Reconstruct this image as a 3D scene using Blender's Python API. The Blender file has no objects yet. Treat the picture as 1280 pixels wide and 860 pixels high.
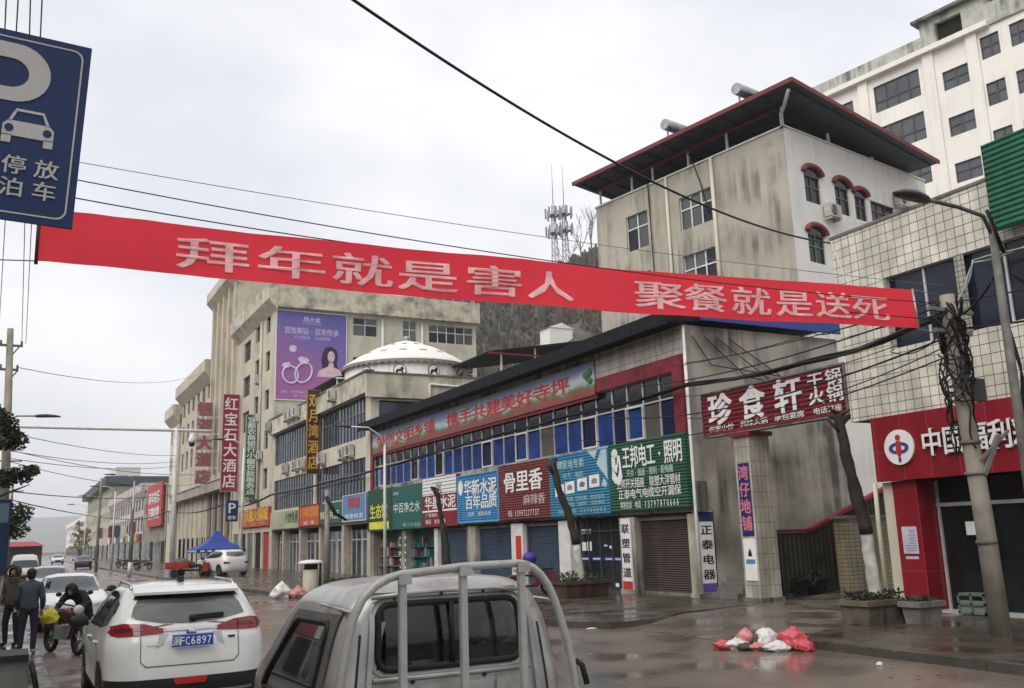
import bpy, bmesh, math, random
from mathutils import Vector, Matrix
from mathutils.bvhtree import BVHTree
R = math.radians
rnd = random.Random(7)
sc = bpy.context.scene
col = sc.collection

# ------------------------------------------------------------ camera, sky, sun, exposure
EYE = 1.94                      # eye height above the pavement (z = 0); the road lies 0.13 m lower
ROAD = -0.13
pitch, yaw, roll = R(11.80), R(28.16), R(-1.8)
fw = Vector((math.sin(yaw)*math.cos(pitch), math.cos(yaw)*math.cos(pitch), math.sin(pitch)))
rt0 = Vector((math.cos(yaw), -math.sin(yaw), 0)); up0 = rt0.cross(fw)
rt = rt0*math.cos(roll) + up0*math.sin(roll); up = up0*math.cos(roll) - rt0*math.sin(roll)
cd = bpy.data.cameras.new('camera'); cam = bpy.data.objects.new('camera', cd); col.objects.link(cam)
cd.sensor_width = 36; cd.lens = 36*1150/1280; cd.clip_start = .1; cd.clip_end = 9000
cam.matrix_world = Matrix(((rt.x, up.x, -fw.x, 0), (rt.y, up.y, -fw.y, 0), (rt.z, up.z, -fw.z, EYE), (0, 0, 0, 1)))
sc.camera = cam

SUN_EL, SUN_AZ = R(48), R(-115)   # azimuth measured from +Y towards +X
w = bpy.data.worlds.new('World'); sc.world = w; w.use_nodes = True
nt = w.node_tree; nt.nodes.clear(); N = nt.nodes.new; LK = nt.links.new
out = N('ShaderNodeOutputWorld'); bg = N('ShaderNodeBackground'); bg.inputs[1].default_value = 0.1
sky = N('ShaderNodeTexSky'); sky.sky_type = 'NISHITA'; sky.sun_disc = False
sky.sun_elevation = SUN_EL; sky.sun_rotation = SUN_AZ; sky.dust_density = 4
tc = N('ShaderNodeTexCoord'); mp = N('ShaderNodeMapping'); mp.inputs['Scale'].default_value = (1.2, 1.2, 2.6)
nz = N('ShaderNodeTexNoise'); nz.inputs['Scale'].default_value = 2.6; nz.inputs['Detail'].default_value = 5; nz.inputs['Roughness'].default_value = .5
cr = N('ShaderNodeValToRGB')
cr.color_ramp.elements[0].position = .36; cr.color_ramp.elements[0].color = (5.3, 5.42, 5.75, 1)
cr.color_ramp.elements[1].position = .64; cr.color_ramp.elements[1].color = (6.85, 6.82, 6.85, 1)
mx = N('ShaderNodeMixRGB'); mx.inputs[0].default_value = .9
LK(tc.outputs['Generated'], mp.inputs[0]); LK(mp.outputs[0], nz.inputs[0]); LK(nz.outputs[0], cr.inputs[0])
LK(sky.outputs[0], mx.inputs[1]); LK(cr.outputs[0], mx.inputs[2]); LK(mx.outputs[0], bg.inputs[0]); LK(bg.outputs[0], out.inputs[0])
sd = bpy.data.lights.new('sun', 'SUN'); sd.energy = 1.5; sd.angle = R(50); sd.color = (1, .98, .95)
so = bpy.data.objects.new('sun', sd); col.objects.link(so)
sdir = Vector((math.sin(SUN_AZ)*math.cos(SUN_EL), math.cos(SUN_AZ)*math.cos(SUN_EL), math.sin(SUN_EL)))
so.rotation_euler = sdir.to_track_quat('Z', 'Y').to_euler()
sc.view_settings.view_transform = 'Standard'; sc.view_settings.look = 'None'
sc.view_settings.exposure = 0.76; sc.view_settings.gamma = 1; sc.view_settings.use_curve_mapping = False

# ------------------------------------------------------------ helpers
def lin(r, g, b):
    f = lambda c: (c/255/12.92 if c/255 <= .04045 else ((c/255+.055)/1.055)**2.4)
    return (f(r), f(g), f(b))
MATS = {}
def mat(name, c, rough=.7, metal=0, var=.12, vs=3., streak=0, grain=.06, bump=0, bs=40, spec=.28, coat=0, wave=None, stain=None, trans=0):
    """procedural surface: base colour varied by two noises, optional rain streaks, dirt stains, bump or ridges"""
    if name in MATS: return MATS[name]
    m = bpy.data.materials.new(name); m.use_nodes = True; t = m.node_tree; MATS[name] = m
    b = t.nodes['Principled BSDF']; n = t.nodes.new; l = t.links.new
    b.inputs['Roughness'].default_value = rough; b.inputs['Metallic'].default_value = metal
    b.inputs['Specular IOR Level'].default_value = spec; b.inputs['Coat Weight'].default_value = coat
    if trans: b.inputs['Transmission Weight'].default_value = trans
    co = n('ShaderNodeTexCoord').outputs['Object']
    def noise(scale, detail=4, sc3=None):
        x = n('ShaderNodeTexNoise'); x.inputs['Scale'].default_value = scale; x.inputs['Detail'].default_value = detail
        if sc3:
            mp = n('ShaderNodeMapping'); mp.inputs['Scale'].default_value = sc3; l(co, mp.inputs[0]); l(mp.outputs[0], x.inputs[0])
        else: l(co, x.inputs[0])
        return x.outputs[0]
    def ramp(src, a, va, bb, vb):
        r = n('ShaderNodeMapRange'); r.inputs[1].default_value = a; r.inputs[2].default_value = bb
        r.inputs[3].default_value = va; r.inputs[4].default_value = vb; l(src, r.inputs[0]); return r.outputs[0]
    def mul(x, y):
        q = n('ShaderNodeMath'); q.operation = 'MULTIPLY'; l(x, q.inputs[0]); l(y, q.inputs[1]); return q.outputs[0]
    f = ramp(noise(vs), .3, 1-var, .7, 1+var)
    if grain: f = mul(f, ramp(noise(60, 2), .3, 1-grain, .7, 1+grain))
    if streak:      # rain streaks, only in some patches
        mk = ramp(noise(.55, 3), .42, 0, .6, 1); sv = ramp(noise(1, 6, (3.2, 3.2, .22)), .38, min(.75, 1.7*streak), .6, 0)
        q = n('ShaderNodeMath'); q.operation = 'MULTIPLY'; l(mk, q.inputs[0]); l(sv, q.inputs[1]); q2 = n('ShaderNodeMath'); q2.operation = 'SUBTRACT'; q2.inputs[0].default_value = 1.03; l(q.outputs[0], q2.inputs[1]); f = mul(f, q2.outputs[0])
    rgb = n('ShaderNodeRGB'); rgb.outputs[0].default_value = (*c, 1); cc = rgb.outputs[0]
    if stain:
        sc_, sa, scol = stain
        q = n('ShaderNodeMixRGB'); l(ramp(noise(sc_, 7), .5, 0, .68, sa), q.inputs[0]); l(cc, q.inputs[1]); q.inputs[2].default_value = (*scol, 1); cc = q.outputs[0]
    h = n('ShaderNodeVectorMath'); h.operation = 'SCALE'; l(cc, h.inputs[0]); l(f, h.inputs['Scale'])
    l(h.outputs[0], b.inputs['Base Color'])
    if bump or wave:
        bp = n('ShaderNodeBump')
        if wave:
            wv = n('ShaderNodeTexWave'); wv.bands_direction = wave[0]; wv.inputs['Scale'].default_value = wave[1]; wv.inputs['Distortion'].default_value = 0
            l(co, wv.inputs[0]); l(wv.outputs[1], bp.inputs['Height']); bp.inputs['Strength'].default_value = wave[2]; bp.inputs['Distance'].default_value = .03
        else:
            l(noise(bs, 5), bp.inputs['Height']); bp.inputs['Strength'].default_value = bump; bp.inputs['Distance'].default_value = .02
        l(bp.outputs[0], b.inputs['Normal'])
    return m

def tile_mat(name, c, grout, size, plane='YZ', gw=.012, rough=.3, dirt=.35, sizez=None):
    if name in MATS: return MATS[name]
    m = bpy.data.materials.new(name); m.use_nodes = True; t = m.node_tree; MATS[name] = m
    b = t.nodes['Principled BSDF']; n = t.nodes.new; l = t.links.new; b.inputs['Roughness'].default_value = rough
    co = n('ShaderNodeTexCoord').outputs['Object']; sp = n('ShaderNodeSeparateXYZ'); l(co, sp.inputs[0])
    cb = n('ShaderNodeCombineXYZ')
    if plane == 'YZ': l(sp.outputs[1], cb.inputs[0])
    elif plane == 'XZ': l(sp.outputs[0], cb.inputs[0])
    else:
        ad = n('ShaderNodeMath'); l(sp.outputs[0], ad.inputs[0]); l(sp.outputs[1], ad.inputs[1]); l(ad.outputs[0], cb.inputs[0])
    l(sp.outputs[2], cb.inputs[1])
    br = n('ShaderNodeTexBrick'); br.offset = 0; l(cb.outputs[0], br.inputs[0])
    br.inputs['Scale'].default_value = 1; br.inputs['Brick Width'].default_value = size; br.inputs['Row Height'].default_value = sizez or size
    br.inputs['Mortar Size'].default_value = gw; br.inputs['Mortar Smooth'].default_value = .2
    br.inputs['Color1'].default_value = (*c, 1); br.inputs['Color2'].default_value = (c[0]*.86, c[1]*.85, c[2]*.8, 1); br.inputs['Mortar'].default_value = (*grout, 1)
    nz = n('ShaderNodeTexNoise'); nz.inputs['Scale'].default_value = 1.; nz.inputs['Detail'].default_value = 6
    mp = n('ShaderNodeMapping'); mp.inputs['Scale'].default_value = (2.2, 2.2, .9); l(co, mp.inputs[0]); l(mp.outputs[0], nz.inputs[0])
    r = n('ShaderNodeMapRange'); r.inputs[1].default_value = .4; r.inputs[2].default_value = .65; r.inputs[3].default_value = 1-dirt; r.inputs[4].default_value = 1.05; l(nz.outputs[0], r.inputs[0])
    h = n('ShaderNodeVectorMath'); h.operation = 'SCALE'; l(br.outputs[0], h.inputs[0]); l(r.outputs[0], h.inputs['Scale']); l(h.outputs[0], b.inputs['Base Color'])
    bp = n('ShaderNodeBump'); bp.invert = True; bp.inputs['Strength'].default_value = .5; bp.inputs['Distance'].default_value = .01; l(br.outputs[1], bp.inputs['Height']); l(bp.outputs[0], b.inputs['Normal'])
    return m

def glass_mat(name, c, rough=.08, var=.35, vs=.6, spec=.6):
    return mat(name, c, rough, var=var, vs=vs, grain=0, bump=.05, bs=1.2, spec=spec)

class Fr:      # a wall frame: u along the wall, v up, n outwards
    def __init__(s, o, U, V, Nn): s.o, s.U, s.V, s.N = Vector(o), Vector(U), Vector(V), Vector(Nn)
    def __call__(s, u, v, n=0): return s.o + s.U*u + s.V*v + s.N*n

MW = {}
class MB:
    def __init__(s): s.v = []; s.f = []; s.m = []; s.k = 0; s.s = []
    def face(s, pts, m=None, smooth=False):
        i = len(s.v); s.v += [tuple(p) for p in pts]; s.f.append(tuple(range(i, i+len(pts)))); s.m.append(s.k if m is None else m); s.s.append(smooth); return s
    def add(s, verts, faces, m=None, smooth=False):
        i = len(s.v); s.v += [tuple(p) for p in verts]
        for f in faces: s.f.append(tuple(a+i for a in f)); s.m.append(s.k if m is None else m); s.s.append(smooth)
        return s
    def hexa(s, p, m=None):    # p: 8 corners, bottom ring then top ring
        return s.add(p, [(0,3,2,1),(4,5,6,7),(0,1,5,4),(1,2,6,5),(2,3,7,6),(3,0,4,7)], m)
    def box(s, x0, x1, y0, y1, z0, z1, m=None):
        return s.hexa([(x0,y0,z0),(x1,y0,z0),(x1,y1,z0),(x0,y1,z0),(x0,y0,z1),(x1,y0,z1),(x1,y1,z1),(x0,y1,z1)], m)
    def fbox(s, F, u0, u1, v0, v1, n0, n1, m=None):
        return s.hexa([F(u0,v0,n0),F(u1,v0,n0),F(u1,v0,n1),F(u0,v0,n1),F(u0,v1,n0),F(u1,v1,n0),F(u1,v1,n1),F(u0,v1,n1)], m)
    def bar(s, a, b, w, h=None, m=None, upv=(0,0,1)):   # rectangular bar from a to b
        a, b = Vector(a), Vector(b); h = h or w; d = (b-a).normalized(); x = d.cross(Vector(upv))
        if x.length < 1e-3: x = d.cross(Vector((0,1,0)))
        x.normalize(); y = x.cross(d); x *= w/2; y *= h/2
        return s.hexa([a-x-y, a+x-y, a+x+y, a-x+y, b-x-y, b+x-y, b+x+y, b-x+y], m)
    def tube(s, pts, r, n=8, m=None, smooth=True, cap=True):
        pts = [Vector(p) for p in pts]; rr = r if isinstance(r, (list, tuple)) else [r]*len(pts); i0 = len(s.v); prev = None
        for i, p in enumerate(pts):
            d = (pts[min(i+1, len(pts)-1)] - pts[max(i-1, 0)]).normalized()
            x = prev - d*prev.dot(d) if prev is not None else d.cross(Vector((0,0,1)) if abs(d.z) < .9 else Vector((1,0,0)))
            x.normalize(); prev = x; y = d.cross(x)
            for k in range(n):
                a = 2*math.pi*k/n; s.v.append(tuple(p + (x*math.cos(a) + y*math.sin(a))*rr[i]))
        mm = s.k if m is None else m
        for i in range(len(pts)-1):
            for k in range(n):
                a = i0+i*n+k; b = i0+i*n+(k+1) % n; s.f.append((a, b, b+n, a+n)); s.m.append(mm); s.s.append(smooth)
        if cap:
            s.f.append(tuple(range(i0, i0+n))[::-1]); s.m.append(mm); s.s.append(False)
            s.f.append(tuple(range(i0+(len(pts)-1)*n, i0+len(pts)*n))); s.m.append(mm); s.s.append(False)
        return s
    def lathe(s, prof, c, n=24, axis='Z', m=None, smooth=True):   # prof: (radius, height)
        i0 = len(s.v); c = Vector(c); mm = s.k if m is None else m
        for r, h in prof:
            for k in range(n):
                a = 2*math.pi*k/n; x, y = r*math.cos(a), r*math.sin(a)
                p = {'Z': (x, y, h), 'X': (h, x, y), 'Y': (y, h, x)}[axis]; s.v.append(tuple(c + Vector(p)))
        for i in range(len(prof)-1):
            for k in range(n):
                a = i0+i*n+k; b = i0+i*n+(k+1) % n; s.f.append((a, b, b+n, a+n)); s.m.append(mm); s.s.append(smooth)
        s.f.append(tuple(range(i0, i0+n))[::-1]); s.m.append(mm); s.s.append(False)
        s.f.append(tuple(range(i0+(len(prof)-1)*n, i0+len(prof)*n))); s.m.append(mm); s.s.append(False)
        return s
    def ell(s, c, r, n=14, m=None, noise=0, seed=0, sq=1):   # ellipsoid, optionally crumpled
        q = random.Random(seed); i0 = len(s.v); c = Vector(c); rows = n//2; mm = s.k if m is None else m
        for i in range(rows+1):
            t = math.pi*i/rows
            for k in range(n):
                a = 2*math.pi*k/n; f = 1 + noise*(q.random()-.5)*2
                s.v.append((c.x+r[0]*math.sin(t)*math.cos(a)*f, c.y+r[1]*math.sin(t)*math.sin(a)*f, c.z+r[2]*math.cos(t)*f))
        for i in range(rows):
            for k in range(n):
                a = i0+i*n+k; b = i0+i*n+(k+1) % n; s.f.append((a, a+n, b+n, b)); s.m.append(mm); s.s.append(noise == 0 or noise < .12)
        return s
    def prism(s, F, poly, n0, n1, m=None):   # 2-D outline (u, v) extruded between two offsets
        k = len(poly); A = [F(u, v, n0) for u, v in poly]; B = [F(u, v, n1) for u, v in poly]
        return s.add(A+B, [tuple(range(k))[::-1], tuple(range(k, 2*k))] + [(i, (i+1) % k, k+(i+1) % k, k+i) for i in range(k)], m)
    def wall(s, F, u0, u1, v0, v1, holes=(), dep=.14, m=None):   # wall sheet with openings and their reveals
        us = sorted({u0, u1, *[min(max(h[i], u0), u1) for h in holes for i in (0, 1)]}); vs = sorted({v0, v1, *[min(max(h[i], v0), v1) for h in holes for i in (2, 3)]})
        for a, b in zip(us, us[1:]):
            for c, d in zip(vs, vs[1:]):
                mu, mv = (a+b)/2, (c+d)/2
                if any(h[0] < mu < h[1] and h[2] < mv < h[3] for h in holes): continue
                s.face([F(a,c), F(b,c), F(b,d), F(a,d)], m)
        for h in holes:
            a, b, c, d = h[:4]
            for p, q in (((a,c),(b,c)), ((b,c),(b,d)), ((b,d),(a,d)), ((a,d),(a,c))):
                s.face([F(*p,0), F(*q,0), F(*q,-dep), F(*p,-dep)], m)
        return s
    def build(s, name, mats, parent=None):
        me = bpy.data.meshes.new(name); me.from_pydata(s.v, [], s.f); ms = mats if isinstance(mats, (list, tuple)) else [mats]
        for q in ms: me.materials.append(q)
        me.polygons.foreach_set('material_index', s.m); me.polygons.foreach_set('use_smooth', s.s)
        bm = bmesh.new(); bm.from_mesh(me); bmesh.ops.remove_doubles(bm, verts=bm.verts, dist=1e-6); bmesh.ops.recalc_face_normals(bm, faces=bm.faces); bm.to_mesh(me); bm.free()
        o = bpy.data.objects.new(name, me); col.objects.link(o)
        if parent is not None:
            o.parent = parent; M = MW[parent.name]; me.transform(M.inverted()); MW[o.name] = M
        else:
            xs = [v.co for v in me.vertices]
            lo = [min(p[i] for p in xs) for i in range(3)]; hi = [max(p[i] for p in xs) for i in range(3)]
            org = Vector(((lo[0]+hi[0])/2, (lo[1]+hi[1])/2, lo[2])); me.transform(Matrix.Translation(-org)); o.location = org; MW[o.name] = Matrix.Translation(org)
        return o
def tag(o, label=None, cat=None, group=None, kind=None):
    for k, x in (('label', label), ('category', cat), ('group', group), ('kind', kind)):
        if x: o[k] = x
    return o
def T(name, label, cat, loc=(0,0,0), rz=0, group=None):    # an Empty at the base of a thing
    o = bpy.data.objects.new(name, None); col.objects.link(o); o.location = loc; o.rotation_euler = (0, 0, rz); o.empty_display_size = .2
    MW[o.name] = Matrix.Translation(loc) @ Matrix.Rotation(rz, 4, 'Z'); return tag(o, label, cat, group)
def place(o, loc, rz=0):     # move a thing that was built around the origin
    o.location = loc; o.rotation_euler = (0, 0, rz)
def copy_tree(o, label=None, parent=None):
    c = o.copy(); col.objects.link(c)
    if parent is not None: c.parent = parent; c.matrix_parent_inverse = o.matrix_parent_inverse.copy()
    if label: c['label'] = label
    for ch in [x for x in bpy.data.objects if x.parent == o]: copy_tree(ch, None, c)
    return c
def struct(mb, name, mats): return tag(mb.build(name, mats), kind='structure')

# lettering: outlines of characters as flat meshes, placed cell by cell
GL = {}
def glyph(ch, bold=.012):
    if (ch, bold) in GL: return GL[ch, bold]
    c = bpy.data.curves.new('g', 'FONT'); c.body = ch; c.size = 1; c.offset = bold; c.resolution_u = 2
    o = bpy.data.objects.new('g', c); me = o.to_mesh()
    vs = [(v.co.x, v.co.y) for v in me.vertices]; fs = [tuple(p.vertices) for p in me.polygons]
    o.to_mesh_clear(); bpy.data.objects.remove(o); bpy.data.curves.remove(c)
    GL[ch, bold] = (vs, fs); return GL[ch, bold]
_gv, _ = glyph('国', 0); GX0, GX1 = min(p[0] for p in _gv), max(p[0] for p in _gv); GY0, GY1 = min(p[1] for p in _gv), max(p[1] for p in _gv)
def put_char(mb, F, ch, u, v, wd, ht, n=.006, bold=.012, m=None, depth=0):   # (u, v): centre of the cell; bold strokes by shifted layers
    vs, fs = glyph(ch, 0)
    if not vs: return
    if ord(ch) > 0x2e80: cx, sx = (GX0+GX1)/2, GX1-GX0
    else:
        a, b = min(p[0] for p in vs), max(p[0] for p in vs); cx = (a+b)/2; sx = max(b-a, .35)
    cy, sy = (GY0+GY1)/2, GY1-GY0
    if ord(ch) < 0x2e80 and ch not in '.,-·:、': cy, sy = .36, .74
    lay = [(0,0)] if bold < .008 else [(0,0),(-1,-.6),(1,-.6),(-1,.6),(1,.6)]
    cnt = {}
    if depth:
        for f in fs:
            for i in range(len(f)): cnt[(f[i], f[(i+1) % len(f)])] = 1
    for k, (ox, oy) in enumerate(lay):
        P = [(u+((x-cx)/sx+ox*bold*1.15)*wd, v+((y-cy)/sy+oy*bold*1.15)*ht) for x, y in vs]; nn = n+k*.0009
        mb.add([F(a, b, nn) for a, b in P], fs, m)
        for (i, j) in cnt:
            if (j, i) not in cnt: mb.face([F(*P[i], nn), F(*P[j], nn), F(*P[j], nn-depth), F(*P[i], nn-depth)], m)
def put_text(mb, F, s, u0, u1, v0, v1, n=.006, bold=.012, m=None, fill=.86, vertical=False, depth=0):
    k = len(s)
    for i, ch in enumerate(s):
        if ch == ' ': continue
        if vertical: c = (v1-v0)/k; put_char(mb, F, ch, (u0+u1)/2, v1-c*(i+.5), (u1-u0), c*fill, n, bold, m, depth)
        else: c = (u1-u0)/k; put_char(mb, F, ch, u0+c*(i+.5), (v0+v1)/2, c*fill*(.62 if ord(ch) < 0x2e80 else 1), v1-v0, n, bold, m, depth)
# ------------------------------------------------------------ ground, road, pavements, hills
def wet(name, c, r0, r1, scale, slab=None, c2=None, edge=None):
    m = bpy.data.materials.new(name); m.use_nodes = True; t = m.node_tree; b = t.nodes['Principled BSDF']; n = t.nodes.new; l = t.links.new
    co = n('ShaderNodeTexCoord').outputs['Object']
    def nz(s, d=5):
        x = n('ShaderNodeTexNoise'); x.inputs['Scale'].default_value = s; x.inputs['Detail'].default_value = d; l(co, x.inputs[0]); return x.outputs[0]
    def mr(src, a, va, bb, vb):
        r = n('ShaderNodeMapRange'); r.inputs[1].default_value = a; r.inputs[2].default_value = bb; r.inputs[3].default_value = va; r.inputs[4].default_value = vb; l(src, r.inputs[0]); return r.outputs[0]
    big = nz(scale); fine = nz(38, 3)
    mx = n('ShaderNodeMixRGB'); l(mr(big, .38, 0, .62, 1), mx.inputs[0]); mx.inputs[1].default_value = (*c, 1); mx.inputs[2].default_value = (*(c2 or [q*.65 for q in c]), 1)
    h = n('ShaderNodeVectorMath'); h.operation = 'SCALE'; l(mx.outputs[0], h.inputs[0]); l(mr(fine, .3, .8, .7, 1.2), h.inputs['Scale'])
    src = h.outputs[0]; hgt = fine
    if slab:
        br = n('ShaderNodeTexBrick'); br.offset = .5; br.inputs['Scale'].default_value = 1; br.inputs['Brick Width'].default_value = slab; br.inputs['Row Height'].default_value = slab
        br.inputs['Mortar Size'].default_value = .012; br.inputs['Color1'].default_value = (1,1,1,1); br.inputs['Color2'].default_value = (.82,.82,.82,1); br.inputs['Mortar'].default_value = (.45,.45,.45,1)
        l(co, br.inputs[0]); mm = n('ShaderNodeMixRGB'); mm.blend_type = 'MULTIPLY'; mm.inputs[0].default_value = 1; l(src, mm.inputs[1]); l(br.outputs[0], mm.inputs[2]); src = mm.outputs[0]
    l(src, b.inputs['Base Color'])
    ro = mr(nz(scale*1.7, 6), .40, r0, .60, r1); l(ro, b.inputs['Roughness'])
    bp = n('ShaderNodeBump'); bp.inputs['Strength'].default_value = .12; bp.inputs['Distance'].default_value = .01; l(hgt, bp.inputs['Height'])
    mb2 = n('ShaderNodeMath'); mb2.operation = 'MULTIPLY'; l(ro, mb2.inputs[0]); mb2.inputs[1].default_value = .9; l(mb2.outputs[0], bp.inputs['Strength']); l(bp.outputs[0], b.inputs['Normal'])
    return m
m_ground = mat('bare_ground', (.10,.09,.075), .9, var=.3, vs=.05)
m_road = wet('wet_asphalt', (.165,.128,.10), .08, .42, .35, c2=(.11,.083,.064))
m_pave = wet('wet_paving', (.098,.082,.06), .08, .42, .5, slab=.4, c2=(.056,.046,.034))
m_kerb = wet('wet_kerb_stone', (.075,.07,.06), .15, .5, 1.2)
g = MB(); g.face([(-4000,-3000,-.17),(4000,-3000,-.17),(4000,6000,-.17),(-4000,6000,-.17)]); struct(g, 'ground', m_ground)
g = MB(); g.face([(-6,-25,ROAD),(18.5,-25,ROAD),(18.5,480,ROAD),(-6,480,ROAD)]); struct(g, 'road', m_road)
def pavement(name, poly, z, kerb_edges):
    g = MB(); k = len(poly); F0 = Fr((0,0,0),(1,0,0),(0,1,0),(0,0,1))
    g.prism(F0, poly, -.16, z, 0)
    for i in kerb_edges:
        a, b = Vector((*poly[i], 0)), Vector((*poly[(i+1) % k], 0)); d = b-a; L = d.length; d.normalize(); nrm = Vector((-d.y, d.x, 0))
        q = 0.0
        while q < L-.05 and q < 130:
            e = min(q+.98, L); p0, p1 = a+d*q, a+d*e
            g.hexa([(*(p0+nrm*.005)[:2], -.15), (*(p1+nrm*.005)[:2], -.15), (*(p1-nrm*.16)[:2], -.15), (*(p0-nrm*.16)[:2], -.15),
                    (*(p0+nrm*.005)[:2], z+.006), (*(p1+nrm*.005)[:2], z+.006), (*(p1-nrm*.16)[:2], z+.006), (*(p0-nrm*.16)[:2], z+.006)], 1); q += 1.0
    return struct(g, name, [m_pave, m_kerb])
pavement('pavement', [(11.5,-20),(12.35,12.6),(12.9,13.2),(14.2,13.6),(17.95,13.9),(32,14),(32,-20)], 0.0, [0,1,2])
pavement('pavement', [(17.95,19.2),(14.4,18.7),(12.7,17.7),(11.75,17.75),(11.25,18.6),(10.4,27),(9.6,36),(8.9,50),(8.5,75),(8.2,110),(8.0,420),(30,420),(30,19.2)], 0.0, [0,1,2,3,4,5,6,7,8,9])
g = MB()
g.add([(11.9,12.4,-.126),(14.4,13.7,-.02),(26,14.05,.004),(26,22.3,.004),(17.9,19.3,.004),(14.5,18.6,-.02),(12.0,17.7,-.126)], [(0,1,5,6),(1,2,3,4),(1,4,5)]); struct(g, 'driveway', wet('wet_concrete', (.14,.118,.09), .10, .45, .6, c2=(.088,.073,.056)))
pavement('pavement', [(.62,14),(-12,14),(-12,300),(.1,300),(.3,60)], 0.0, [3,4])
m_line = wet('worn_road_paint', (.34,.33,.3), .1, .5, 1.5, c2=(.14,.13,.12))
g = MB()
for i in range(14):
    y = 24+i*9; g.face([(5.15,y,ROAD+.004),(5.28,y,ROAD+.004),(5.28,y+4,ROAD+.004),(5.15,y+4,ROAD+.004)])
g.face([(1.45,19,ROAD+.004),(1.57,19,ROAD+.004),(1.5,110,ROAD+.004),(1.38,110,ROAD+.004)])
struct(g, 'road_marking', m_line)

def fbm(x, y, s=1, seed=0):
    from mathutils import noise
    return noise.fractal(Vector((x*s, y*s, seed*7.3)), 1.0, 2.0, 5)
def hill_height(x, y):
    r = math.hypot(x, y); az = math.degrees(math.atan2(x, y))
    el = 14.6 + (az-26)*.42 if az < 34 else 17.9 + (az-34)*.06
    H = 285*math.tan(R(el))
    if az < 22: H *= max(0, (az-8)/14)
    t = max(0, min(1, (r-125)/165)); S = t*t*(3-2*t)
    return H*S*1.0 + fbm(x, y, .02)*7*S + fbm(x, y, .09, 2)*2.2*S + fbm(x, y, .3, 3)*.7*S - .5
g = MB(); vs = []; fs = []; NA, NR = 150, 80
for i in range(NA+1):
    az = R(6+ i*74/NA)
    for j in range(NR+1):
        r = 118 + j*3.4; x, y = r*math.sin(az), r*math.cos(az); vs.append((x, y, hill_height(x, y)))
for i in range(NA):
    for j in range(NR): a = i*(NR+1)+j; fs.append((a, a+1, a+NR+2, a+NR+1))
g.add(vs, fs, 0, True)
m_hill = mat('hill_scrub', (.085,.078,.062), .95, var=.45, vs=.09, grain=.3, stain=(.25, .8, (.045,.05,.032)))
struct(g, 'hill', m_hill)
g = MB(); q = random.Random(3)      # winter scrub covering the slope
for i in range(9000):
    az = R(q.uniform(22, 40)); r = q.uniform(185, 300); x, y = r*math.sin(az), r*math.cos(az); z = hill_height(x, y); h = q.uniform(.8, 2.6) if i % 14 else q.uniform(3, 5.5)
    if 102 < x < 115 and 168 < y < 185: continue
    for k in range(3):
        a = q.uniform(0, 6.28); wdt = q.uniform(.5, 1.3); dx, dy = math.cos(a)*wdt, math.sin(a)*wdt; t = q.uniform(-.6,.6)
        g.face([(x-dx, y-dy, z+h*q.uniform(0,.3)), (x+dx, y+dy, z+h*q.uniform(0,.3)), (x+dx*.5+t, y+dy*.5+t, z+h*q.uniform(.6,1)), (x-dx*.6+t, y-dy*.6, z+h*q.uniform(.7,1))], q.choice((0,0,1,2)))
tag(g.build('scrub', [mat('scrub_brown', (.085,.072,.055), .95), mat('scrub_olive', (.05,.055,.032), .95), mat('scrub_grey', (.12,.11,.095), .95)]), 'grey-brown winter scrub covering the hillside behind the shops', 'scrub', kind='stuff')
g = MB(); vs = []; fs = []     # distant ridge at the end of the street
for i in range(61):
    x = -1700 + i*75
    for j in range(13):
        y = 2700 + j*80; t = math.sin(math.pi*min(1, j/8)*.5); vs.append((x, y, (88 - .02*x + 40*fbm(x, y, .0016, 5)) * t - 1))
for i in range(60):
    for j in range(12): a = i*13+j; fs.append((a, a+1, a+14, a+13))
g.add(vs, fs, 0, True); struct(g, 'distant_hill', mat('distant_forest', (.07,.08,.065), .95, var=.3, vs=.01))

# ------------------------------------------------------------ common building materials
X0 = 17.9
FA = Fr((X0,0,0), (0,1,0), (0,0,1), (-1,0,0))            # street front: u = Y, v = Z, outwards towards the road
m_conc = mat('stained_render', (.37,.345,.29), .85, var=.18, vs=.7, streak=.5, stain=(.42, .9, (.13,.12,.095)), bump=.15)
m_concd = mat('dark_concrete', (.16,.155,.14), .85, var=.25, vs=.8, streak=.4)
m_cream = mat('cream_render', (.56,.515,.41), .8, var=.1, vs=.5, streak=.16, stain=(.5, .35, (.3,.27,.2)))
m_tan = mat('tan_render', (.41,.375,.31), .85, var=.12, vs=.35, streak=.32, stain=(.24, .7, (.23,.205,.165)), bump=.1)
m_white = mat('white_render', (.72,.695,.65), .8, var=.05, vs=.4, streak=.07)
m_blush = mat('pale_pink_render', (.76,.725,.67), .8, var=.05, vs=.3, streak=.06)
m_wpaint = mat('white_metal', (.62,.61,.58), .45, var=.12)
m_red = mat('red_trim', (.19,.019,.03), .55, var=.25, streak=.2)
m_darkroof = mat('dark_sheet_roof', (.013,.014,.017), .75, spec=.12, var=.3, wave=('Y', 3, .6))
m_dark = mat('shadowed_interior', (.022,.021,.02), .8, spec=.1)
m_alu = mat('aluminium_frame', (.50,.50,.49), .4, .2)
m_gdark = glass_mat('glass_dark', (.012,.015,.024), spec=.32); m_gnavy = glass_mat('glass_navy', (.010,.016,.055), spec=.32); m_gblue = glass_mat('glass_blue', (.012,.042,.19), .10, var=.55, vs=1.1, spec=.35)
m_gblue2 = glass_mat('glass_pale_blue', (.03,.06,.17), .15, var=.6, vs=1.1, spec=.35); m_ggrey = glass_mat('glass_grey', (.07,.075,.075), .12); m_gteal = glass_mat('glass_teal', (.025,.05,.06)); m_gopen = mat('open_window', (.10,.085,.07), .8)
m_curt = mat('drawn_curtain', (.4,.39,.38), .6)
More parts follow.
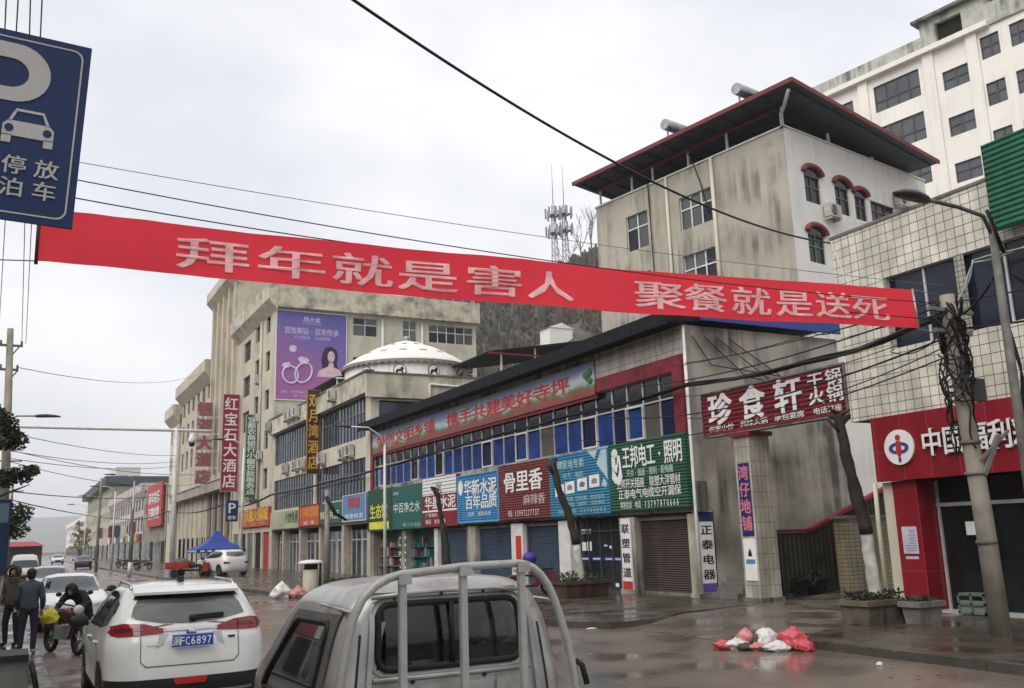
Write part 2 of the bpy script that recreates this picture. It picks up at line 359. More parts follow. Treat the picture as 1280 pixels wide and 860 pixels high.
m_brown = mat('brown_lacquer', (.05,.03,.022), .5)
m_shb = mat('blue_roller_slats', (.035,.06,.10), .45, wave=('Z', 4.5, 1), streak=.3); m_shbr = mat('brown_roller_slats', (.062,.045,.036), .5, wave=('Z', 4.5, 1), streak=.3)
m_wtxt = mat('white_lettering', (.74,.74,.72), .5, var=.05); m_rtxt = mat('red_lettering', (.52,.035,.03), .5); m_ytxt = mat('gold_lettering', (.62,.36,.05), .45); m_ktxt = mat('black_lettering', (.012,.012,.014), .5)
m_yel = mat('yellow_lettering', (.68,.62,.06), .5); m_org = mat('orange_lettering', (.75,.28,.04), .5); m_gtxt = mat('pale_green_lettering', (.55,.7,.55), .5)
m_black = mat('black_rubber', (.012,.012,.012), .55); m_steel = mat('galvanised_steel', (.36,.36,.35), .42, .5, var=.2)
m_beigeac = mat('aged_white_plastic', (.5,.48,.43), .6, streak=.25)

def window(parent, F, a, b, c, d, nx=2, cuts=(), gl=(0,), mats=None, dep=.1, fw=.045, fm=None, pick=None, fdep=.05):
    mats = mats or [m_gdark]; ys = [c] + [c+(d-c)*q for q in cuts] + [d]; g = MB(); f = MB()
    for j in range(len(ys)-1):
        for i in range(nx):
            k = pick(i, j) if pick else gl[rnd.randrange(len(gl))]
            u0, u1 = a+(b-a)*i/nx, a+(b-a)*(i+1)/nx; tl = rnd.uniform(-.006, .006)
            g.face([F(u0,ys[j],-dep+tl), F(u1,ys[j],-dep-tl), F(u1,ys[j+1],-dep-tl), F(u0,ys[j+1],-dep+tl)], k)
    for y in ys: f.fbox(F, a, b, max(c, y-fw/2), min(d, y+fw/2), -dep+.008, -dep+fdep)
    for i in range(nx+1):
        u = a+(b-a)*i/nx; f.fbox(F, max(a, u-fw/2), min(b, u+fw/2), c+.001, d-.001, -dep+.009, -dep+fdep+.003)
    o = g.build('window', mats, parent); f.build('window_frame', fm or m_alu, o); return o
def ac_unit(parent, F, u, v, n=.0, s=1.0):
    g = MB(); g.fbox(F, u-.4*s, u+.4*s, v, v+.55*s, n+.08, n+.4)
    g.fbox(F, u-.35*s, u-.3*s, v-.12, v, n, n+.38); g.fbox(F, u+.3*s, u+.35*s, v-.12, v, n, n+.38)
    o = g.build('air_conditioner', m_beigeac, parent)
    k = MB(); c = F(u-.1*s, v+.28*s, n+.405)
    for r in (.22, .15, .08):
        P = [F(u-.1*s+r*s*math.cos(t*math.pi/8), v+.28*s+r*s*math.sin(t*math.pi/8), n+.41) for t in range(17)]; k.tube(P, .008, 5)
    k.prism(F, [(u-.1*s+.24*s*math.cos(t*math.pi/8), v+.28*s+.24*s*math.sin(t*math.pi/8)) for t in range(16)], n+.395, n+.404, 1)
    k.build('fan_grille', [m_wpaint, m_dark], o); return o
def pipe(parent, pts, r=.05, m=None, name='drainpipe'):
    return MB().tube(pts, r, 10).build(name, m or m_wpaint, parent)

# ------------------------------------------------------------ two-storey shop row with blue glazing
B = T('shop_row_building', 'long two-storey shop row with a band of blue windows above its signs', 'building', (X0+3.3, 36.7, 0))
bays = [22.2, 26.35, 30.4, 34.62, 38.8, 43.05, 47.35, 51.2]
g = MB()
g.wall(FA, 22.2, 51.2, 2.45, 8.25, [(22.75, 50.75, 4.9, 6.84)], .2)
FG = Fr((0,22.2,0), (1,0,0), (0,0,1), (0,-1,0))
g.wall(FG, X0, 24.6, 0, 8.25)
g.face([(X0,51.2,0),(24.6,51.2,0),(24.6,51.2,8.25),(X0,51.2,8.25)]); g.face([(24.6,22.2,0),(24.6,51.2,0),(24.6,51.2,8.25),(24.6,22.2,8.25)])
g.box(X0, X0+.5, 22.3, 51.1, 2.45, 2.5)
g.build('wall', m_conc, B)
g = MB()
for i, y in enumerate(bays):
    a, b = {0: (22.2, 22.55), 1: (25.3, 26.2), 2: (29.4, 30.2), 3: (33.0, 34.0), 4: (37.4, 38.3), 5: (41.6, 42.0), 6: (45.9, 46.3), 7: (50.75, 51.2)}[i]
    p = MB(); p.box(X0-.02, X0+.5, a, b, 0, 2.44); p.box(X0-.05, X0+.5, a-.03, b+.03, 0, .12); p.build('pier', m_wpaint if i in (2, 5, 3) else m_conc, B)
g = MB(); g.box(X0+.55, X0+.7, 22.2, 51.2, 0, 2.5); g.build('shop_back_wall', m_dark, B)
def shutter(y0, y1, m):
    o = MB().box(X0+.2, X0+.26, y0, y1, .04, 2.3).build('roller_shutter', m, B); k = MB().box(X0+.12, X0+.5, y0, y1, 2.3, 2.44); k.box(X0+.17, X0+.29, y0, y1, 0, .09)
    for y in (y0, y1): k.box(X0+.15, X0+.3, y-.04, y+.04, .0, 2.3)
    k.build('shutter_housing', m_concd, o)
shutter(22.6, 25.26, m_shbr); shutter(30.25, 32.95, m_shb); shutter(34.05, 37.35, m_shb); shutter(38.4, 41.55, m_shb)
# glass doors of the second bay
g = MB(); F2 = Fr((X0+.28,0,0), (0,1,0), (0,0,1), (-1,0,0))
dr = MB(); dr.face([F2(26.25,.02), F2(29.35,.02), F2(29.35,2.42), F2(26.25,2.42)], 0); d_ = dr.build('glass_door', glass_mat('shop_glass', (.02,.024,.026), .05), B)
for y in (26.28, 27.05, 27.8, 28.55, 29.3): g.fbox(F2, y-.025, y+.025, 0, 2.42, .0, .05)
g.fbox(F2, 26.25, 29.35, 2.0, 2.05, .002, .055); g.fbox(F2, 26.25, 29.35, 0, .1, .002, .056); g.build('door_frame', mat('dark_bronze_frame', (.05,.05,.052), .4), d_)
g = MB()
for y, z, a, b in ((28.9,1.95,.14,.16),(28.55,1.95,.13,.16),(28.9,1.35,.13,.3),(28.55,1.35,.14,.32),(27.5,1.5,.1,.05),(27.2,1.42,.06,.1),(26.9,.15,.1,.12),(26.35,.15,.07,.1)): g.fbox(F2, y-a, y+a, z, z+b, .004, .012, 0)
for y in (28.9, 28.1, 27.3, 26.7): g.fbox(F2, y-.3, y+.3, 1.02, 1.12, .004, .012, 1); [g.fbox(F2, y-.22+.12*k, y-.14+.12*k, 1.045, 1.095, .013, .017, 0) for k in range(4)]
g.build('door_sticker', [m_wtxt, mat('blue_sticker', (.06,.12,.45), .5)], d_)
# open shops of the last two bays
def open_shop(y0, y1, mb_mat, goods):
    g = MB(); g.box(X0+.5, X0+.54, y0, y1, 0, 2.4); o = g.build('shop_interior', mb_mat, B); q = random.Random(int(y0*10)); k = MB()
    for i in range(26):
        y = q.uniform(y0+.1, y1-.3); z = q.choice((.05,.6,1.1,1.6)); k.box(X0+.3, X0+.48, y, y+q.uniform(.1,.35), z, z+q.uniform(.15,.45), q.randrange(len(goods)))
    for z in (.58, 1.08, 1.58): k.box(X0+.28, X0+.5, y0, y1, z-.03, z, 0)
    k.build('goods_shelf', goods, o)
gd = [mat('goods_grey', (.2,.2,.19)), mat('goods_green', (.05,.16,.07)), mat('goods_cream', (.42,.38,.28)), mat('goods_maroon', (.16,.03,.04)), mat('goods_teal', (.02,.12,.13))]
open_shop(42.05, 45.85, mat('teal_shop_wall', (.02,.09,.10)), [gd[4], gd[4], gd[3], gd[0]]); open_shop(46.35, 50.7, mat('dim_shop_wall', (.05,.06,.045)), gd[:4])
g = MB()
for y in (46.5, 45.75): 
    for k in range(12): g.fbox(FA, y-.06, y+.06, .1+k*.19, .2+k*.19, .03, .05, k % 2)
g.build('door_garland', [m_wtxt, mat('green_garland', (.04,.2,.12))], B)
MB().fbox(FA, 33.15, 33.6, 1.0, 1.95, .021, .03).build('red_couplet', m_rtxt, B)
# windows, one unit per bay
bl = [m_gdark, m_gnavy, m_gblue, m_gblue2, m_gopen, m_gteal]
low = [[1,4,2,1],[2,1,2,2],[4,2,2,2],[2,1,2,2],[2,2,0,2],[2,0,2,2],[2,1,2,2]]
for i in range(7):
    a = bays[i] if i else 22.75; b = bays[i+1] if i < 6 else 50.75
    window(B, FA, a, b, 4.9, 6.84, 4, (.6,), mats=bl, dep=.12, fw=.05, pick=lambda x, j, i=i: (low[i][x] if j == 0 else rnd.choice((0,1,0,5,0))))
    x = a + (b-a)*(.25 if i % 2 else .5); k = MB()       # a sliding sash standing proud
    for u0, u1, v0, v1 in ((x, x+1.0, 4.93, 4.99), (x, x+1.0, 6.0, 6.05), (x, x+.06, 4.99, 6.0), (x+.94, x+1., 4.99, 6.0)): k.fbox(FA, u0, u1, v0, v1, -.065, -.03)
    k.build('window_sash', m_wpaint, B)
g = MB(); g.fbox(FA, 22.3, 27.1, 6.84, 7.32, 0, .09); g.fbox(FA, 22.24, 22.75, 4.9, 7.325, 0, .085); g.fbox(FA, 27.1, 50.8, 6.64, 6.75, 0, .07); g.fbox(FA, 50.7, 51.15, 4.7, 7.9, 0, .07)
g.build('red_band', m_red, B)
m_tile3 = tile_mat('pinkish_wall_tile', (.50,.45,.385), (.17,.15,.13), .3, 'YZ')
MB().fbox(FA, 22.22, 27.1, 7.32, 8.22, 0, .06).build('tiled_parapet', m_tile3, B)
g = MB(); P = lambda x, y, z: (x, y, z)
g.hexa([(X0-.75,22.0,8.28),(24.9,22.0,8.75),(24.9,51.4,8.75),(X0-.75,51.4,8.28),(X0-.75,22.0,8.46),(24.9,22.0,8.93),(24.9,51.4,8.93),(X0-.75,51.4,8.46)])
g.box(X0-.80, X0-.70, 21.98, 51.42, 8.16, 8.6); g.box(X0-.70, X0, 22.0, 51.4, 8.24, 8.279); g.build('roof', m_darkroof, B)
MB().box(X0+.6, 24.9, 21.9, 22.0, 8.38, 8.78).build('blue_roof_edge', mat('blue_roof_sheet', (.025,.06,.24), .5), B)
pipe(B, [(X0-.02,22.12,8.2),(X0-.02,22.12,2.6),(X0-.02,22.12,.1)], .05)
MB().box(X0+.0, X0+.4, 22.02, 22.19, 2.5, 3.4).build('meter_box', m_concd, B)
g = MB(); q = random.Random(2)
for i in range(4): g.tube([(X0+.3+i*.5, 22.12, 7.9), (X0+1+i*1.4, 22.1, 7.0-.3*i), (24.5, 22.1, 6.6-.35*i)], .018, 6)
g.build('wall_cable', m_black, B)

# shop signs along the first storey
def sign_frame(yhi, out): return Fr((X0-out, yhi, 0), (0,-1,0), (0,0,1), (-1,0,0))
def shop_sign(label, yhi, ylo, z0, z1, pm, rows, out=.2, border=None, extra=None, cat='shop sign', group=None):
    t = T('shop_sign', label, cat, (X0-out/2, (yhi+ylo)/2, z0), 0, group); F = sign_frame(yhi, out); L = yhi-ylo
    MB().fbox(F, 0, L, z0, z1, -out+.012, 0).build('panel', pm, t)
    if border:
        g = MB()
        for a, b, c, d in ((0,L,z0,z0+.05),(0,L,z1-.05,z1),(0,.05,z0+.05,z1-.05),(L-.05,L,z0+.05,z1-.05)): g.fbox(F, a, b, c, d, .003, .03)
        g.build('border', border, t)
    for r in rows:
        s, u0, u1, v0, v1, m = r[:6]; g = MB(); put_text(g, F, s, u0*L, u1*L, z0+v0*(z1-z0), z0+v1*(z1-z0), .012, r[6] if len(r) > 6 else .014)
        g.build('lettering', m, t)
    if extra: extra(t, F, L, z0, z1)
    return t
ridge = dict(wave=('Z', 3.2, .7), var=.2, vs=.8, streak=.22)
def logo_bulb(t, F, L, a, b):       # white hand-and-bulb emblem
    g = MB(); h = b-a; c = lambda u, v: (u*L, a+v*h)
    g.prism(F, [c(.05,.62),c(.04,.5),c(.08,.42),c(.15,.4),c(.19,.5),c(.18,.6),c(.165,.82),c(.13,.83),c(.12,.7),c(.10,.68),c(.1,.8),c(.06,.86),c(.045,.78)], .004, .012, 0)
    g.prism(F, [c(.05,.66),c(.115,.56),c(.145,.74),c(.15,.62),c(.125,.5)], .013, .018, 1)
    g.prism(F, [(.095*L+.045*L*math.cos(k*.5236), a+.86*h+.07*h*math.sin(k*.5236)) for k in range(12)], .013, .02, 2); g.build('emblem', [m_wtxt, m_ktxt, m_gtxt], t)
SG = 'shop signs over the shop row'
shop_sign('dark green lighting shop sign with white characters and a white bulb emblem', 26.35, 22.2, 2.62, 4.88, mat('green_sign_face', (.012,.075,.042), .45, **ridge),
  [('王邦电工·照明', .2, .97, .62, .92, m_wtxt, .02), ('开关·插座·照明·配电箱', .25, .85, .49, .59, m_gtxt, .004), ('王邦开关插座 联塑大洋管材', .1, .93, .33, .46, m_wtxt, .01), ('正泰电气电缆空开漏保', .12, .93, .18, .31, m_wtxt, .01), ('零售批发 电话 13797870666', .14, .9, .04, .14, m_wtxt, .006)], extra=logo_bulb, group=SG)
def blue_bits(t, F, L, a, b):
    g = MB(); h = b-a; c = lambda u, v: (u*L, a+v*h)
    g.prism(F, [c(.98,.98),c(.98,.52),c(.82,.78),c(.9,.98)], .003, .009, 0); g.prism(F, [c(.68,.99),c(.84,.99),c(.79,.86)], .003, .009, 0); g.prism(F, [c(.92,.55),c(.97,.46),c(.95,.4),c(.88,.44)], .003, .009, 0)
    g.build('pale_facets', mat('pale_blue_print', (.42,.56,.6), .4), t); g = MB()
    for i, u in enumerate((.1,.28,.49,.69)):
        v = .33+i*.03; g.prism(F, [c(u,v),c(u+.16,v+.01),c(u+.16,v+.2),c(u,v+.19)], .003, .01, 0)
        g.prism(F, [c(u+.04,v+.06),c(u+.12,v+.06),c(u+.13,v+.12),c(u+.08,v+.15),c(u+.04,v+.12)], .011, .014, 1+i % 2)
    g.build('product_picture', [m_wtxt, mat('picture_grey', (.12,.13,.16)), mat('picture_rust', (.3,.2,.16))], t)
m_lb = mat('pale_blue_lettering', (.35,.55,.6), .5)
shop_sign('light blue shop sign with four product pictures and white corner facets', 30.4, 26.37, 2.58, 4.82, mat('blue_sign_face', (.02,.17,.30), .4, **ridge),
  [('品牌家电专卖', .06, .62, .76, .9, m_lb), ('格力 美的', .25, .6, .6, .7, m_lb, .006), ('家用电器 空调冰箱 洗衣机彩电', .22, .92, .24, .31, m_lb, .004), ('热水器 油烟机 安装维修', .26, .92, .155, .22, m_lb, .004), ('地址 东门街 13986883', .14, .94, .05, .11, m_lb, .004)], extra=blue_bits, group=SG)
shop_sign('dark red ribbed restaurant sign with three large white brush characters', 34.6, 30.42, 2.58, 4.82, mat('maroon_sign_face', (.135,.018,.018), .5, **ridge),
  [('骨里香', .1, .88, .5, .84, m_wtxt, .02), ('麻辣香', .5, .92, .25, .42, mat('pale_pink_lettering', (.55,.42,.4), .5), .01), ('电话 13997227737', .18, .8, .06, .17, m_wtxt, .004)], group=SG)
shop_sign('bright blue cement shop sign with two lines of white characters', 38.78, 34.64, 2.58, 4.7, mat('azure_sign_face', (.015,.19,.42), .4, **ridge),
  [('华新水泥', .17, .96, .56, .86, m_wtxt, .022), ('百年品质', .2, .96, .28, .54, m_wtxt, .022), ('品质 成就未来', .26, .82, .13, .21, m_wtxt, .006)], border=mat('light_blue_edge', (.15,.3,.5)),
  extra=lambda t, F, L, a, b: MB().prism(F, [(.08*L+.06*L*math.cos(k*.5236), a+.74*(b-a)+.16*(b-a)*math.sin(k*.5236)) for k in range(12)], .003, .012).build('emblem', m_wtxt, t), group=SG)
def stripes(t, F, L, a, b):
    g = MB(); h = b-a; g.fbox(F, .02, L-.02, a+.64*h, b-.02, .002, .008, 0)
    for k in range(5): g.fbox(F, .02, L-.02, a+(.66+k*.07)*h, a+(.675+k*.07)*h, .009, .013, 1)
    g.fbox(F, 0, L, a+.3*h, a+.335*h, .003, .01, 0); put_text(g, F, '宝', .42*L, .6*L, a+.7*h, a+.9*h, .016, m=1); g.build('white_header', [m_wtxt, mat('grey_stripe', (.2,.19,.22))], t)
shop_sign('cement sign with a white striped header above dark red panels', 43.0, 38.9, 2.5, 4.85, mat('dark_red_sign_face', (.2,.018,.025), .5), [('华墨水泥', .08, .98, .36, .6, m_wtxt, .02), ('厂家直销', .1, .45, .2, .27, m_wtxt, .006), ('电话 8823', .1, .7, .06, .15, m_wtxt, .01)], extra=stripes, group=SG)
shop_sign('teal green shop sign with a thin line of white calligraphy', 47.32, 43.07, 2.48, 4.7, mat('teal_sign_face', (.012,.105,.085), .45), [('中百净之水', .06, .95, .38, .6, m_wtxt, .004), ('净水', .06, .26, .8, .88, m_wtxt, .004), ('电话 0719-8826', .4, .97, .05, .14, m_gtxt, .006)], group=SG)
shop_sign('dark green shop sign with yellow characters over a yellow strip', 51.2, 47.37, 2.45, 4.74, mat('bottle_green_sign_face', (.015,.06,.035), .5), [('生态馆', .1, .85, .3, .62, m_yel, .02)],
  extra=lambda t, F, L, a, b: MB().fbox(F, .08*L, .9*L, a+.1, a+.5, .003, .012).build('yellow_strip', m_yel, t), group=SG)
# long slogan board under the roof
m_slog = bpy.data.materials.new('printed_landscape'); m_slog.use_nodes = True; tt = m_slog.node_tree; bb = tt.nodes['Principled BSDF']; nn = tt.nodes.new; bb.inputs['Roughness'].default_value = .45
cc = nn('ShaderNodeTexCoord'); s2 = nn('ShaderNodeSeparateXYZ'); n2 = nn('ShaderNodeTexNoise'); n2.inputs['Scale'].default_value = .7; n2.inputs['Detail'].default_value = 4
ad = nn('ShaderNodeMath'); ad.operation = 'MULTIPLY_ADD'; ad.inputs[1].default_value = .9; r2 = nn('ShaderNodeValToRGB'); sb = nn('ShaderNodeMath'); sb.operation = 'SUBTRACT'; sb.inputs[1].default_value = .45
tt.links.new(cc.outputs['Object'], s2.inputs[0]); tt.links.new(cc.outputs['Object'], n2.inputs[0]); tt.links.new(n2.outputs[0], ad.inputs[0]); tt.links.new(s2.outputs[2], ad.inputs[2]); tt.links.new(ad.outputs[0], sb.inputs[0]); tt.links.new(sb.outputs[0], r2.inputs[0])
el = r2.color_ramp.elements; el[0].position = .0; el[0].color = (.2,.04,.03,1); el[1].position = .98; el[1].color = (.2,.26,.42,1)
for p_, c_ in ((.26, (.24,.06,.04,1)), (.34, (.07,.2,.07,1)), (.45, (.3,.42,.36,1)), (.62, (.5,.54,.58,1))): e_ = el.new(p_); e_.color = c_
tt.links.new(r2.outputs[0], bb.inputs['Base Color'])
shop_sign('long printed slogan board with red characters over green hills under the roof edge', 50.6, 27.12, 6.76, 7.98, m_slog, [('争创文明乡镇 携手共建美好寺坪', .03, .93, .26, .76, m_rtxt, .024)], out=.12, border=None, cat='slogan board',
  extra=lambda t, F, L, a, b: [MB().ell(F(L-.5+.25*i, a+.75+.1*j, .04), (.03, .16, .13), 8, noise=.3, seed=i*3+j).build('printed_leaf', mat('leaf_print', (.06,.2,.06)), t) for i, j in ((0,0),(1,1),(1,-2))])
# vertical boards on the piers
def tall_board(label, F, u0, u1, v0, v1, s, tm, pm, foot=None, head=None, name='vertical_sign'):
    t = T(name, label, 'vertical sign', F((u0+u1)/2, v0, .02)); MB().fbox(F, u0, u1, v0, v1, .012, .05).build('panel', pm, t)
    a = v0 + (.32 if foot else .1); b = v1 - (.34 if head else .1)
    g = MB(); put_text(g, F, s, u0+.08, u1-.08, a, b, .056, .02, fill=.62, vertical=True); g.build('lettering', tm, t)
    if foot: MB().fbox(F, u0+.01, u1-.01, v0+.02, v0+.28, .051, .058).build('coloured_foot', foot, t)
    if head: MB().fbox(F, u0+.01, u1-.01, v1-.3, v1-.02, .051, .058).build('coloured_head', head, t)
FT = Fr((X0-.02,26.15,0), (0,-1,0), (0,0,1), (-1,0,0))
tall_board('white vertical board with four black characters on the pier beside the glass doors', FT, .1, .66, .1, 2.4, '联塑管道', m_ktxt, m_wtxt, foot=m_rtxt)
tall_board('white vertical board with black characters at the end corner of the row', Fr((X0,22.2,0), (1,0,0), (0,0,1), (0,-1,0)), .08, .62, .12, 2.5, '正泰电器', m_ktxt, m_wtxt, foot=mat('blue_red_print', (.12,.08,.3)), head=mat('navy_print', (.02,.03,.12)))
# ------------------------------------------------------------ tiled lottery shop at the right
m_tile2 = tile_mat('cream_wall_tile', (.70,.675,.58), (.10,.095,.075), .225, 'XYZ', gw=.0095, dirt=.28)
m_ltile = tile_mat('red_cladding', (.25,.012,.02), (.36,.09,.09), .72, 'XYZ', gw=.004, rough=.25, dirt=.15, sizez=.9)
L_ = T('lottery_building', 'two-storey building clad in square cream tiles above a red shop front at the right', 'building', (X0+4, 11, 0))
g = MB(); g.wall(FA, 4, 16.0, 4.42, 9.1, [(4.6,14.5,5.96,7.7)], .16)
FL = Fr((X0,16.0,0), (1,0,0), (0,0,1), (0,1,0)); g.wall(FL, 0, 8, 4.42, 9.1)
g.wall(Fr((X0,4,0), (1,0,0), (0,0,1), (0,-1,0)), 0, 8, 0, 9.1); g.face([(X0,4,9.1),(X0+8,4,9.1),(X0+8,16,9.1),(X0,16,9.1)]); g.face([(X0+8,4,0),(X0+8,16,0),(X0+8,16,9.1),(X0+8,4,9.1)])
g.build('wall', m_tile2, L_)
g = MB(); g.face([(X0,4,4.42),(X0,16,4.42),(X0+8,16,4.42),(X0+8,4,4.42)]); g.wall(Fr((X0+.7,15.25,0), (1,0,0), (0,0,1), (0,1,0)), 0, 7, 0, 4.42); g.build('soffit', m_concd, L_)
g = MB(); g.fbox(FA, 3.98, 16.03, 9.1, 9.17, -.25, .03); g.build('parapet_coping', m_concd, L_)
wnd = []
for i in range(5):
    a = 4.6 + i*1.98; window(L_, FA, a, a+1.98, 5.96, 7.7, 2, (), mats=[m_gdark, glass_mat('glass_blue_black', (.014,.018,.032), spec=.32)], gl=(0,1), dep=.14, fw=.05, fm=m_alu)
for y in (14.5, 12.52, 10.54):
    MB().fbox(FA, y-.13 if y < 14 else y-.05, y+.1 if y < 14 else y+.03, 5.96, 7.7, .0, .03).build('mullion', tile_mat('mullion_tile', (.45,.43,.37), (.1,.09,.08), .12, 'YZ'), L_)
g = MB(); g.fbox(FA, 4, 15.25, 2.92, 4.41, .0, .16); g.build('fascia_panel', m_ltile, L_)
for a_, b_ in ((14.3,14.95),(4.0,4.6),(10.1,10.7)): MB().box(X0-.02, X0+.75, a_, b_, 0, 2.9).build('red_pillar', m_ltile, L_)
MB().box(X0+.02, X0+.7, 14.96, 15.25, 0, 2.9).build('beige_jamb', m_cream, L_)
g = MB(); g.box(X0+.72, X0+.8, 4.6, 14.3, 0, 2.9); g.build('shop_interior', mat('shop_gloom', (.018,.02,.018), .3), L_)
g = MB(); F3 = Fr((X0+.62,0,0), (0,1,0), (0,0,1), (-1,0,0)); g.face([F3(10.7,.05), F3(14.3,.05), F3(14.3,2.88), F3(10.7,2.88)]); d_ = g.build('glass_door', glass_mat('lottery_glass', (.012,.014,.013), .06, spec=.35), L_)
g = MB(); g.fbox(F3, 10.7, 14.3, 2.3, 2.38, .001, .06)
for y in (10.75, 11.9, 13.05, 14.25): g.fbox(F3, y-.03, y+.03, .05, 2.88, .002, .05)
g.fbox(F3, 10.7, 14.3, 0, .06, -.2, .4); g.build('door_frame', m_alu, d_)
g = MB(); g.fbox(F3, 13.15, 13.6, 1.66, 1.95, .06, .066); g.build('paper_notice', m_wtxt, d_)
g = MB(); g.fbox(FA, 14.42, 14.82, 1.28, 1.88, .021, .03); q = random.Random(4)
for k in range(9): g.fbox(FA, 14.46, 14.6+q.random()*.18, 1.78-k*.055, 1.80-k*.055, .031, .034, 1)
g.fbox(FA, 14.45, 14.79, 1.16, 1.22, .021, .027, 0); g.build('pillar_poster', [mat('poster_paper', (.52,.5,.56), .5), mat('poster_print', (.22,.22,.36), .5)], L_)
t = T('lottery_sign', 'large white lettering with a round emblem on the red shop front of the tiled building', 'shop sign', (X0-.2, 13, 3.2)); FS = Fr((X0-.17,15.1,0), (0,-1,0), (0,0,1), (-1,0,0))
g = MB()
for i, ch in enumerate('中国福利彩票'): put_char(g, FS, ch, 1.5+i*.545, 3.68, .46, .56, .06, .022, depth=.06)
g.build('lettering', m_wtxt, t)
g = MB(); cc_ = lambda r, cu, cv, n=28, sx=1: [(cu+r*sx*math.cos(k*2*math.pi/n), cv+r*math.sin(k*2*math.pi/n)) for k in range(n)]
g.prism(FS, cc_(.40,.62,3.66), .0, .05, 0); m_emb = mat('emblem_red', (.4,.03,.03), .5); m_embb = mat('emblem_blue', (.04,.05,.2), .5)
for s in (-1, 1):
    ring = [(.62+s*.05+s*.22*math.sin(a), 3.64+.13*math.cos(a)) for a in [k*math.pi/10 for k in range(11)]]; inner = [(.62+s*.05+s*.12*math.sin(a), 3.64+.06*math.cos(a)) for a in [k*math.pi/10 for k in range(10,-1,-1)]]
    g.prism(FS, ring+inner, .051, .06, 1)
g.prism(FS, [(.56,3.8),(.68,3.8),(.7,3.55),(.62,3.4),(.54,3.55)], .0511, .064, 2); g.prism(FS, cc_(.07,.62,3.88,12), .051, .062, 2); g.prism(FS, [(.58,3.42),(.66,3.42),(.65,3.32),(.6,3.32)], .051, .0615, 1); g.build('emblem', [m_wtxt, m_embb, m_emb], t)
g = MB(); FK = Fr((X0-.35,0,0), (0,1,0), (0,0,1), (-1,0,0)); g.fbox(FK, 6, 11.42, 7.85, 9.75, -.12, 0)
tag(g.build('corrugated_sheet', mat('green_corrugated_sheet', (.012,.10,.055), .4, wave=('Z', 2.6, 1), streak=.15)), 'dark green corrugated metal sheet fixed above the upper windows at the right edge', 'metal sheet')
pipe(L_, [(X0-.06,15.4,2.9),(X0-.06,15.42,2.0),(X0-.06,15.4,.0)], .05, m_cream)
t = T('crate', 'green and grey plastic crate beside the lottery shop door', 'crate', (X0+.3, 13.35, .0)); g = MB()
for z in (.02, .2, .4):  g.box(X0+.1, X0+.5, 13.05, 13.7, z, z+.05)
for x, y in ((X0+.1,13.05),(X0+.46,13.05),(X0+.1,13.66),(X0+.46,13.66),(X0+.1,13.35)): g.box(x, x+.04, y, y+.04, .02, .45)
g.box(X0+.13, X0+.47, 13.08, 13.67, .04, .3, 1); g.build('crate_shell', [mat('crate_green', (.10,.16,.11), .6), mat('crate_grey', (.2,.2,.18), .7)], t)

# ------------------------------------------------------------ restaurant gateway, alley, steps
t = T('gate_pillar', 'square tiled gate pillar with a blue strip of pink characters under the restaurant sign', 'pillar', (X0+.35, 19.9, 0))
m_ptile = tile_mat('pillar_tile', (.52,.49,.41), (.2,.16,.15), .16, 'XYZ', gw=.008, sizez=.42)
g = MB(); g.box(X0, X0+.72, 19.6, 20.25, 0, 4.5); g.build('shaft', m_ptile, t); MB().box(X0-.08, X0+.8, 19.52, 20.33, 4.5, 4.62).build('cap', m_red, t); MB().box(X0-.05,X0+.77,19.55,20.3,0,.1).build('plinth', m_concd, t)
FP = Fr((X0,20.2,0), (0,-1,0), (0,0,1), (-1,0,0)); MB().fbox(FP, .05, .5, 1.75, 3.75, .002, .02).build('blue_strip', mat('violet_blue_face', (.02,.018,.11), .5), t)
g = MB(); put_text(g, FP, '湾仔地铺', .1, .45, 1.85, 3.7, .024, .03, fill=.8, vertical=True); g.build('lettering', mat('pink_lettering', (.55,.18,.25), .5), t)
g = MB(); g.fbox(FP, .04, .52, .55, 1.68, .002, .016, 0); g.fbox(FP, .1, .46, 1.0, 1.12, .017, .02, 1); g.prism(FP, [(.2,1.2),(.36,1.2),(.34,1.32),(.28,1.42),(.22,1.3)], .017, .02, 2); g.build('white_poster', [m_wtxt, mat('poster_blue', (.1,.2,.4)), m_ktxt], t)
t = T('restaurant_sign', 'ribbed dark red sign board with three large white characters spanning the alley', 'shop sign', (X0, 18.7, 4.62)); F4 = Fr((X0-.05,21.42,0), (0,-1,0), (0,0,1), (-1,0,0))
MB().fbox(F4, 0, 5.42, 4.64, 5.88, -.25, 0).build('panel', mat('crimson_ribbed_face', (.16,.010,.018), .45, wave=('Z', 2.6, 1)), t)
g = MB()
for a in ((0,5.42,4.6,4.65),(0,5.42,5.87,5.92),(-.04,0,4.6,5.92),(5.42,5.46,4.6,5.92)): g.fbox(F4, *a, -.26, .02)
g.build('border', m_concd, t); g = MB()
for i, ch in enumerate('珍食轩'): put_char(g, F4, ch, .78+i*1.36, 5.36, .86, .84, .03, .03, depth=.03)
for i, ch in enumerate('干锅火锅'): put_char(g, F4, ch, 4.5+.62*(i % 2), 5.6-.42*(i//2), .46, .38, .03, .02, depth=.03)
g.build('lettering', m_wtxt, t)
for s_, a_, b_ in (('农家小炒',.25,1.35),('风味火锅',1.6,2.7),('承包宴席',2.95,4.05),('电话订座',4.35,5.3)): g = MB(); put_text(g, F4, s_, a_, b_, 4.74, 4.9, .03, .012); g.build('small_lettering', m_wtxt, t)
W = T('alley_wall', 'dark mossy stair wall with a sloping red coping in the alley behind the tiled pillar', 'wall', (22, 21.3, 0)); FW = Fr((0,21.3,0), (1,0,0), (0,0,1), (0,-1,0))
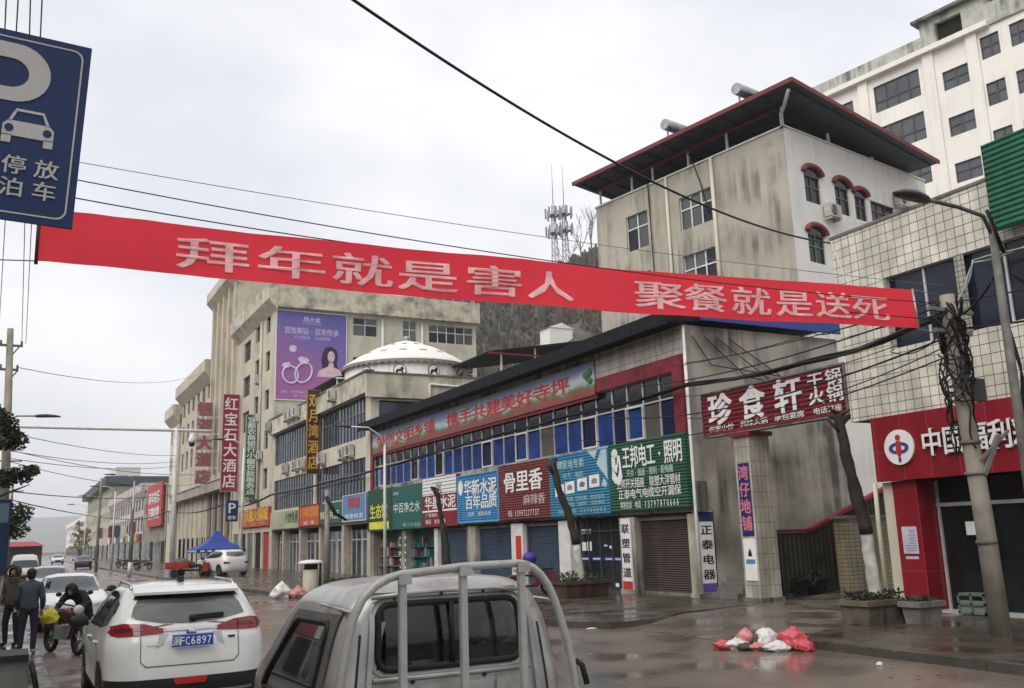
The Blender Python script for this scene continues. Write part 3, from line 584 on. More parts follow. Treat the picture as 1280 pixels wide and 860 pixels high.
MB().prism(FW, [(19.6,0),(26,0),(26,3.35),(21.6,1.78),(19.6,1.78)], -.15, 0).build('wall', mat('mossy_concrete', (.07,.068,.055), .9, var=.4, vs=1.5, streak=.6, stain=(1.5,.6,(.02,.025,.015))), W)
g = MB()
for k in range(34): x_ = 19.7+.185*k; z_ = 1.78 if x_ < 21.6 else 1.78+(x_-21.6)*.357; g.box(x_-.018, x_+.018, 21.27, 21.29, .15, z_)
g.build('railing_bars', mat('rusty_dark_bar', (.02,.018,.016), .7), W)
g = MB(); g.bar((19.6,21.36,1.84),(21.6,21.36,1.84), .22, .1); g.bar((21.6,21.36,1.84),(26,21.36,3.41), .22, .1); g.build('red_coping', m_red, W)
t = T('tiled_gate_post', 'low yellowish tiled block at the back of the alley beside the white-washed tree', 'gate post', (23.4, 20.6, 0)); m_yt = tile_mat('yellow_tile', (.36,.32,.2), (.12,.1,.06), .22, 'XYZ', gw=.012, sizez=.12)
MB().box(22.2, 25.2, 20.4, 20.9, 0, 2.15).build('tiled_body', m_yt, t); MB().box(22.12, 25.3, 20.33, 20.97, 2.15, 2.25).build('cap', m_concd, t)
g = MB()
for i in range(4): g.box(X0+.35+.22*i, X0+1.7, 21.0, 22.15, .14*i, .14*(i+1))
tag(g.build('stone_steps', m_concd), 'four dark concrete steps against the stained gable wall left of the tiled pillar', 'steps')
# ------------------------------------------------------------ hotel block with the yurt on its roof
H = T('yurt_hotel', 'beige three-storey building with strips of dark windows, many air conditioners and a roof terrace', 'building', (X0+5, 63, 0))
g = MB(); ya, yb = 51.25, 75.0
g.wall(FA, ya, yb, 3.0, 11.7, [(52.2,62.6,4.5,6.8),(63.2,74.4,4.5,6.8),(52.2,62.6,8.0,10.5),(63.2,74.4,8.0,10.5)], .2)
FH = Fr((0,ya,0), (1,0,0), (0,0,1), (0,-1,0)); g.wall(FH, X0, 29, 0, 11.6, [(X0+.5,X0+3.2,8.3,10.1),(X0+3.9,28,8.3,9.9)], 1.2)
g.face([(X0,yb,0),(29,yb,0),(29,yb,11.7),(X0,yb,11.7)]); g.face([(29,ya,0),(29,yb,0),(29,yb,11.7),(29,ya,11.7)]); g.face([(X0,ya+.01,11.0),(29,ya+.01,11.0),(29,yb,11.0),(X0,yb,11.0)])
g.box(X0, X0+.5, ya, yb, 2.95, 3.0); g.build('wall', m_cream, H)
g = MB(); g.fbox(FA, ya-.02, yb, 10.5, 11.72, 0, .35); g.box(X0-.35, 29, ya-.3, ya-.02, 10.2, 11.62); g.build('parapet', mat('weathered_parapet', (.52,.48,.37), .85, var=.15, vs=.8, streak=.22, stain=(.9,.6,(.16,.15,.12))), H)
g = MB(); g.fbox(FA, ya-.3, yb+.05, 11.72, 11.82, -.1, .42); g.box(X0-.4, 29, ya-.36, ya, 11.62, 11.72); g.build('parapet_coping', m_concd, H)
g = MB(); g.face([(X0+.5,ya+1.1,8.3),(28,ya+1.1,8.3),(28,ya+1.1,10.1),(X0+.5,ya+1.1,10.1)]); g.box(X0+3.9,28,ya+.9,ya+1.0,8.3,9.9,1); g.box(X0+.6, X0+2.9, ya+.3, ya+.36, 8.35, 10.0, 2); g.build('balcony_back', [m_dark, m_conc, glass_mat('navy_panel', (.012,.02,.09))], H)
g = MB(); g.box(X0+3.2, X0+3.35, ya-.03, ya+.05, 8.3, 10.15); g.box(X0+.4, X0+3.2, ya-.03, ya+.05, 10.06, 10.14); g.build('white_door_frame', m_wpaint, H)
pipe(H, [(X0+3.6,ya-.38,9.3),(X0+3.6,ya-.38,11.0),(X0+3.6,ya-.38,11.1),(28,ya-.38,10.9)], .07)
m_gfr = mat('grey_blue_frame', (.17,.18,.20), .5)
for (a, b) in ((52.2,62.6),(63.2,74.4)):
    n = 4; wd = (b-a)/n
    for i in range(n):
        window(H, FA, a+i*wd, a+(i+1)*wd, 4.5, 6.8, 4, (.62,), mats=[m_gdark, m_gnavy, m_gteal], gl=(0,0,1,2), dep=.15, fw=.045, fm=m_gfr)
        window(H, FA, a+i*wd, a+(i+1)*wd, 8.0, 10.5, 4, (.62,), mats=[m_gdark, m_gnavy, m_gteal], gl=(0,1,1,2), dep=.15, fw=.045, fm=m_gfr)
for u, v in ((57.3,10.9),(66.0,10.95),(67.2,10.95),(68.5,10.95),(74.6,10.9),(65.6,7.2),(67.3,7.2),(70.2,7.2),(56.0,7.0),(54.6,7.05),(60.6,7.1)): ac_unit(H, FA, u, v, .35 if v > 10 else 0, 1.25)
for y in (51.3, 56.2, 61.2, 66.2, 71.0, 74.6): MB().box(X0-.02, X0+.5, y, y+.42, 0, 2.97).build('pier', mat('warm_pier', (.42,.36,.3), .7, var=.2), H)
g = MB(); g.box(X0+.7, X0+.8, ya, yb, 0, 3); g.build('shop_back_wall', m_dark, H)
q = random.Random(11)
for i, y in enumerate((51.9, 53.9, 56.8, 58.9, 61.8, 63.9, 66.8, 68.7, 71.6)):
    o = MB().box(X0+.4, X0+.44, y, y+1.9, 0, 2.6).build('shop_front', [m_gdark, m_gteal, mat('maroon_shop_front', (.10,.02,.025), .4), m_ggrey][q.choice((0,1,2,3,0))], H); k = MB()
    for yy in (y, y+.95, y+1.86): k.box(X0+.34, X0+.4, yy, yy+.06, 0, 2.6)
    k.box(X0+.34, X0+.4, y, y+1.9, 2.0, 2.07); k.build('door_frame', m_alu if i % 2 else m_wpaint, o)
# yurt on the roof terrace
Y = T('yurt', 'round white yurt with a conical roof and horse medallions standing on the roof terrace', 'yurt', (22.9, 58.2, 11.0)); c = (22.9, 58.2, 0)
m_can = mat('white_canvas', (.72,.70,.66), .7, var=.06, streak=.15); MB().lathe([(4.15,11.0),(4.18,12.2),(4.2,13.35)], c, 64).build('canvas_wall', m_can, Y)
MB().lathe([(4.42,13.28),(4.35,13.40),(3.4,14.02),(2.2,14.66),(1.0,15.12),(.4,15.28)], c, 64).build('roof', mat('cream_canvas_roof', (.70,.67,.62), .75, var=.06, bump=.1, bs=3), Y)
g = MB()
for i in range(60):
    a0, a1 = [2*math.pi*(i+e)/60 for e in (0, 1)]; am = (a0+a1)/2; p = lambda a, r, z: (c[0]+r*math.cos(a), c[1]+r*math.sin(a), z)
    g.face([p(a0,4.44,13.3), p(a1,4.44,13.3), p(a1,4.44,13.16), p(am,4.44,13.04), p(a0,4.44,13.16)], 0)
    for rr in ((3.3, 14.09), (2.0, 14.75)):
        if i % 4 == 0: g.face([p(a0,rr[0],rr[1]), p(a1+.05,rr[0],rr[1]), p(a1+.05,rr[0]-.25,rr[1]+.125), p(a0,rr[0]-.25,rr[1]+.125)], 0)
g.build('scalloped_trim', mat('grey_brown_trim', (.22,.2,.18), .8), Y)
g = MB()
for az in (-2.05, -1.52, -.95, -2.6, -.4):
    ctr = Vector((c[0]+4.2*math.cos(az), c[1]+4.2*math.sin(az), 12.55)); FM = Fr(ctr, (-math.sin(az), math.cos(az), 0), (0,0,1), (math.cos(az), math.sin(az), 0)); FM.V = Vector((0,0,1))
    o_ = [(.42*math.cos(k*.2618), .42*math.sin(k*.2618)) for k in range(24)]; g.prism(FM, o_, .03, .06, 0); g.prism(FM, [(x*.88, y*.88) for x, y in o_], .05, .07, 1)
    g.prism(FM, [(-.28,-.2),(-.24,.02),(-.1,.1),(.04,.08),(.12,.26),(.22,.2),(.28,.08),(.2,-.02),(.26,-.22),(.18,-.22),(.1,-.08),(-.08,-.06),(-.14,-.22),(-.2,-.22)], .071, .08, 0)
g.build('horse_medallion', [m_ktxt, m_can], Y)
g = MB(); g.lathe([(.5,15.2),(.45,15.3),(.25,15.33),(.22,15.45),(.3,15.55),(.2,15.65),(.02,15.7)], c, 20); g.bar((c[0]-1,c[1],15.1),(c[0]+1,c[1],15.1),.08,.05); g.build('finial', m_steel, Y)
def shed(label, x0, x1, y0, y1, zl, zh, posts, rm, hz=11.0):
    t = T('roof_shed', label, 'roof canopy', ((x0+x1)/2, (y0+y1)/2, hz)); g = MB()
    g.hexa([(x0,y0,zl),(x1,y0,zh),(x1,y1,zh),(x0,y1,zl),(x0,y0,zl+.12),(x1,y0,zh+.12),(x1,y1,zh+.12),(x0,y1,zl+.12)]); g.build('roof_sheet', rm, t); g = MB()
    for x, y in posts: g.bar((x,y,hz),(x,y,zl+(zh-zl)*(x-x0)/(x1-x0)), .1); g.build('post', m_wpaint, t); g = MB()
    g.box(x0-.02, x1+.02, y0-.06, y0, min(zl,zh)-.05, min(zl,zh)+.06); g.build('edge_beam', m_red if 'red' in label else m_wpaint, t); return t
shed('small black roof canopy on posts in front of the purple billboard', 18.3, 21.5, 59.5, 66.5, 12.75, 13.15, [(18.5,59.8),(20.2,59.8),(18.5,66)], m_darkroof)
shed('dark roof shed with a red edge beam on white posts right of the yurt', 24.6, 33, 49.0, 56, 12.9, 14.3, [(25.6,49.3),(28,49.3),(31,49.3)], m_darkroof, 8.7)
# shop signs of the hotel block
SH = 'shop signs over the beige block'
F_ = lambda lab, yh, yl, z0, z1, pm, rows, **k: shop_sign(lab, yh, yl, z0, z1, pm, rows, group=SH, **k)
F_('plain beige shop sign fading into green with dark characters', 74.6, 66.05, 3.02, 4.32, mat('faded_green_face', (.36,.38,.24), .5, var=.25, vs=.3), [('小炒鱼香', .55, .98, .3, .9, mat('dark_green_lettering', (.03,.09,.03)), .02)])
F_('orange-red shop sign with yellow characters in the beige block', 66.0, 60.9, 3.05, 4.5, mat('vermilion_face', (.48,.07,.025), .5), [('川味酒家', .06, .96, .42, .86, m_org, .02), ('电话 订餐', .25, .75, .08, .24, m_wtxt)], border=m_red)
F_('green shop sign with pale yellow characters between the orange and blue signs', 60.85, 56.0, 3.1, 4.4, mat('pine_green_face', (.02,.10,.07), .5), [('鲜花礼品', .04, .9, .22, .6, mat('cream_lettering', (.6,.6,.4)), .016)])
F_('blue lit shop sign with a red panel in the middle', 55.9, 51.5, 3.1, 4.7, mat('sky_blue_face', (.10,.22,.42), .4), [('名烟名酒', .22, .74, .5, .88, m_rtxt, .03), ('副食批发', .1, .9, .12, .28, m_wtxt)], border=m_wpaint)

def blade(label, x0, x1, y, z0, z1, s, pm, tm, bold=.02, edge=None, cat='vertical sign', fill=.8):
    t = T('blade_sign', label, cat, ((x0+x1)/2, y, z0)); F = Fr((x0,y,0), (1,0,0), (0,0,1), (0,-1,0)); w_ = x1-x0
    MB().fbox(F, 0, w_, z0, z1, -.18, 0).build('panel', pm, t)
    for sg in (1, -1):
        G = F if sg > 0 else Fr((x1,y+.18,0), (-1,0,0), (0,0,1), (0,1,0)); g = MB(); put_text(g, G, s, .14*w_, .86*w_, z0+.2, z1-.2, .012, bold, fill=fill, vertical=True); g.build('lettering', tm, t)
    g = MB()
    for z in (z0+.5, z1-.5): g.box(x1, X0+.05, y+.04, y+.1, z-.04, z+.04)
    for a in ((0,w_,z0-.04,z0),(0,w_,z1,z1+.04),(-.04,0,z0-.04,z1+.04),(w_,w_+.04,z0-.04,z1+.04)): g.fbox(F, *a, -.19, .012)
    g.build('bracket', edge or m_steel, t); return t
blade('black-brown vertical hotel sign with large gold characters on the beige block', 17.0, 17.85, 61.6, 6.5, 12.2, '双月湾酒店', m_brown, m_ytxt, .025, mat('dull_gold_edge', (.3,.17,.04), .5))

# ------------------------------------------------------------ tall block with the purple billboard
K = T('billboard_block', 'tall ochre block with a taller stair tower and a purple billboard on its side wall', 'building', (26, 88, 0))
y0, y1, zt = 75.05, 90.3, 23.2; FK = Fr((0,y0,0), (1,0,0), (0,0,1), (0,-1,0)); m_och = mat('ochre_render', (.50,.445,.35), .85, var=.1, vs=.3, streak=.14, stain=(.4,.4,(.27,.23,.17))); m_side = mat('grey_green_render', (.47,.455,.37), .85, var=.1, vs=.25, streak=.14, stain=(.35,.45,(.22,.215,.18)))
fl = [17.4+1.6*0, 14.2, 11.0, 7.8]
F_('red shop sign with big golden yellow characters left of the plain beige one', 86.3, 75.1, 3.4, 4.9, mat('scarlet_sign_face', (.42,.05,.025), .5), [('金凤凰火锅城', .04, .97, .3, .95, mat('deep_yellow_lettering', (.7,.42,.05), .5), .03), ('宴席 住宿 停车', .1, .9, .06, .24, m_ytxt)])
hs = [(u-.75, u+.75, z, z+1.7) for z in (19.6, 16.3, 13.0, 9.7, 6.4) for u in (77.6, 81.6)] + [(84.4, 87.2, z, z+1.9) for z in (18.6, 15.3, 12.0, 8.7)]
g = MB(); g.wall(FA, y0, y1, 2.9, zt-1.2, hs, .25)
sh = [(24.6,26.8,19.4,21.0),(29.2,30.5,19.0,21.1),(31.7,36.1,19.3,20.9),(24.6,26.8,16.0,17.5),(29.2,30.5,15.6,17.6),(31.7,36.1,15.6,17.2),(31.7,36.1,11.9,13.5)]
g2 = MB(); g2.wall(FK, X0, 36.4, 0, zt-1.7, sh, .2); g2.face([(36.4,y0,0),(36.4,y1,0),(36.4,y1,zt-1.7),(36.4,y0,zt-1.7)]); g2.face([(X0,y0,21.5),(36.4,y0,21.5),(36.4,y1,21.5),(X0,y1,21.5)]); g2.build('side_wall', m_side, K)
g.build('front_wall', m_och, K)
for h in hs: window(K, FA, *h, 2 if h[1]-h[0] < 2 else 4, (.65,), mats=[m_gdark, m_ggrey], dep=.22, fw=.08, fm=m_concd)
for h in sh: window(K, FK, *h, 2 if h[1]-h[0] < 3 else 5, (.62,), mats=[m_ggrey, m_gdark, m_curt], gl=(0,1,0,2) if h[0] < 25 else (0,1,0), dep=.15, fw=.07, fm=m_wpaint)
g = MB(); F_p = [(X0-.7, zt+.1), (X0-.7, zt-1.9), (X0, zt-2.0), (X0, zt+.1)]
g.box(X0-.75, X0, y0-.6, y1, zt-1.3, zt); g.box(X0, 36.6, y0-.55, y0, zt-1.9, zt); g.hexa([(X0-.75,y0-.6,zt-1.3),(X0,y0-.6,zt-2.2),(X0,y1,zt-2.2),(X0-.75,y1,zt-1.3),(X0-.75,y0-.6,zt-1.29),(X0,y0-.6,zt-1.29),(X0,y1,zt-1.29),(X0-.75,y1,zt-1.29)])
g.build('parapet', mat('cornice_render', (.50,.46,.36), .85, var=.15, streak=.16, stain=(.8,.75,(.14,.13,.11))), K)
g = MB(); g.box(31.2, 36.3, y0+.4, y0+5, zt-.2, zt+2.2); o = g.build('roof_room', m_side, K); F5 = Fr((0,y0+.4,0), (1,0,0), (0,0,1), (0,-1,0)); window(o and K, F5, 31.4, 36.2, zt+.1, zt+1.8, 5, (), mats=[m_ggrey], dep=-.03, fm=m_wpaint)
pipe(K, [(31.0,y0-.1,zt-2.2),(31.0,y0-.1,14)], .1); pipe(K, [(X0-.1,79.6,zt-2.2),(X0-.1,79.6,5)], .1, m_side); pipe(K, [(27.25,y0-.08,zt-2.1),(27.25,y0-.08,12)], .12)
for u, v in ((80.2,15.7),(80.0,12.3),(78.9,9.0)): ac_unit(K, FA, u, v, 0, 1.2)
# stair tower and rear wing of the same block
ty0, ty1, tz = 90.35, 103.2, 29.3; hs = [(u-.55, u+.55, z, z+2.0) for z in (24.6, 21.0, 17.4, 13.8, 10.2) for u in (92.5, 95.4, 98.3, 101.2)]
g = MB(); g.wall(FA, ty0, ty1, 8.3, tz-1, hs, .3); g.wall(Fr((0,ty0,0), (1,0,0), (0,0,1), (0,-1,0)), X0, 30, 20, tz-1); g.face([(X0,ty1,0),(30,ty1,0),(30,ty1,tz),(X0,ty1,tz)]); g.face([(30,ty0,0),(30,ty1,0),(30,ty1,tz),(30,ty0,tz)]); g.face([(X0,ty0,tz-.5),(30,ty0,tz-.5),(30,ty1,tz-.5),(X0,ty1,tz-.5)]); g.build('stair_tower', m_och, K)
g = MB(); g.box(X0-.9, 30.2, ty0-.4, ty1+.5, tz-1, tz); g.hexa([(X0-.9,ty0-.4,tz-1),(X0,ty0-.4,tz-2),(X0,ty1+.5,tz-2),(X0-.9,ty1+.5,tz-1),(X0-.9,ty0-.4,tz-.99),(X0,ty0-.4,tz-.99),(X0,ty1+.5,tz-.99),(X0-.9,ty1+.5,tz-.99)]); g.build('tower_cornice', m_och, K)
for h in hs: window(K, FA, *h, 1, (.6,), mats=[m_gdark, m_ggrey], dep=.26, fw=.09, fm=m_concd)
for y in (91.0, 93.9, 96.8, 99.7, 102.6): MB().fbox(FA, y-.28, y+.28, 9.2, tz-1.3, 0, .35).build('pilaster', m_och, K)
g = MB(); g.fbox(FA, 91, 126, 7.3, 8.25, 0, .9); g.fbox(FA, 91, 126, 8.25, 8.35, -.1, 1.0); g.build('street_canopy', mat('canopy_concrete', (.36,.33,.29), .85, streak=.3), K)
g = MB(); g.box(X0+.2, X0+.3, 90.4, 126, 0, 7.4); g.build('arcade_glass', m_gnavy, K)
for i in range(12): MB().box(X0-.1, X0+.19, 90.6+i*3.2, 91.05+i*3.2, 0, 7.3).build('arcade_column', m_och, K)
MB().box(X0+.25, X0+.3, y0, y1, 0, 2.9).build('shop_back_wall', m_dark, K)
for i in range(6): MB().box(X0-.02, X0+.24, 75.1+i*2.9, 75.6+i*2.9, 0, 2.9).build('arcade_column', m_och, K)
for i in range(16):
    MB().box(X0-.0 if i > 4 else X0+.12, X0+.18, 75.9+i*3, 78.0+i*3, 0, 2.85).build('shop_front', [m_dark, mat('red_shop_front', (.34,.02,.02), .5), m_gteal, m_ggrey][(1,0,2,0,3)[i % 5]], K)
# purple billboard
t = T('billboard', 'large purple jewellery billboard with two rings and a dark-haired woman on the side wall', 'billboard', (23.8, y0-.2, 15.4)); FB = Fr((17.98,y0-.12,13.55), (.882,0,0), (0,0,.882), (0,-1,0)); Wb, Hb = 6.75, 8.5
m_pur = bpy.data.materials.new('purple_print'); m_pur.use_nodes = True; tt = m_pur.node_tree; bb = tt.nodes['Principled BSDF']; nn = tt.nodes.new; bb.inputs['Roughness'].default_value = .5
cc = nn('ShaderNodeTexCoord'); s2 = nn('ShaderNodeSeparateXYZ'); tt.links.new(cc.outputs['Object'], s2.inputs[0]); n2 = nn('ShaderNodeTexNoise'); n2.inputs['Scale'].default_value = .5; tt.links.new(cc.outputs['Object'], n2.inputs[0])
mA = nn('ShaderNodeMath'); mA.operation = 'MULTIPLY_ADD'; mA.inputs[1].default_value = .45; tt.links.new(s2.outputs[0], mA.inputs[0]); tt.links.new(s2.outputs[2], mA.inputs[2]); mB = nn('ShaderNodeMath'); mB.operation = 'MULTIPLY_ADD'; mB.inputs[1].default_value = 2; tt.links.new(n2.outputs[0], mB.inputs[0]); tt.links.new(mA.outputs[0], mB.inputs[2])
mC = nn('ShaderNodeMath'); mC.operation = 'MULTIPLY'; mC.inputs[1].default_value = .1; tt.links.new(mB.outputs[0], mC.inputs[0]); r2 = nn('ShaderNodeValToRGB'); tt.links.new(mC.outputs[0], r2.inputs[0]); tt.links.new(r2.outputs[0], bb.inputs['Base Color'])
el = r2.color_ramp.elements; el[0].position = .0; el[0].color = (.28,.10,.28,1); el[1].position = .95; el[1].color = (.06,.07,.25,1); e_ = el.new(.3); e_.color = (.14,.10,.34,1); e_ = el.new(.6); e_.color = (.08,.08,.31,1)
MB().fbox(FB, 0, Wb, 0, Hb, -.1, 0).build('panel', m_pur, t)
g = MB()
for a in ((-.08,Wb+.08,-.08,0),(-.08,Wb+.08,Hb,Hb+.1),(-.08,0,0,Hb),(Wb,Wb+.08,0,Hb)): g.fbox(FB, *a, -.11, .03)
g.build('border', m_wpaint, t); m_lil = mat('lilac_print', (.50,.44,.62), .5); g = MB(); g.fbox(FB, 2.4, 4.3, 7.38, 7.42, .002, .01); g.build('rule_line', m_lil, t)
for s_, a_, b_, c_, d_, e_ in (('周大金', 2.5, 4.2, 7.55, 8.05, .02), ('首饰美钻·百年传承', .7, 6.0, 6.3, 6.95, .012), ('千足金饰 全场特惠', 1.6, 5.2, 5.85, 6.15, .004), ('地址 寺坪镇东门', .5, 3.0, .6, .85, .004), ('热线 3997', 1.7, 3.0, .25, .48, .004)): g = MB(); put_text(g, FB, s_, a_, b_, c_, d_, .01, e_); g.build('lettering', m_lil, t)
g = MB()
def ring(cu, cv, ru, rv, th, tilt):
    P = []
    for k in range(29):
        a = 2*math.pi*k/28; x, y = ru*math.cos(a), rv*math.sin(a); P.append(FB(cu+x*math.cos(tilt)-y*math.sin(tilt), cv+x*math.sin(tilt)+y*math.cos(tilt), .03))
    g.tube(P, th, 6, cap=False)
ring(1.35, 2.35, .72, .82, .09, .3); ring(2.6, 2.6, .75, 1.0, .09, -.45)
for cu, cv, s, tl in ((.95,3.2,.5,.3),(2.55,3.75,.62,-.15)):
    q_ = [(-.9,.15),(-.6,.55),(.6,.55),(.9,.15),(.4,-.5),(-.4,-.5)]; g.prism(FB, [(cu+s*(x*math.cos(tl)-y*math.sin(tl)), cv+s*(x*math.sin(tl)+y*math.cos(tl))) for x, y in q_], .02, .08)
g.prism(FB, cc_(.36,1.55,4.85,14), .01, .03); g.build('ring_picture', mat('diamond_print', (.55,.48,.62), .4, var=.25, vs=2.5), t)
g = MB(); g.prism(FB, [(4.45,3.0),(4.3,3.9),(4.45,4.7),(4.75,5.2),(5.3,5.3),(5.8,5.0),(5.95,4.4),(5.85,3.6),(6.05,3.0)], .004, .01, 0); g.prism(FB, [(3.9,2.3),(4.1,2.9),(4.7,3.2),(5.0,3.35),(5.05,3.7),(5.5,3.7),(5.5,3.3),(6.0,3.1),(6.4,2.7),(6.45,2.3)], .011, .014, 1)
g.prism(FB, [(5.27+.36*math.cos(k*.4488), 4.3+.56*math.sin(k*.4488)) for k in range(14)], .015, .018, 1); g.prism(FB, [(4.85,4.3),(4.95,4.8),(5.3,4.95),(5.7,4.7),(5.5,5.1),(5.1,5.15),(4.8,4.8)], .019, .021, 0)
for a in (5.12, 5.42): g.prism(FB, [(a-.07,4.38),(a+.07,4.38),(a+.05,4.44),(a-.05,4.44)], .019, .021, 0)
g.prism(FB, [(5.17,4.0),(5.37,4.0),(5.32,3.94),(5.22,3.94)], .019, .021, 2); g.build('woman_portrait', [mat('portrait_hair', (.03,.02,.05)), mat('portrait_skin', (.55,.42,.45)), mat('portrait_lips', (.4,.08,.12))], t)
blade('dark red vertical hotel sign with white characters on the ochre block', 16.3, 17.75, 88.0, 6.8, 15.8, '红宝石大酒店', mat('wine_red_face', (.28,.014,.04), .5), m_wtxt, .016)
blade('narrow green vertical bank sign with white characters beside the billboard block', 17.0, 17.9, 81.0, 5.9, 13.0, '宜都农商银行小额贷款服务点', mat('bank_green_face', (.01,.13,.05), .5), m_wtxt, .02, fill=.9)
t = T('letter_stack_sign', 'old open frame stack of faded red characters on white bars beyond the red hotel sign', 'vertical sign', (16.4, 99, 8.3)); F6 = Fr((15.6,99,0), (1,0,0), (0,0,1), (0,-1,0)); g = MB(); k = MB()
for i, ch in enumerate('银河大酒店'):
    z = 15.9-i*1.75; put_char(g, F6, ch, .9, z, 1.3, 1.3, .05, .04, depth=.05); k.fbox(F6, 0, 2.3, z-.9, z-.8, -.1, 0); k.fbox(F6, .1, 1.7, z-.72, z+.72, -.06, -.02, 1)
k.fbox(F6, .05, .13, 8.0, 16.8, -.1, -.061); k.fbox(F6, 1.75, 1.83, 8.0, 16.8, -.1, -.061); g.build('lettering', mat('faded_red_lettering', (.30,.10,.10), .6), t); k.build('sign_frame', [m_wpaint, mat('faded_cream_panel', (.42,.38,.34), .7)], t)
# blocks beyond
def block(label, y0, y1, z, x1, m, cornice=.9, rows=(), cols=0, win=(1.2,1.7), shops=True, name='apartment_block'):
    t = T(name, label, 'building', ((X0+x1)/2, (y0+y1)/2, 0)); st = (y1-y0)/max(cols,1); hs = [(y0+st*(i+.5)-win[0]/2, y0+st*(i+.5)+win[0]/2, r, r+win[1]) for r in rows for i in range(cols)]
    g = MB(); g.wall(FA, y0, y1, 0, z, hs, .25); g.face([(X0,y0,0),(x1,y0,0),(x1,y0,z),(X0,y0,z)]); g.face([(X0,y1,0),(x1,y1,0),(x1,y1,z),(X0,y1,z)]); g.face([(x1,y0,0),(x1,y1,0),(x1,y1,z),(x1,y0,z)]); g.face([(X0,y0,z-.01),(x1,y0,z-.01),(x1,y1,z-.01),(X0,y1,z-.01)]); g.build('wall', m, t)
    if cornice: g = MB(); g.box(X0-cornice, x1, y0-.3, y1+.3, z-1.1, z+.25); g.hexa([(X0-cornice,y0-.3,z-1.1),(X0,y0-.3,z-2.2),(X0,y1+.3,z-2.2),(X0-cornice,y1+.3,z-1.1),(X0-cornice,y0-.3,z-1.09),(X0,y0-.3,z-1.09),(X0,y1+.3,z-1.09),(X0-cornice,y1+.3,z-1.09)]); g.build('cornice', m, t)
    for h in hs: window(t, FA, *h, 2, (.6,), mats=[m_gdark, m_ggrey], dep=.2, fw=.1, fm=m_concd)
    if shops:
        k = int((y1-y0)/4)
        for i in range(k): MB().fbox(FA, y0+i*4+.5, y0+i*4+3.5, 0, 2.8, .01, .05).build('shop_front', [m_dark, m_gteal, m_ggrey][i % 3], t)
    return t
b4 = block('ochre block with a flared cornice beyond the stair tower', 103.6, 124.5, 21.8, 32, m_och, .9, (18.0,14.6,11.2), 6, (1.6,2.2), False)
block('lower pale block with a flared cornice at the far end of the ochre row', 126.5, 134, 20.0, 30, m_cream, .9, (15.5,12,8.5,5), 3)
b6 = block('olive-grey two-storey block carrying a red advertisement board', 135, 160, 10.6, 30, mat('olive_render', (.26,.25,.19), .85, streak=.3), 0, (7.0,), 5)
t = T('red_board', 'square red advertisement board with white characters on the far olive-grey block', 'billboard', (X0-.3, 146, 5.4)); F7 = Fr((X0-.5,152.5,0), (0,-1,0), (0,0,1), (-1,0,0)); MB().fbox(F7, 0, 16, 4.9, 11.0, -.3, 0).build('panel', mat('poster_red', (.42,.03,.035), .5), t); g = MB(); put_text(g, F7, '新年快乐', 2, 14, 8.2, 9.8, .03, .03); put_text(g, F7, '万事如意', 2, 14, 6.0, 7.6, .03, .03); g.build('lettering', m_wtxt, t)
block('long white block with rows of narrow windows farther along the street', 161, 222, 12.0, 30, mat('pinkish_grey_render', (.50,.455,.43), .85, streak=.3), .6, (8.0,4.6), 14, (2.6,2.4))
b8 = block('pale far block under a dark blue sheet roof', 223, 300, 15.5, 34, mat('greenish_cream_render', (.46,.44,.34), .85, streak=.3), .0, (11.5,8.0,4.5), 14, (2.4,2.0))
MB().box(X0-1.5, 35, 221, 302, 15.7, 17.6).build('roof', mat('slate_blue_roof', (.05,.055,.075), .6), b8); MB().box(X0+1, 24, 226, 240, 17.6, 20).build('roof_tank', m_wpaint, b8)
block('farthest pale block at the end of the right-hand row', 301, 420, 11.5, 32, m_blush, .5, (7.5,4.0), 18, (2.4,2.0))
# ------------------------------------------------------------ tan house with the sheet roof, white block behind it (both turned about 9.5 degrees)
a9 = R(-9.5); E1 = Vector((math.sin(a9), math.cos(a9), 0)); E2 = Vector((math.cos(a9), -math.sin(a9), 0)); C2, C1 = 32.746, 22.40
FTl = Fr(E2*C2, E1, (0,0,1), -E2)           # left face: u along E1
FTr = Fr(E1*C1, E2, (0,0,1), -E1)           # right face: u along E2
TB = T('tan_house', 'tall tan house with a white end wall, arched windows and an overhanging dark sheet roof', 'building', tuple(E1*C1+E2*C2), 0)
hl = [(30.85,32.4,16.1,18.0),(26.7,28.7,16.2,17.85),(26.7,28.7,13.0,14.9),(30.85,32.4,13.0,14.8),(26.7,28.7,9.9,11.7)]
g = MB(); g.wall(FTl, 22.4, 34.6, 0, 19.2, hl, .2); g.build('tan_wall', m_tan, TB)
g = MB(); hr = [(33.9,35.1,16.0,17.3),(36.2,37.35,15.9,17.25),(37.75,38.75,15.9,17.1),(39.1,41.2,15.95,17.1),(33.75,35.0,13.2,14.5)]
g.wall(FTr, C2, 44.5, 0, 19.2, hr, .2); g.wall(Fr(E1*34.6, E2, (0,0,1), E1), C2, 44.5, 0, 19.2); g.wall(Fr(E2*44.5, E1, (0,0,1), E2), 22.4, 34.6, 0, 19.2); g.face([FTl(22.4,19.19,0), FTl(34.6,19.19,0), FTl(34.6,19.19,-11.75), FTl(22.4,19.19,-11.75)]); g.build('white_wall', m_white, TB)
for h in hl: window(TB, FTl, *h, 3 if h[1]-h[0] > 1.7 else 2, (.62,), mats=[m_ggrey, m_gdark, m_curt], gl=(0,1,0), dep=.14, fw=.07, fm=m_wpaint)
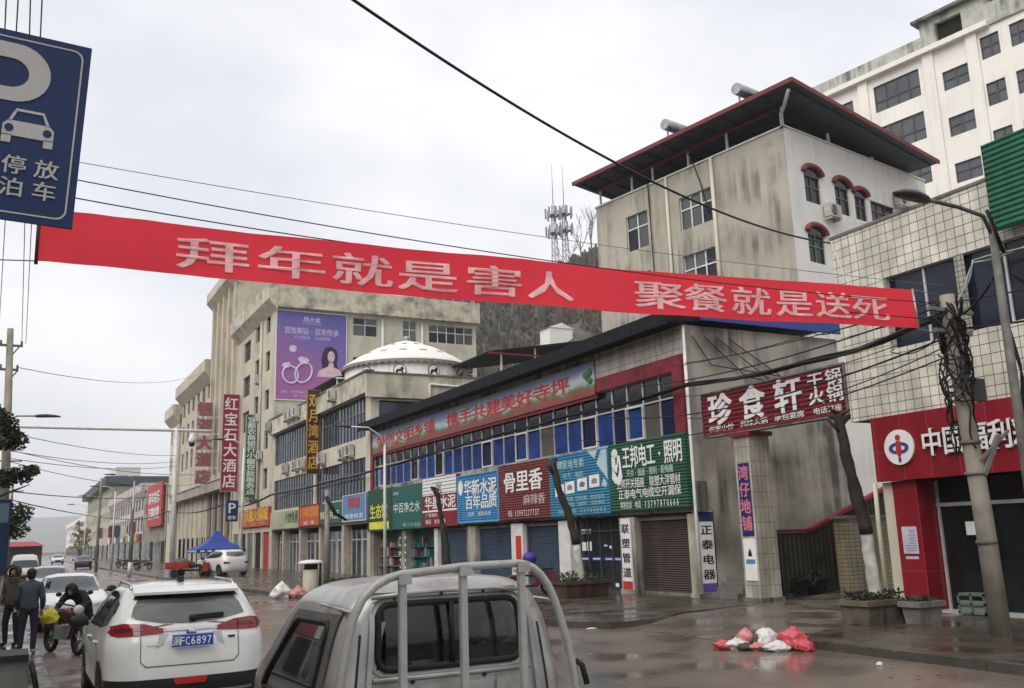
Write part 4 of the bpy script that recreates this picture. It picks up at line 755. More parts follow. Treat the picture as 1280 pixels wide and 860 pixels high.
for i, h in enumerate(hr):
    o = window(TB, FTr, *h, 3 if i == 3 else 2, (.6,), mats=[m_gdark, m_ggrey], dep=.14, fw=.06, fm=m_concd if i != 4 else mat('green_frame', (.1,.2,.13)))
    if i != 3:     # arched head with a red hood
        u = (h[0]+h[1])/2; r = (h[1]-h[0])/2; ar = [(u+r*math.cos(k*math.pi/12), h[3]+.55*r*math.sin(k*math.pi/12)) for k in range(13)]
        MB().prism(FTr, ar, .004, .02).build('arch_glass', m_gdark, o); k = MB(); k.tube([FTr(u+(r+.1)*math.cos(k_*math.pi/12), h[3]+.62*r*math.sin(k_*math.pi/12)+.06, .09) for k_ in range(13)], .12, 8); k.build('red_hood', mat('dull_red_hood', (.20,.05,.05), .7), o)
ac_unit(TB, FTr, 35.5, 15.45, 0, 1.1); ac_unit(TB, FTr, 41.6, 17.2, 0, 1.1); ac_unit(TB, FTr, 38.4, 14.8, 0, 1.1)
rz = lambda n, base=20.75: base - .085*(n)      # roof falls towards the back
g = MB(); A = []
for dz in (0, .16):
    for u, n in ((21.0,1.2),(35.0,1.2),(35.0,-10.5),(21.0,-10.5)): A.append(FTl(u, 20.3+.085*n+dz, n))
g.hexa(A); g.build('sheet_roof', mat('blue_grey_roof_sheet', (.06,.07,.085), .6, var=.2, streak=.2), TB)
g = MB(); g.bar(FTl(20.95,20.48,1.23), FTl(35.05,20.48,1.23), .08, .2); g.bar(FTl(20.95,20.48,1.23), FTl(20.95,19.49,-10.6), .08, .2); g.bar(FTl(22.6,20.17,-.1), FTl(34.5,20.17,-.1), .1, .14)
g.build('roof_edge', mat('brick_red_trim', (.16,.035,.04), .6), TB); g = MB()
for k in range(12): u = 21.3+k*1.2; g.bar(FTl(u,20.34,1.1), FTl(u,19.38,-10.4), .06, .1)
g.build('rafter', mat('dark_rafter', (.045,.05,.06), .6), TB)
for u in (22.5, 25.6, 28.0, 30.4, 31.9, 34.3): MB().bar(FTl(u,19.2,-.1), FTl(u,20.2,-.1), .09).build('roof_post', m_wpaint, TB)
for n in (-3.6, -7.2, -10.5): MB().bar(FTl(22.55,19.2,n), FTl(22.55,20.15+.085*n,n), .11).build('roof_post', m_wpaint, TB)
g = MB(); g.fbox(FTl, 22.35, 34.65, 19.2, 19.28, -.2, .06); g.fbox(FTr, C2-.06, 44.5, 19.2, 19.28, -.2, .06); g.build('wall_coping', m_wpaint, TB)
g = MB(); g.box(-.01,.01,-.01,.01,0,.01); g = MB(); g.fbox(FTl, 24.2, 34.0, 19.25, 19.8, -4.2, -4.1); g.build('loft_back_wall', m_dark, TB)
pipe(TB, [FTl(21.3,20.2,1.0), FTl(22.2,19.9,.2), FTl(22.4,19.8,.1), FTl(22.4,19.2,.1)], .08); pipe(TB, [FTl(29.4,19.2,.08), FTl(29.4,9,.08)], .08, m_cream); pipe(TB, [FTl(26.5,19.2,.08), FTl(26.5,9,.08)], .09, m_cream)
pipe(TB, [FTl(30.6,19.4,.1), FTl(30.55,15,.1), FTl(30.6,9,.1)], .03, m_black, 'wall_cable'); pipe(TB, [FTl(28.0,21,.9), FTl(27.6,19.6,.2), FTl(27.2,18.2,.1), FTl(26.8,16.5,.1)], .03, m_black, 'wall_cable')
def heater(label, u, n):
    t = T('solar_water_heater', label, 'water heater', tuple(FTl(u, 20.4+.085*n, n)), 0); z = 20.4+.085*n; g = MB(); g.tube([FTl(u,z+1.0,n+.7), FTl(u,z+1.0,n-1.1)], .27, 14); g.build('tank', m_steel, t)
    g = MB(); [g.tube([FTl(u-.05,z+.9,n+.6-.1*k), FTl(u-1.2,z+.15,n+.6-.1*k)], .035, 6) for k in range(16)]; g.build('collector_tube', m_gnavy, t); g = MB()
    for dn in (.5,-.9): g.bar(FTl(u,z-.1,n+dn), FTl(u,z+.8,n+dn), .06); g.bar(FTl(u-1.2,z+.05,n+dn), FTl(u-1.2,z+.2,n+dn), .05)
    g.build('stand', m_steel, t)
heater('silver solar water heater on the high corner of the tan house roof', 24.0, .3); heater('silver solar water heater near the middle of the tan house roof', 28.4, .3)
C3 = 55.63; FWb = Fr(E2*C3, E1, (0,0,1), -E2); WB = T('white_block', 'pale pink-white apartment block with grey windows rising behind the tan house', 'building', tuple(E1*28+E2*C3), 0)
hw = []
for z in (29.35, 26.35, 23.35, 20.3): hw += [(27.45,30.7,z,z+1.9)]
for z in (28.95, 25.8, 22.7, 19.6): hw += [(24.3,25.95,z,z+1.3)]
for z in (29.95, 26.85, 23.75, 20.6): hw += [(22.25,23.4,z,z+1.5)]
for z in (30.0, 26.9, 23.7): hw += [(20.7,21.6,z,z+1.5),(17.4,19.0,z,z+1.5)]
for z in (29.4, 26.3): hw += [(32.3,34.4,z,z+1.6)]
g = MB(); g.wall(FWb, 14, 37.5, 0, 32.0, hw, .2); g.wall(Fr(E1*14, E2, (0,0,1), -E1), C3, C3+14, 0, 32); g.wall(Fr(E1*37.5, E2, (0,0,1), E1), C3, C3+14, 0, 32); g.face([FWb(14,31.9,0), FWb(37.5,31.9,0), FWb(37.5,31.9,-14), FWb(14,31.9,-14)]); g.build('wall', m_blush, WB)
for h in hw: window(WB, FWb, *h, 4 if h[1]-h[0] > 3 else 2, (.4,) if h[1]-h[0] > 3 else (.55,), mats=[mat('grey_window_glass', (.10,.105,.115), .2, var=.2, vs=.4), m_ggrey], gl=(0,0,1), dep=.13, fw=.09, fm=mat('dark_grey_frame', (.07,.07,.075), .5))
g = MB()
for u in (31.4, 26.7, 23.85): g.fbox(FWb, u-.35, u+.35, 0, 31.9, .0, .18)
g.fbox(FWb, 22.7, 37.5, 31.9, 32.25, -.2, .45); g.build('pilaster', m_blush, WB)
m_wpar = mat('greenish_parapet', (.42,.42,.36), .85, streak=.4); g = MB(); g.fbox(FWb, 26.9, 37.5, 32.25, 33.2, -.2, .1); g.fbox(FWb, 14, 22.9, 32.0, 33.4, -.2, .15); g.build('parapet', m_wpar, WB)
g = MB(); g.wall(FWb, 22.9, 27.05, 32.25, 34.2, [(24.3,26.0,32.4,33.75)], .3); g.wall(Fr(FWb(22.9,0,0), -E2*-1, (0,0,1), -E1), 0, 4, 32.25, 34.2); g.wall(Fr(FWb(27.05,0,0), E2, (0,0,1), E1), 0, 4, 32.25, 34.2); g.build('roof_room', m_wpar, WB)
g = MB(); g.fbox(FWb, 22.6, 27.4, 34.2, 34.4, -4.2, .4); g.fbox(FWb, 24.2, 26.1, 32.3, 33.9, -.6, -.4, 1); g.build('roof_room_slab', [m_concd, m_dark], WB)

for i in range(13): 
    y_ = 162+i*4.6; cm = [m_red, m_shb, mat('far_board_green', (.05,.2,.1)), mat('far_board_yellow', (.4,.3,.06)), m_wpaint][(i*3+i//4) % 5]; o = MB().box(X0-.35, X0-.02, y_, y_+3.6, 3.0, 4.2).build('shop_sign', cm); tag(o, 'coloured shop board in the row along the far pinkish-grey block', 'shop sign', 'shop boards along the far pinkish-grey block')
for i, (y_, z_, cm) in enumerate(((172,5,m_red),(186,4.8,m_wpaint),(198,5,m_shb),(212,5.2,m_red),(240,5.4,m_red))): o = MB().box(X0-1.0, X0-.05, y_, y_+.25, z_-1.0, z_+1.4).build('blade_sign', cm); tag(o, 'small blade sign sticking out from the far facades beyond the red board', 'vertical sign', 'blade signs on the far facades')
# ------------------------------------------------------------ unseen blocks added across the street for the shade and reflections they give
def across(label, y0, y1, z, m):
    t = T('added_shade_block', label, 'building', (-14,(y0+y1)/2,0)); F = Fr((-9,0,0), (0,1,0), (0,0,1), (1,0,0)); n = int((y1-y0)/3.4); st = (y1-y0)/n
    hs = [(y0+st*(i+.5)-.9, y0+st*(i+.5)+.9, r, r+1.7) for r in [4.6+3.2*k for k in range(int((z-4.5)/3.2))] for i in range(n)]
    g = MB(); g.wall(F, y0, y1, 0, z, hs, .2); g.face([(-20,y0,0),(-9,y0,0),(-9,y0,z),(-20,y0,z)]); g.face([(-20,y1,0),(-9,y1,0),(-9,y1,z),(-20,y1,z)]); g.face([(-20,y0,0),(-20,y1,0),(-20,y1,z),(-20,y0,z)]); g.face([(-20,y0,z-.01),(-9,y0,z-.01),(-9,y1,z-.01),(-20,y1,z-.01)]); g.build('wall', m, t)
    gl = MB(); [gl.face([F(h[0],h[2],-.15), F(h[1],h[2],-.15), F(h[1],h[3],-.15), F(h[0],h[3],-.15)]) for h in hs]; gl.build('window_row', m_gdark, t)
    for i in range(n): MB().fbox(F, y0+i*st+.3, y0+(i+1)*st-.3, .05, 2.8, .01, .06).build('shop_front', [m_shb, m_gdark, m_dark][i % 3], t); MB().fbox(F, y0+i*st+.1, y0+(i+1)*st-.1, 3.0, 4.1, .01, .15).build('fascia_board', [m_red, m_shb, m_concd, m_cream][i % 4], t)
across('unseen cream block added across the street for shade, beside the camera', -22, 14, 14.5, m_cream); across('unseen grey block added across the street for shade, beyond the cream one', 14.3, 62, 12.5, m_conc); across('unseen tan block added across the street for shade, at its far end', 62.3, 130, 13.5, m_tan)
# ------------------------------------------------------------ banner over the street
BA, BB = Vector((-.02,12.7,0)), Vector((14.6,11.2,0)); BL = (BB-BA).length; BD = (BB-BA).normalized(); BN = Vector((BD.y, -BD.x, 0))   # BN faces the viewer
def bsurf(t, v, n=0):        # t metres along, v 0 bottom .. 1 top
    f = t/BL; top = 6.25-.11*math.sin(math.pi*f)+.010*math.sin(t*2.1)*math.sin(math.pi*f); h = .70+.05*f
    z = top-h*(1-v)
    wob = .03*math.sin(t*1.1+v*1.4)+.016*math.sin(t*2.7-v*2.2)*(1-v*.6)+.007*math.sin(t*7.3+v*3.1+1.5*math.sin(t*.9))+.006*math.sin(t*11+v*7)*math.exp(-min(t,BL-t)*.35)
    return BA + BD*t + BN*(wob+n) + Vector((0,0,z))
m_ban = bpy.data.materials.new('red_banner_cloth'); m_ban.use_nodes = True; tt = m_ban.node_tree; bb = tt.nodes['Principled BSDF']; bb.inputs['Base Color'].default_value = (.92,.03,.055,1); bb.inputs['Roughness'].default_value = .7
tr = tt.nodes.new('ShaderNodeBsdfTranslucent'); tr.inputs[0].default_value = (.98,.09,.12,1); ms = tt.nodes.new('ShaderNodeMixShader'); ms.inputs[0].default_value = .36
tt.links.new(bb.outputs[0], ms.inputs[1]); tt.links.new(tr.outputs[0], ms.inputs[2]); tt.links.new(ms.outputs[0], tt.nodes['Material Output'].inputs[0])
BT = T('banner', 'long red cloth banner with pale slogan characters strung across the street', 'banner', tuple(bsurf(BL/2, 0)))
g = MB(); nu, nv = 260, 10; vs = [bsurf(BL*i/nu, j/nv) for i in range(nu+1) for j in range(nv+1)]
g.add(vs, [(i*(nv+1)+j, (i+1)*(nv+1)+j, (i+1)*(nv+1)+j+1, i*(nv+1)+j+1) for i in range(nu) for j in range(nv)], 0, True); g.build('cloth', m_ban, BT)
g = MB(); FBn = lambda u, v, n=0: bsurf(u, v, .012+n)
for ch, t0, t1 in (('拜',1.7,2.58),('年',2.76,3.64),('就',3.79,4.61),('是',4.76,5.6),('害',5.79,6.67),('人',6.8,7.52),('聚',8.72,9.6),('餐',9.67,10.42),('就',10.57,11.32),('是',11.49,12.19),('送',12.33,13.06),('死',13.16,14.0)):
    put_char(g, FBn, ch, (t0+t1)/2, .44, (t1-t0)*.94, .6, 0, .014)
g.build('lettering', mat('faded_pink_print', (.86,.48,.48), .7, var=.22, vs=5), BT)
for nm, p in (('pole_sleeve', 0.0), ('pole_sleeve', BL)):
    MB().tube([bsurf(p, -.06), bsurf(p, 1.02)], .022, 8).build(nm, m_steel if p else m_brown, BT)
for i, (p, q) in enumerate((((0,1),(-2.6,12.9,6.9)), ((0,0),(-2.6,12.9,5.4)), ((BL,1),(14.86,10.9,6.1)), ((BL,0),(14.9,10.9,5.3)))): MB().tube([bsurf(p[0]*1.0, p[1]), q], .008, 6).build('rope', m_concd, BT)

# ------------------------------------------------------------ parking sign close to the camera
ps = T('parking_sign', 'dark blue parking sign with a white P and a car symbol at the upper left', 'road sign', (-.15,5.1,0)); tl = R(-2.0)
ctr = Vector((-.2,5.0,4.072)); FPk = Fr(ctr, (math.cos(tl),0,math.sin(tl)), (-math.sin(tl),0,math.cos(tl)), (0,-1,0))
m_sb = mat('navy_sign_sheeting', (.012,.032,.105), .45, var=.08); m_sw = mat('white_sheeting', (.50,.49,.47), .5, var=.05)
hw_, hh_ = .362, .51
MB().prism(FPk, [(-hw_,-hh_),(hw_,-hh_),(hw_,hh_),(-hw_,hh_)], -.02, 0).build('panel', m_sb, ps)
def rr(w, h, r, k=5): return [(sx*(w-r)+r*math.cos(a), sy*(h-r)+r*math.sin(a)) for sx, sy, a0 in ((1,1,0),(-1,1,90),(-1,-1,180),(1,-1,270)) for a in [R(a0+90*i/k) for i in range(k+1)]]
g = MB(); o_, i_ = rr(hw_-.035, hh_-.035, .05), rr(hw_-.043, hh_-.043, .045)
for k in range(len(o_)): a, b = k, (k+1) % len(o_); g.face([FPk(*o_[a],.003), FPk(*o_[b],.003), FPk(*i_[b],.003), FPk(*i_[a],.003)])
g.build('border', m_sw, ps)
g = MB()
cu = [(.02+.165*math.cos(R(a)), .28+.16*math.sin(R(a))) for a in range(90,-91,-10)]; ci = [(.0+.085*math.cos(R(a)), .275+.08*math.sin(R(a))) for a in range(90,-91,-10)]
o2 = [(-.16,.44)]+cu+[(-.16,.12)]; i2 = [(-.16,.355)]+ci+[(-.16,.195)]
for k in range(len(o2)-1): g.face([FPk(*o2[k],.005), FPk(*o2[k+1],.005), FPk(*i2[k+1],.005), FPk(*i2[k],.005)])
g.face([FPk(-.29,.44,.005), FPk(-.16,.44,.005), FPk(-.16,-.1,.005), FPk(-.29,-.1,.005)])
g.build('letter_p', m_sw, ps)
g = MB(); Z0 = -.025; car = lambda P, n=.005: [FPk(.112+x*.87, Z0-.01+y*.87, n) for x, y in P]
for q in ([(-.135,-.035),(.135,-.035),(.135,.03),(.11,.06),(-.11,.06),(-.135,.03)], [(-.135,-.08),(-.085,-.08),(-.085,-.03),(-.135,-.03)], [(.135,-.08),(.085,-.08),(.085,-.03),(.135,-.03)], [(-.11,.055),(-.092,.055),(-.065,.125),(-.08,.125)], [(.11,.055),(.092,.055),(.065,.125),(.08,.125)], [(-.08,.122),(.08,.122),(.075,.138),(-.075,.138)]): g.face(car(q))
g.build('car_symbol', m_sw, ps)
g = MB(); [g.face(car([(sx*.1+.024*math.cos(k*.5236), .012+.024*math.sin(k*.5236)) for k in range(12)], .008)) for sx in (-1,1)]; g.build('headlamp_dot', m_sb, ps)
g = MB()
for i, ch in enumerate('停放泊车'): put_char(g, FPk, ch, .068+.147*(i % 2), -.222-.118*(i//2), .096, .092, .004, .014)
g.build('lettering', m_sw, ps)
g = MB(); g.tube([(-.7,5.12,ROAD),(-.7,5.12,4.8)], .06, 12); g.bar((-.7,5.1,4.35),(.1,5.06,4.35), .05); g.bar((-.7,5.1,3.8),(.1,5.06,3.8), .05); g.build('post', m_steel, ps)

# ------------------------------------------------------------ poles, lamps, wires
m_cpole = mat('concrete_pole', (.27,.245,.20), .85, var=.2, vs=2, streak=.3)
t = T('utility_pole', 'weathered concrete utility pole with a tangle of black cables in front of the lottery shop', 'utility pole', (15.14,10.75,0))
MB().tube([(15.16,10.75,0),(15.1,10.75,2),(14.98,10.75,4),(14.89,10.75,6.05)], [.175,.162,.145,.13], 16).build('shaft', m_cpole, t)
g = MB()
for z in (1.55,2.75,3.3): g.lathe([(.165,z),(.18,z+.01),(.18,z+.06),(.165,z+.07)], (15.16-.045*z,10.75,0), 16)
g.build('steel_band', m_concd, t)
g = MB(); q = random.Random(5)
for k in range(28):      # looped and wrapped service cables
    z0, L, a0, tw, r0 = q.uniform(4.3,5.9), q.uniform(.3,1.6), q.uniform(0,6.28), q.uniform(-5,5), q.uniform(.15,.27)
    g.tube([(14.95-.045*(z0-3.4)+(r0+.05*math.sin(j*1.1+k))*math.cos(a0+tw*j/11), 10.75+(r0+.05*math.sin(j*1.1+k))*math.sin(a0+tw*j/11), z0-L*j/11+.05*math.sin(j+k)) for j in range(12)], q.uniform(.008,.022), 5)
for k in range(24):      # thick knot of cables and sleeves round the pole head
    z0, a0, tw, r0 = q.uniform(5.2,6.1), q.uniform(0,6.28), q.uniform(-4,4), q.uniform(.14,.24)
    g.tube([(14.9+r0*math.cos(a0+tw*j/7), 10.75+r0*math.sin(a0+tw*j/7), z0-.09*j+.03*math.sin(j*2+k)) for j in range(8)], q.uniform(.012,.034), 5)
for k in range(9):
    a0 = q.uniform(0,6.28); z0 = q.uniform(3.6,5.6); rr_ = q.uniform(.12,.26); c_ = (14.9+.2*math.cos(a0), 10.75+.2*math.sin(a0))
    g.tube([(c_[0]+rr_*math.cos(j*.55)*math.cos(a0+1.57), c_[1]+rr_*math.cos(j*.55)*math.sin(a0+1.57), z0+rr_*1.3*math.sin(j*.55)) for j in range(13)], .012, 5)
g.build('cable_tangle', m_black, t)
g = MB(); g.box(15.0,15.2,10.45,10.6,4.05,4.45); g.build('junction_box', mat('dark_junction_box', (.05,.05,.045), .6), t)
for a_ in (((14.3,10.72,5.75),(15.5,10.72,5.75),.07),((14.4,10.72,5.35),(15.4,10.72,5.35),.07)): MB().bar(*a_).build('crossarm', m_concd, t)
g = MB(); g.bar((15.0,10.6,3.0),(15.9,10.6,3.55),.05,.05); g.bar((15.05,10.6,2.75),(15.6,10.6,3.45),.07,.09); g.build('bracket', m_concd, t)
def cobra(label, base, h, arm, ah, r=.08, m=None, head=.75):
    x, y, z = base; t = T('street_lamp', label, 'street lamp', base); m = m or m_steel; ax, ay = arm
    MB().tube([(x,y,z),(x,y,z+h*.5),(x,y,z+h)], [r*1.2,r,r*.8], 12).build('post', m, t)
    MB().tube([(x,y,z+h-.25),(x+ax*.12,y+ay*.12,z+h+(ah-h)*.5),(x+ax*.5,y+ay*.5,z+ah-.02),(x+ax,y+ay,z+ah)], r*.45, 8).build('arm', m, t)
    d = Vector((ax,ay,0)).normalized(); e = Vector((x+ax,y+ay,z+ah)); s = Vector((-d.y,d.x,0)); g = MB(); rows = []
    for f, wd, hu, hd in ((0,.05,.05,.05),(.15,.09,.07,.06),(.45,.15,.085,.04),(.8,.13,.06,.03),(1,.03,.02,.02)):
        p = e+d*(head*f); rows.append([p-s*wd, p-s*wd*.6+Vector((0,0,hu)), p+s*wd*.6+Vector((0,0,hu)), p+s*wd, p+s*wd*.6-Vector((0,0,hd)), p-s*wd*.6-Vector((0,0,hd))])
    g.add([q for r_ in rows for q in r_], [(i*6+k, i*6+(k+1) % 6, i*6+6+(k+1) % 6, i*6+6+k) for i in range(4) for k in range(6)]+[tuple(range(6)), tuple(range(24,30))], 0, True); g.build('lamp_head', mat('dark_lamp_shell', (.05,.052,.055), .4), t); return t
t = cobra('dark cobra-head street lamp on a thin bent post at the right edge', (13.82,9.0,0), 6.75, (-1.5,.0), 6.92, .075, mat('rust_stained_post', (.12,.115,.10), .6, var=.4, vs=4), .78)
g = MB(); [g.tube([(13.85+.1*math.cos(a),9.05+.1*math.sin(a),5.9), (14.05+.2*math.sin(a),9.1,4.6-.2*a), (13.9,9.05,3.0)], .02, 6) for a in (0,1,2)]; g.tube([(13.75,8.9,6.6),(13.6,8.9,6.9),(13.9,8.9,6.2)],.03,8); g.build('hanging_cable', m_black, t)
cobra('white lamp post before the dark green and teal signs, its head over the road', (17.2,47.0,0), 7.0, (-1.9,0), 7.9, .085, m_wpaint, .9)
t = cobra('white slender lamp post beside the blue canopy, carrying a small blue parking sign', (14.37,69.2,0), 8.9, (-1.4,0), 9.5, .10, m_wpaint, .9)
FSm = Fr((13.2,69.0,3.6), (1,0,0), (0,0,1), (0,-1,0)); MB().fbox(FSm, 0, .85, 0, 1.5, -.05, 0).build('parking_plate', m_sb, t); g = MB(); put_text(g, FSm, 'P', .15, .7, .6, 1.35, .01, .02, fill=1.4); put_text(g, FSm, '停车', .12, .73, .12, .4, .01); g.build('lettering', m_wtxt, t)
t = T('utility_pole', 'tall concrete utility pole with two crossarms at the left edge of the street', 'utility pole', (-.5,42,0)); MB().tube([(-.42,42,0),(-.55,42,5),(-.8,42,10.9)], [.2,.17,.12], 12).build('shaft', m_cpole, t)
g = MB()
for z, w_ in ((10.2,.75),(9.2,.6)): g = MB(); g.bar((-.8-w_,42,z),(-.75+w_*.6+.0,42,z),.09); g.bar((-.78,42,z-.55),(-.4,42,z),.05); [g.tube([(-.8+w_*k,42,z),(-.8+w_*k,42,z+.2)],.05,6) for k in (-1,-.4,.6)]; g.build('crossarm', m_concd, t)
cobra('street lamp with a pale head reaching over the road from the left edge', (-.95,42.5,0), 6.9, (1.3,0), 7.4, .08, m_steel, .95)
for i, (x, y, h, lb) in enumerate(((-.9,75,9.5,'grey concrete pole standing behind the left-hand tree'),(-.6,95,8.5,'thin grey pole farther down the left pavement'),(7.05,70,4.6,'short dark pole with a white painted foot on the right-hand pavement'),(6.2,88,8,'thin dark pole on the far right-hand pavement'),(12.57,42,4.3,'grey whitewashed stump-like pole before the beige block'))):
    t = T('utility_pole', lb, 'pole', (x,y,0)); MB().tube([(x,y,0),(x,y,h)], [.13,.1], 10).build('shaft', m_cpole if i != 2 else m_concd, t)
    if i < 2: [MB().bar((x-.7,y,h-d_),(x+.9,y,h-d_),.09).build('crossarm', m_concd, t) for d_ in (.4,1.2)]; MB().box(x-.4,x+.5,y-.2,y+.2,h*.55,h*.55+.3).build('transformer_box', m_concd, t)
    if i == 2: MB().tube([(x,y-.01,0.01),(x,y-.01,1.0)], [.14,.135], 10).build('white_foot', m_wpaint, t)
    if i == 4: MB().tube([(x-.1,y-.12,4.0),(x+.35,y-.12,3.2),(x+.9,y-.1,2.9)], [.1,.09,.05], 8).build('dark_limb', m_black, t)
t = T('camera_gantry', 'thin white gantry pipe across the street carrying a dome camera', 'gantry', (8.95,66,0)); MB().tube([(9.25,66,0),(9.2,66,5),(9.15,66,9.85)], [.17,.15,.13], 12).build('post', m_wpaint, t); MB().tube([(11.5,66,9.72),(9.15,66,9.72),(-2.2,66,9.72)], .11, 10).build('beam', m_wpaint, t)
MB().lathe([(.04,9.65),(.16,9.4),(.27,9.15),(.27,9.0),(.23,8.88)], (10.2,66,0), 16).build('camera_housing', m_wpaint, t); MB().lathe([(.22,8.88),(.18,8.7),(.07,8.62)], (10.2,66,0), 16).build('camera_dome', m_black, t)
def wire(label, pts, r=.014, sag=0, n=14, m=None, bundle=1):
    P = []; pts = [Vector(p) for p in pts]
    for i, (a, b) in enumerate(zip(pts, pts[1:])):
        s_ = sag[i] if isinstance(sag, tuple) else sag
        for k in range(n): f = k/n; P.append(a.lerp(b, f) - Vector((0,0,s_*4*f*(1-f))))
    P.append(pts[-1]); g = MB(); q = random.Random(len(label))
    for k in range(bundle):
        dx, dz = (q.uniform(-1,1)*.05, q.uniform(-1,1)*.055) if bundle > 1 else (0,0); ph = q.uniform(0,6)
        g.tube([p+Vector((dx+.03*math.sin(i*.7+ph)*(bundle > 1), 0, dz+.03*math.cos(i*.9+ph)*(bundle > 1))) for i, p in enumerate(P)], r, 6)
    return tag(g.build('overhead_wire', m or m_black), label, 'wire')
wire('thick black cable swooping down from the top of the picture to the tiled building corner', [(-9.0,5.2,10.46),(2.93,10,8.71),(17.9,16.02,9.03)], .022, (0,.63), 40)
wire('thick bundle of black cables running along the shop row below the slogan board', [(14.9,10.75,5.75),(17.45,16.1,6.05),(17.55,21.7,6.25),(17.55,29.3,6.22),(17.55,34.6,6.17),(17.55,39.6,6.08),(17.55,48.2,5.9),(17.5,55.4,5.75),(17.4,73,5.7)], .03, .06, 8, bundle=5)
wire('thin black wire above the red banner, lower of the pair', [(-2.5,13.0,7.05),(14.88,10.8,5.9)], .008, .32, 30); wire('thin grey wire above the red banner, upper of the pair', [(-2.5,13.0,7.2),(14.88,10.8,6.25)], .005, .2, 30, m_concd)
wire('black wire crossing just over the left half of the banner to the concrete pole', [(-2.4,13.3,6.9),(6.2,13.0,6.4),(14.9,10.85,5.6)], .009, .12, 16)
for i, (x, zz) in enumerate(((-1.35,10.35),(-1.1,10.35),(-.45,10.35),(-.3,10.32))): wire(['far left','second from left','second from right','rightmost'][i]+' of four wires passing overhead from the left utility pole', [(x+.2*(i > 1)-.1,42,zz),(-.7+.16*i+.0,14.5,10.3),(-.6+.12*i,-12,10.6)], .011, .0, 6, m_concd)
for i, (a, b, s, lb) in enumerate((((-.4,42,9.3),(X0-.9,103.4,20.6),.9,'thin wire sloping from the left utility pole to the ochre block cornice'),((-.4,42,6.6),(9.2,66,8.0),.25,'upper of the thin wires dipping from the left pole to the gantry post'),((-.4,42,5.9),(9.2,66,7.6),.3,'middle thin wire dipping from the left pole to the gantry post'),((-.4,42,5.6),(9.2,66,7.3),.3,'lower thin wire dipping from the left pole to the gantry post'),((-.9,75,6.2),(17.4,128,8.6),.5,'black sagging wire over the far street from the second left pole'))):
    wire(lb, [a, b], .016 if i < 4 else .04, s, 16, m_concd if i < 4 else m_black)
wire('bundle of black wires hanging along the far right-hand facades', [(17.4,73,5.7),(16.8,90,5.6),(16.0,120,6.2),(15.5,160,6.5),(-.8,95,6.6)], .04, .4, 8, bundle=2)
for i, (za, b, sg) in enumerate(((6.0,(17.5,22.3,6.9),.12),(5.9,(17.5,24.0,6.55),.25),(5.5,(17.5,22.2,5.95),.3),(5.3,(17.55,26,5.8),.5),(5.15,(17.6,22.15,5.3),.42),(4.95,(17.6,30,5.6),.75))):
    wire(['topmost of the loose black wires','second of the loose black wires','third of the loose black wires','fourth of the loose black wires','fifth of the loose black wires','lowest and slackest of the loose black wires'][i]+' between concrete pole and shop row', [(14.9,10.75,za), b], [.012,.018,.01,.02,.012,.015][i], sg, 18)
wire('upper black wire running right from the concrete pole along the tiled wall', [(14.9,10.75,5.9),(15.2,3,6.0)], .014, .2, 10); wire('lower black wire running right from the concrete pole along the tiled wall', [(14.9,10.75,5.4),(15.2,3,5.6)], .02, .3, 10)
wire('upper thin dark wire from the second left pole to the ochre row', [(-.9,75,9.1),(17.2,104,9.5)], .025, .6, 14); wire('lower thin dark wire from the second left pole to the ochre row', [(-.9,75,8.3),(17.2,110,8.8)], .025, .8, 14)
wire('black wire across the stained gable wall behind the banner end', [(17.85,22.1,7.0),(19.5,18.4,7.3),(17.95,16.05,6.8)], .014, .1, 10); wire('pale wire looping down the tiled wall corner', [(17.8,15.9,9.0),(17.7,15.3,7.6),(17.75,14.6,6.9)], .012, .12, 8, m_wpaint)
wire('pair of pale pipes running along the tiled wall below the windows at the right', [(14.9,10.8,5.6),(17.6,12.0,7.4),(17.6,9.0,7.6)], .02, .1, 10, m_steel, bundle=2)
wire('black wire from the concrete pole to the tiled wall window', [(14.9,10.8,5.5),(17.8,14.5,5.9)], .014, .25, 10); wire('black wire from the concrete pole up to the dark lamp post', [(14.9,10.75,5.6),(13.85,9.05,5.9)], .02, .15, 10)

# ------------------------------------------------------------ telecom masts, hut, bare trees on the hill
for i, y_ in enumerate((84, 100, 118, 140)): cobra('white-grey lamp post in the far row along the right-hand kerb', (8.9-.005*y_, y_, 0), 7.5, (-1.5,0), 8.0, .08, m_wpaint if i % 2 else m_steel, .9)['group'] = 'far lamp posts along the right-hand kerb'
def mast(label, x, y, z0, z1):
    t = T('telecom_mast', label, 'mast', (x,y,z0)); g = MB(); m_ = mat('mast_steel', (.30,.29,.30), .5, .3)
    w0, w1 = 1.5, .45
    c = lambda k, f: (x+(w0+(w1-w0)*f)*math.cos(k*2.094), y+(w0+(w1-w0)*f)*math.sin(k*2.094), z0+(z1-z0)*f)
    for k in range(3): g.tube([c(k,0), c(k,1)], .12, 5)
    n = 18
    for i in range(n):
        for k in range(3): g.tube([c(k,i/n), c((k+1) % 3,(i+1)/n)], .06, 4); g.tube([c(k,i/n), c((k+1) % 3,i/n)], .05, 4)
    g.build('lattice', m_, t); g = MB()
    for zf in (.74, .9):
        zz = z0+(z1-z0)*zf; g.lathe([(1.2,zz),(1.5,zz),(1.5,zz+.15),(1.2,zz+.15)], (x,y,0), 14)
        for k in range(7): a = k*.9; g.box(x+2.0*math.cos(a)-.18, x+2.0*math.cos(a)+.18, y+2.0*math.sin(a)-.18, y+2.0*math.sin(a)+.18, zz-.8, zz+1.9)
    g.build('antenna', m_, t); MB().tube([(x,y,z1),(x,y,z1+11)], [.12,.05], 5).build('lightning_rod', m_, t)
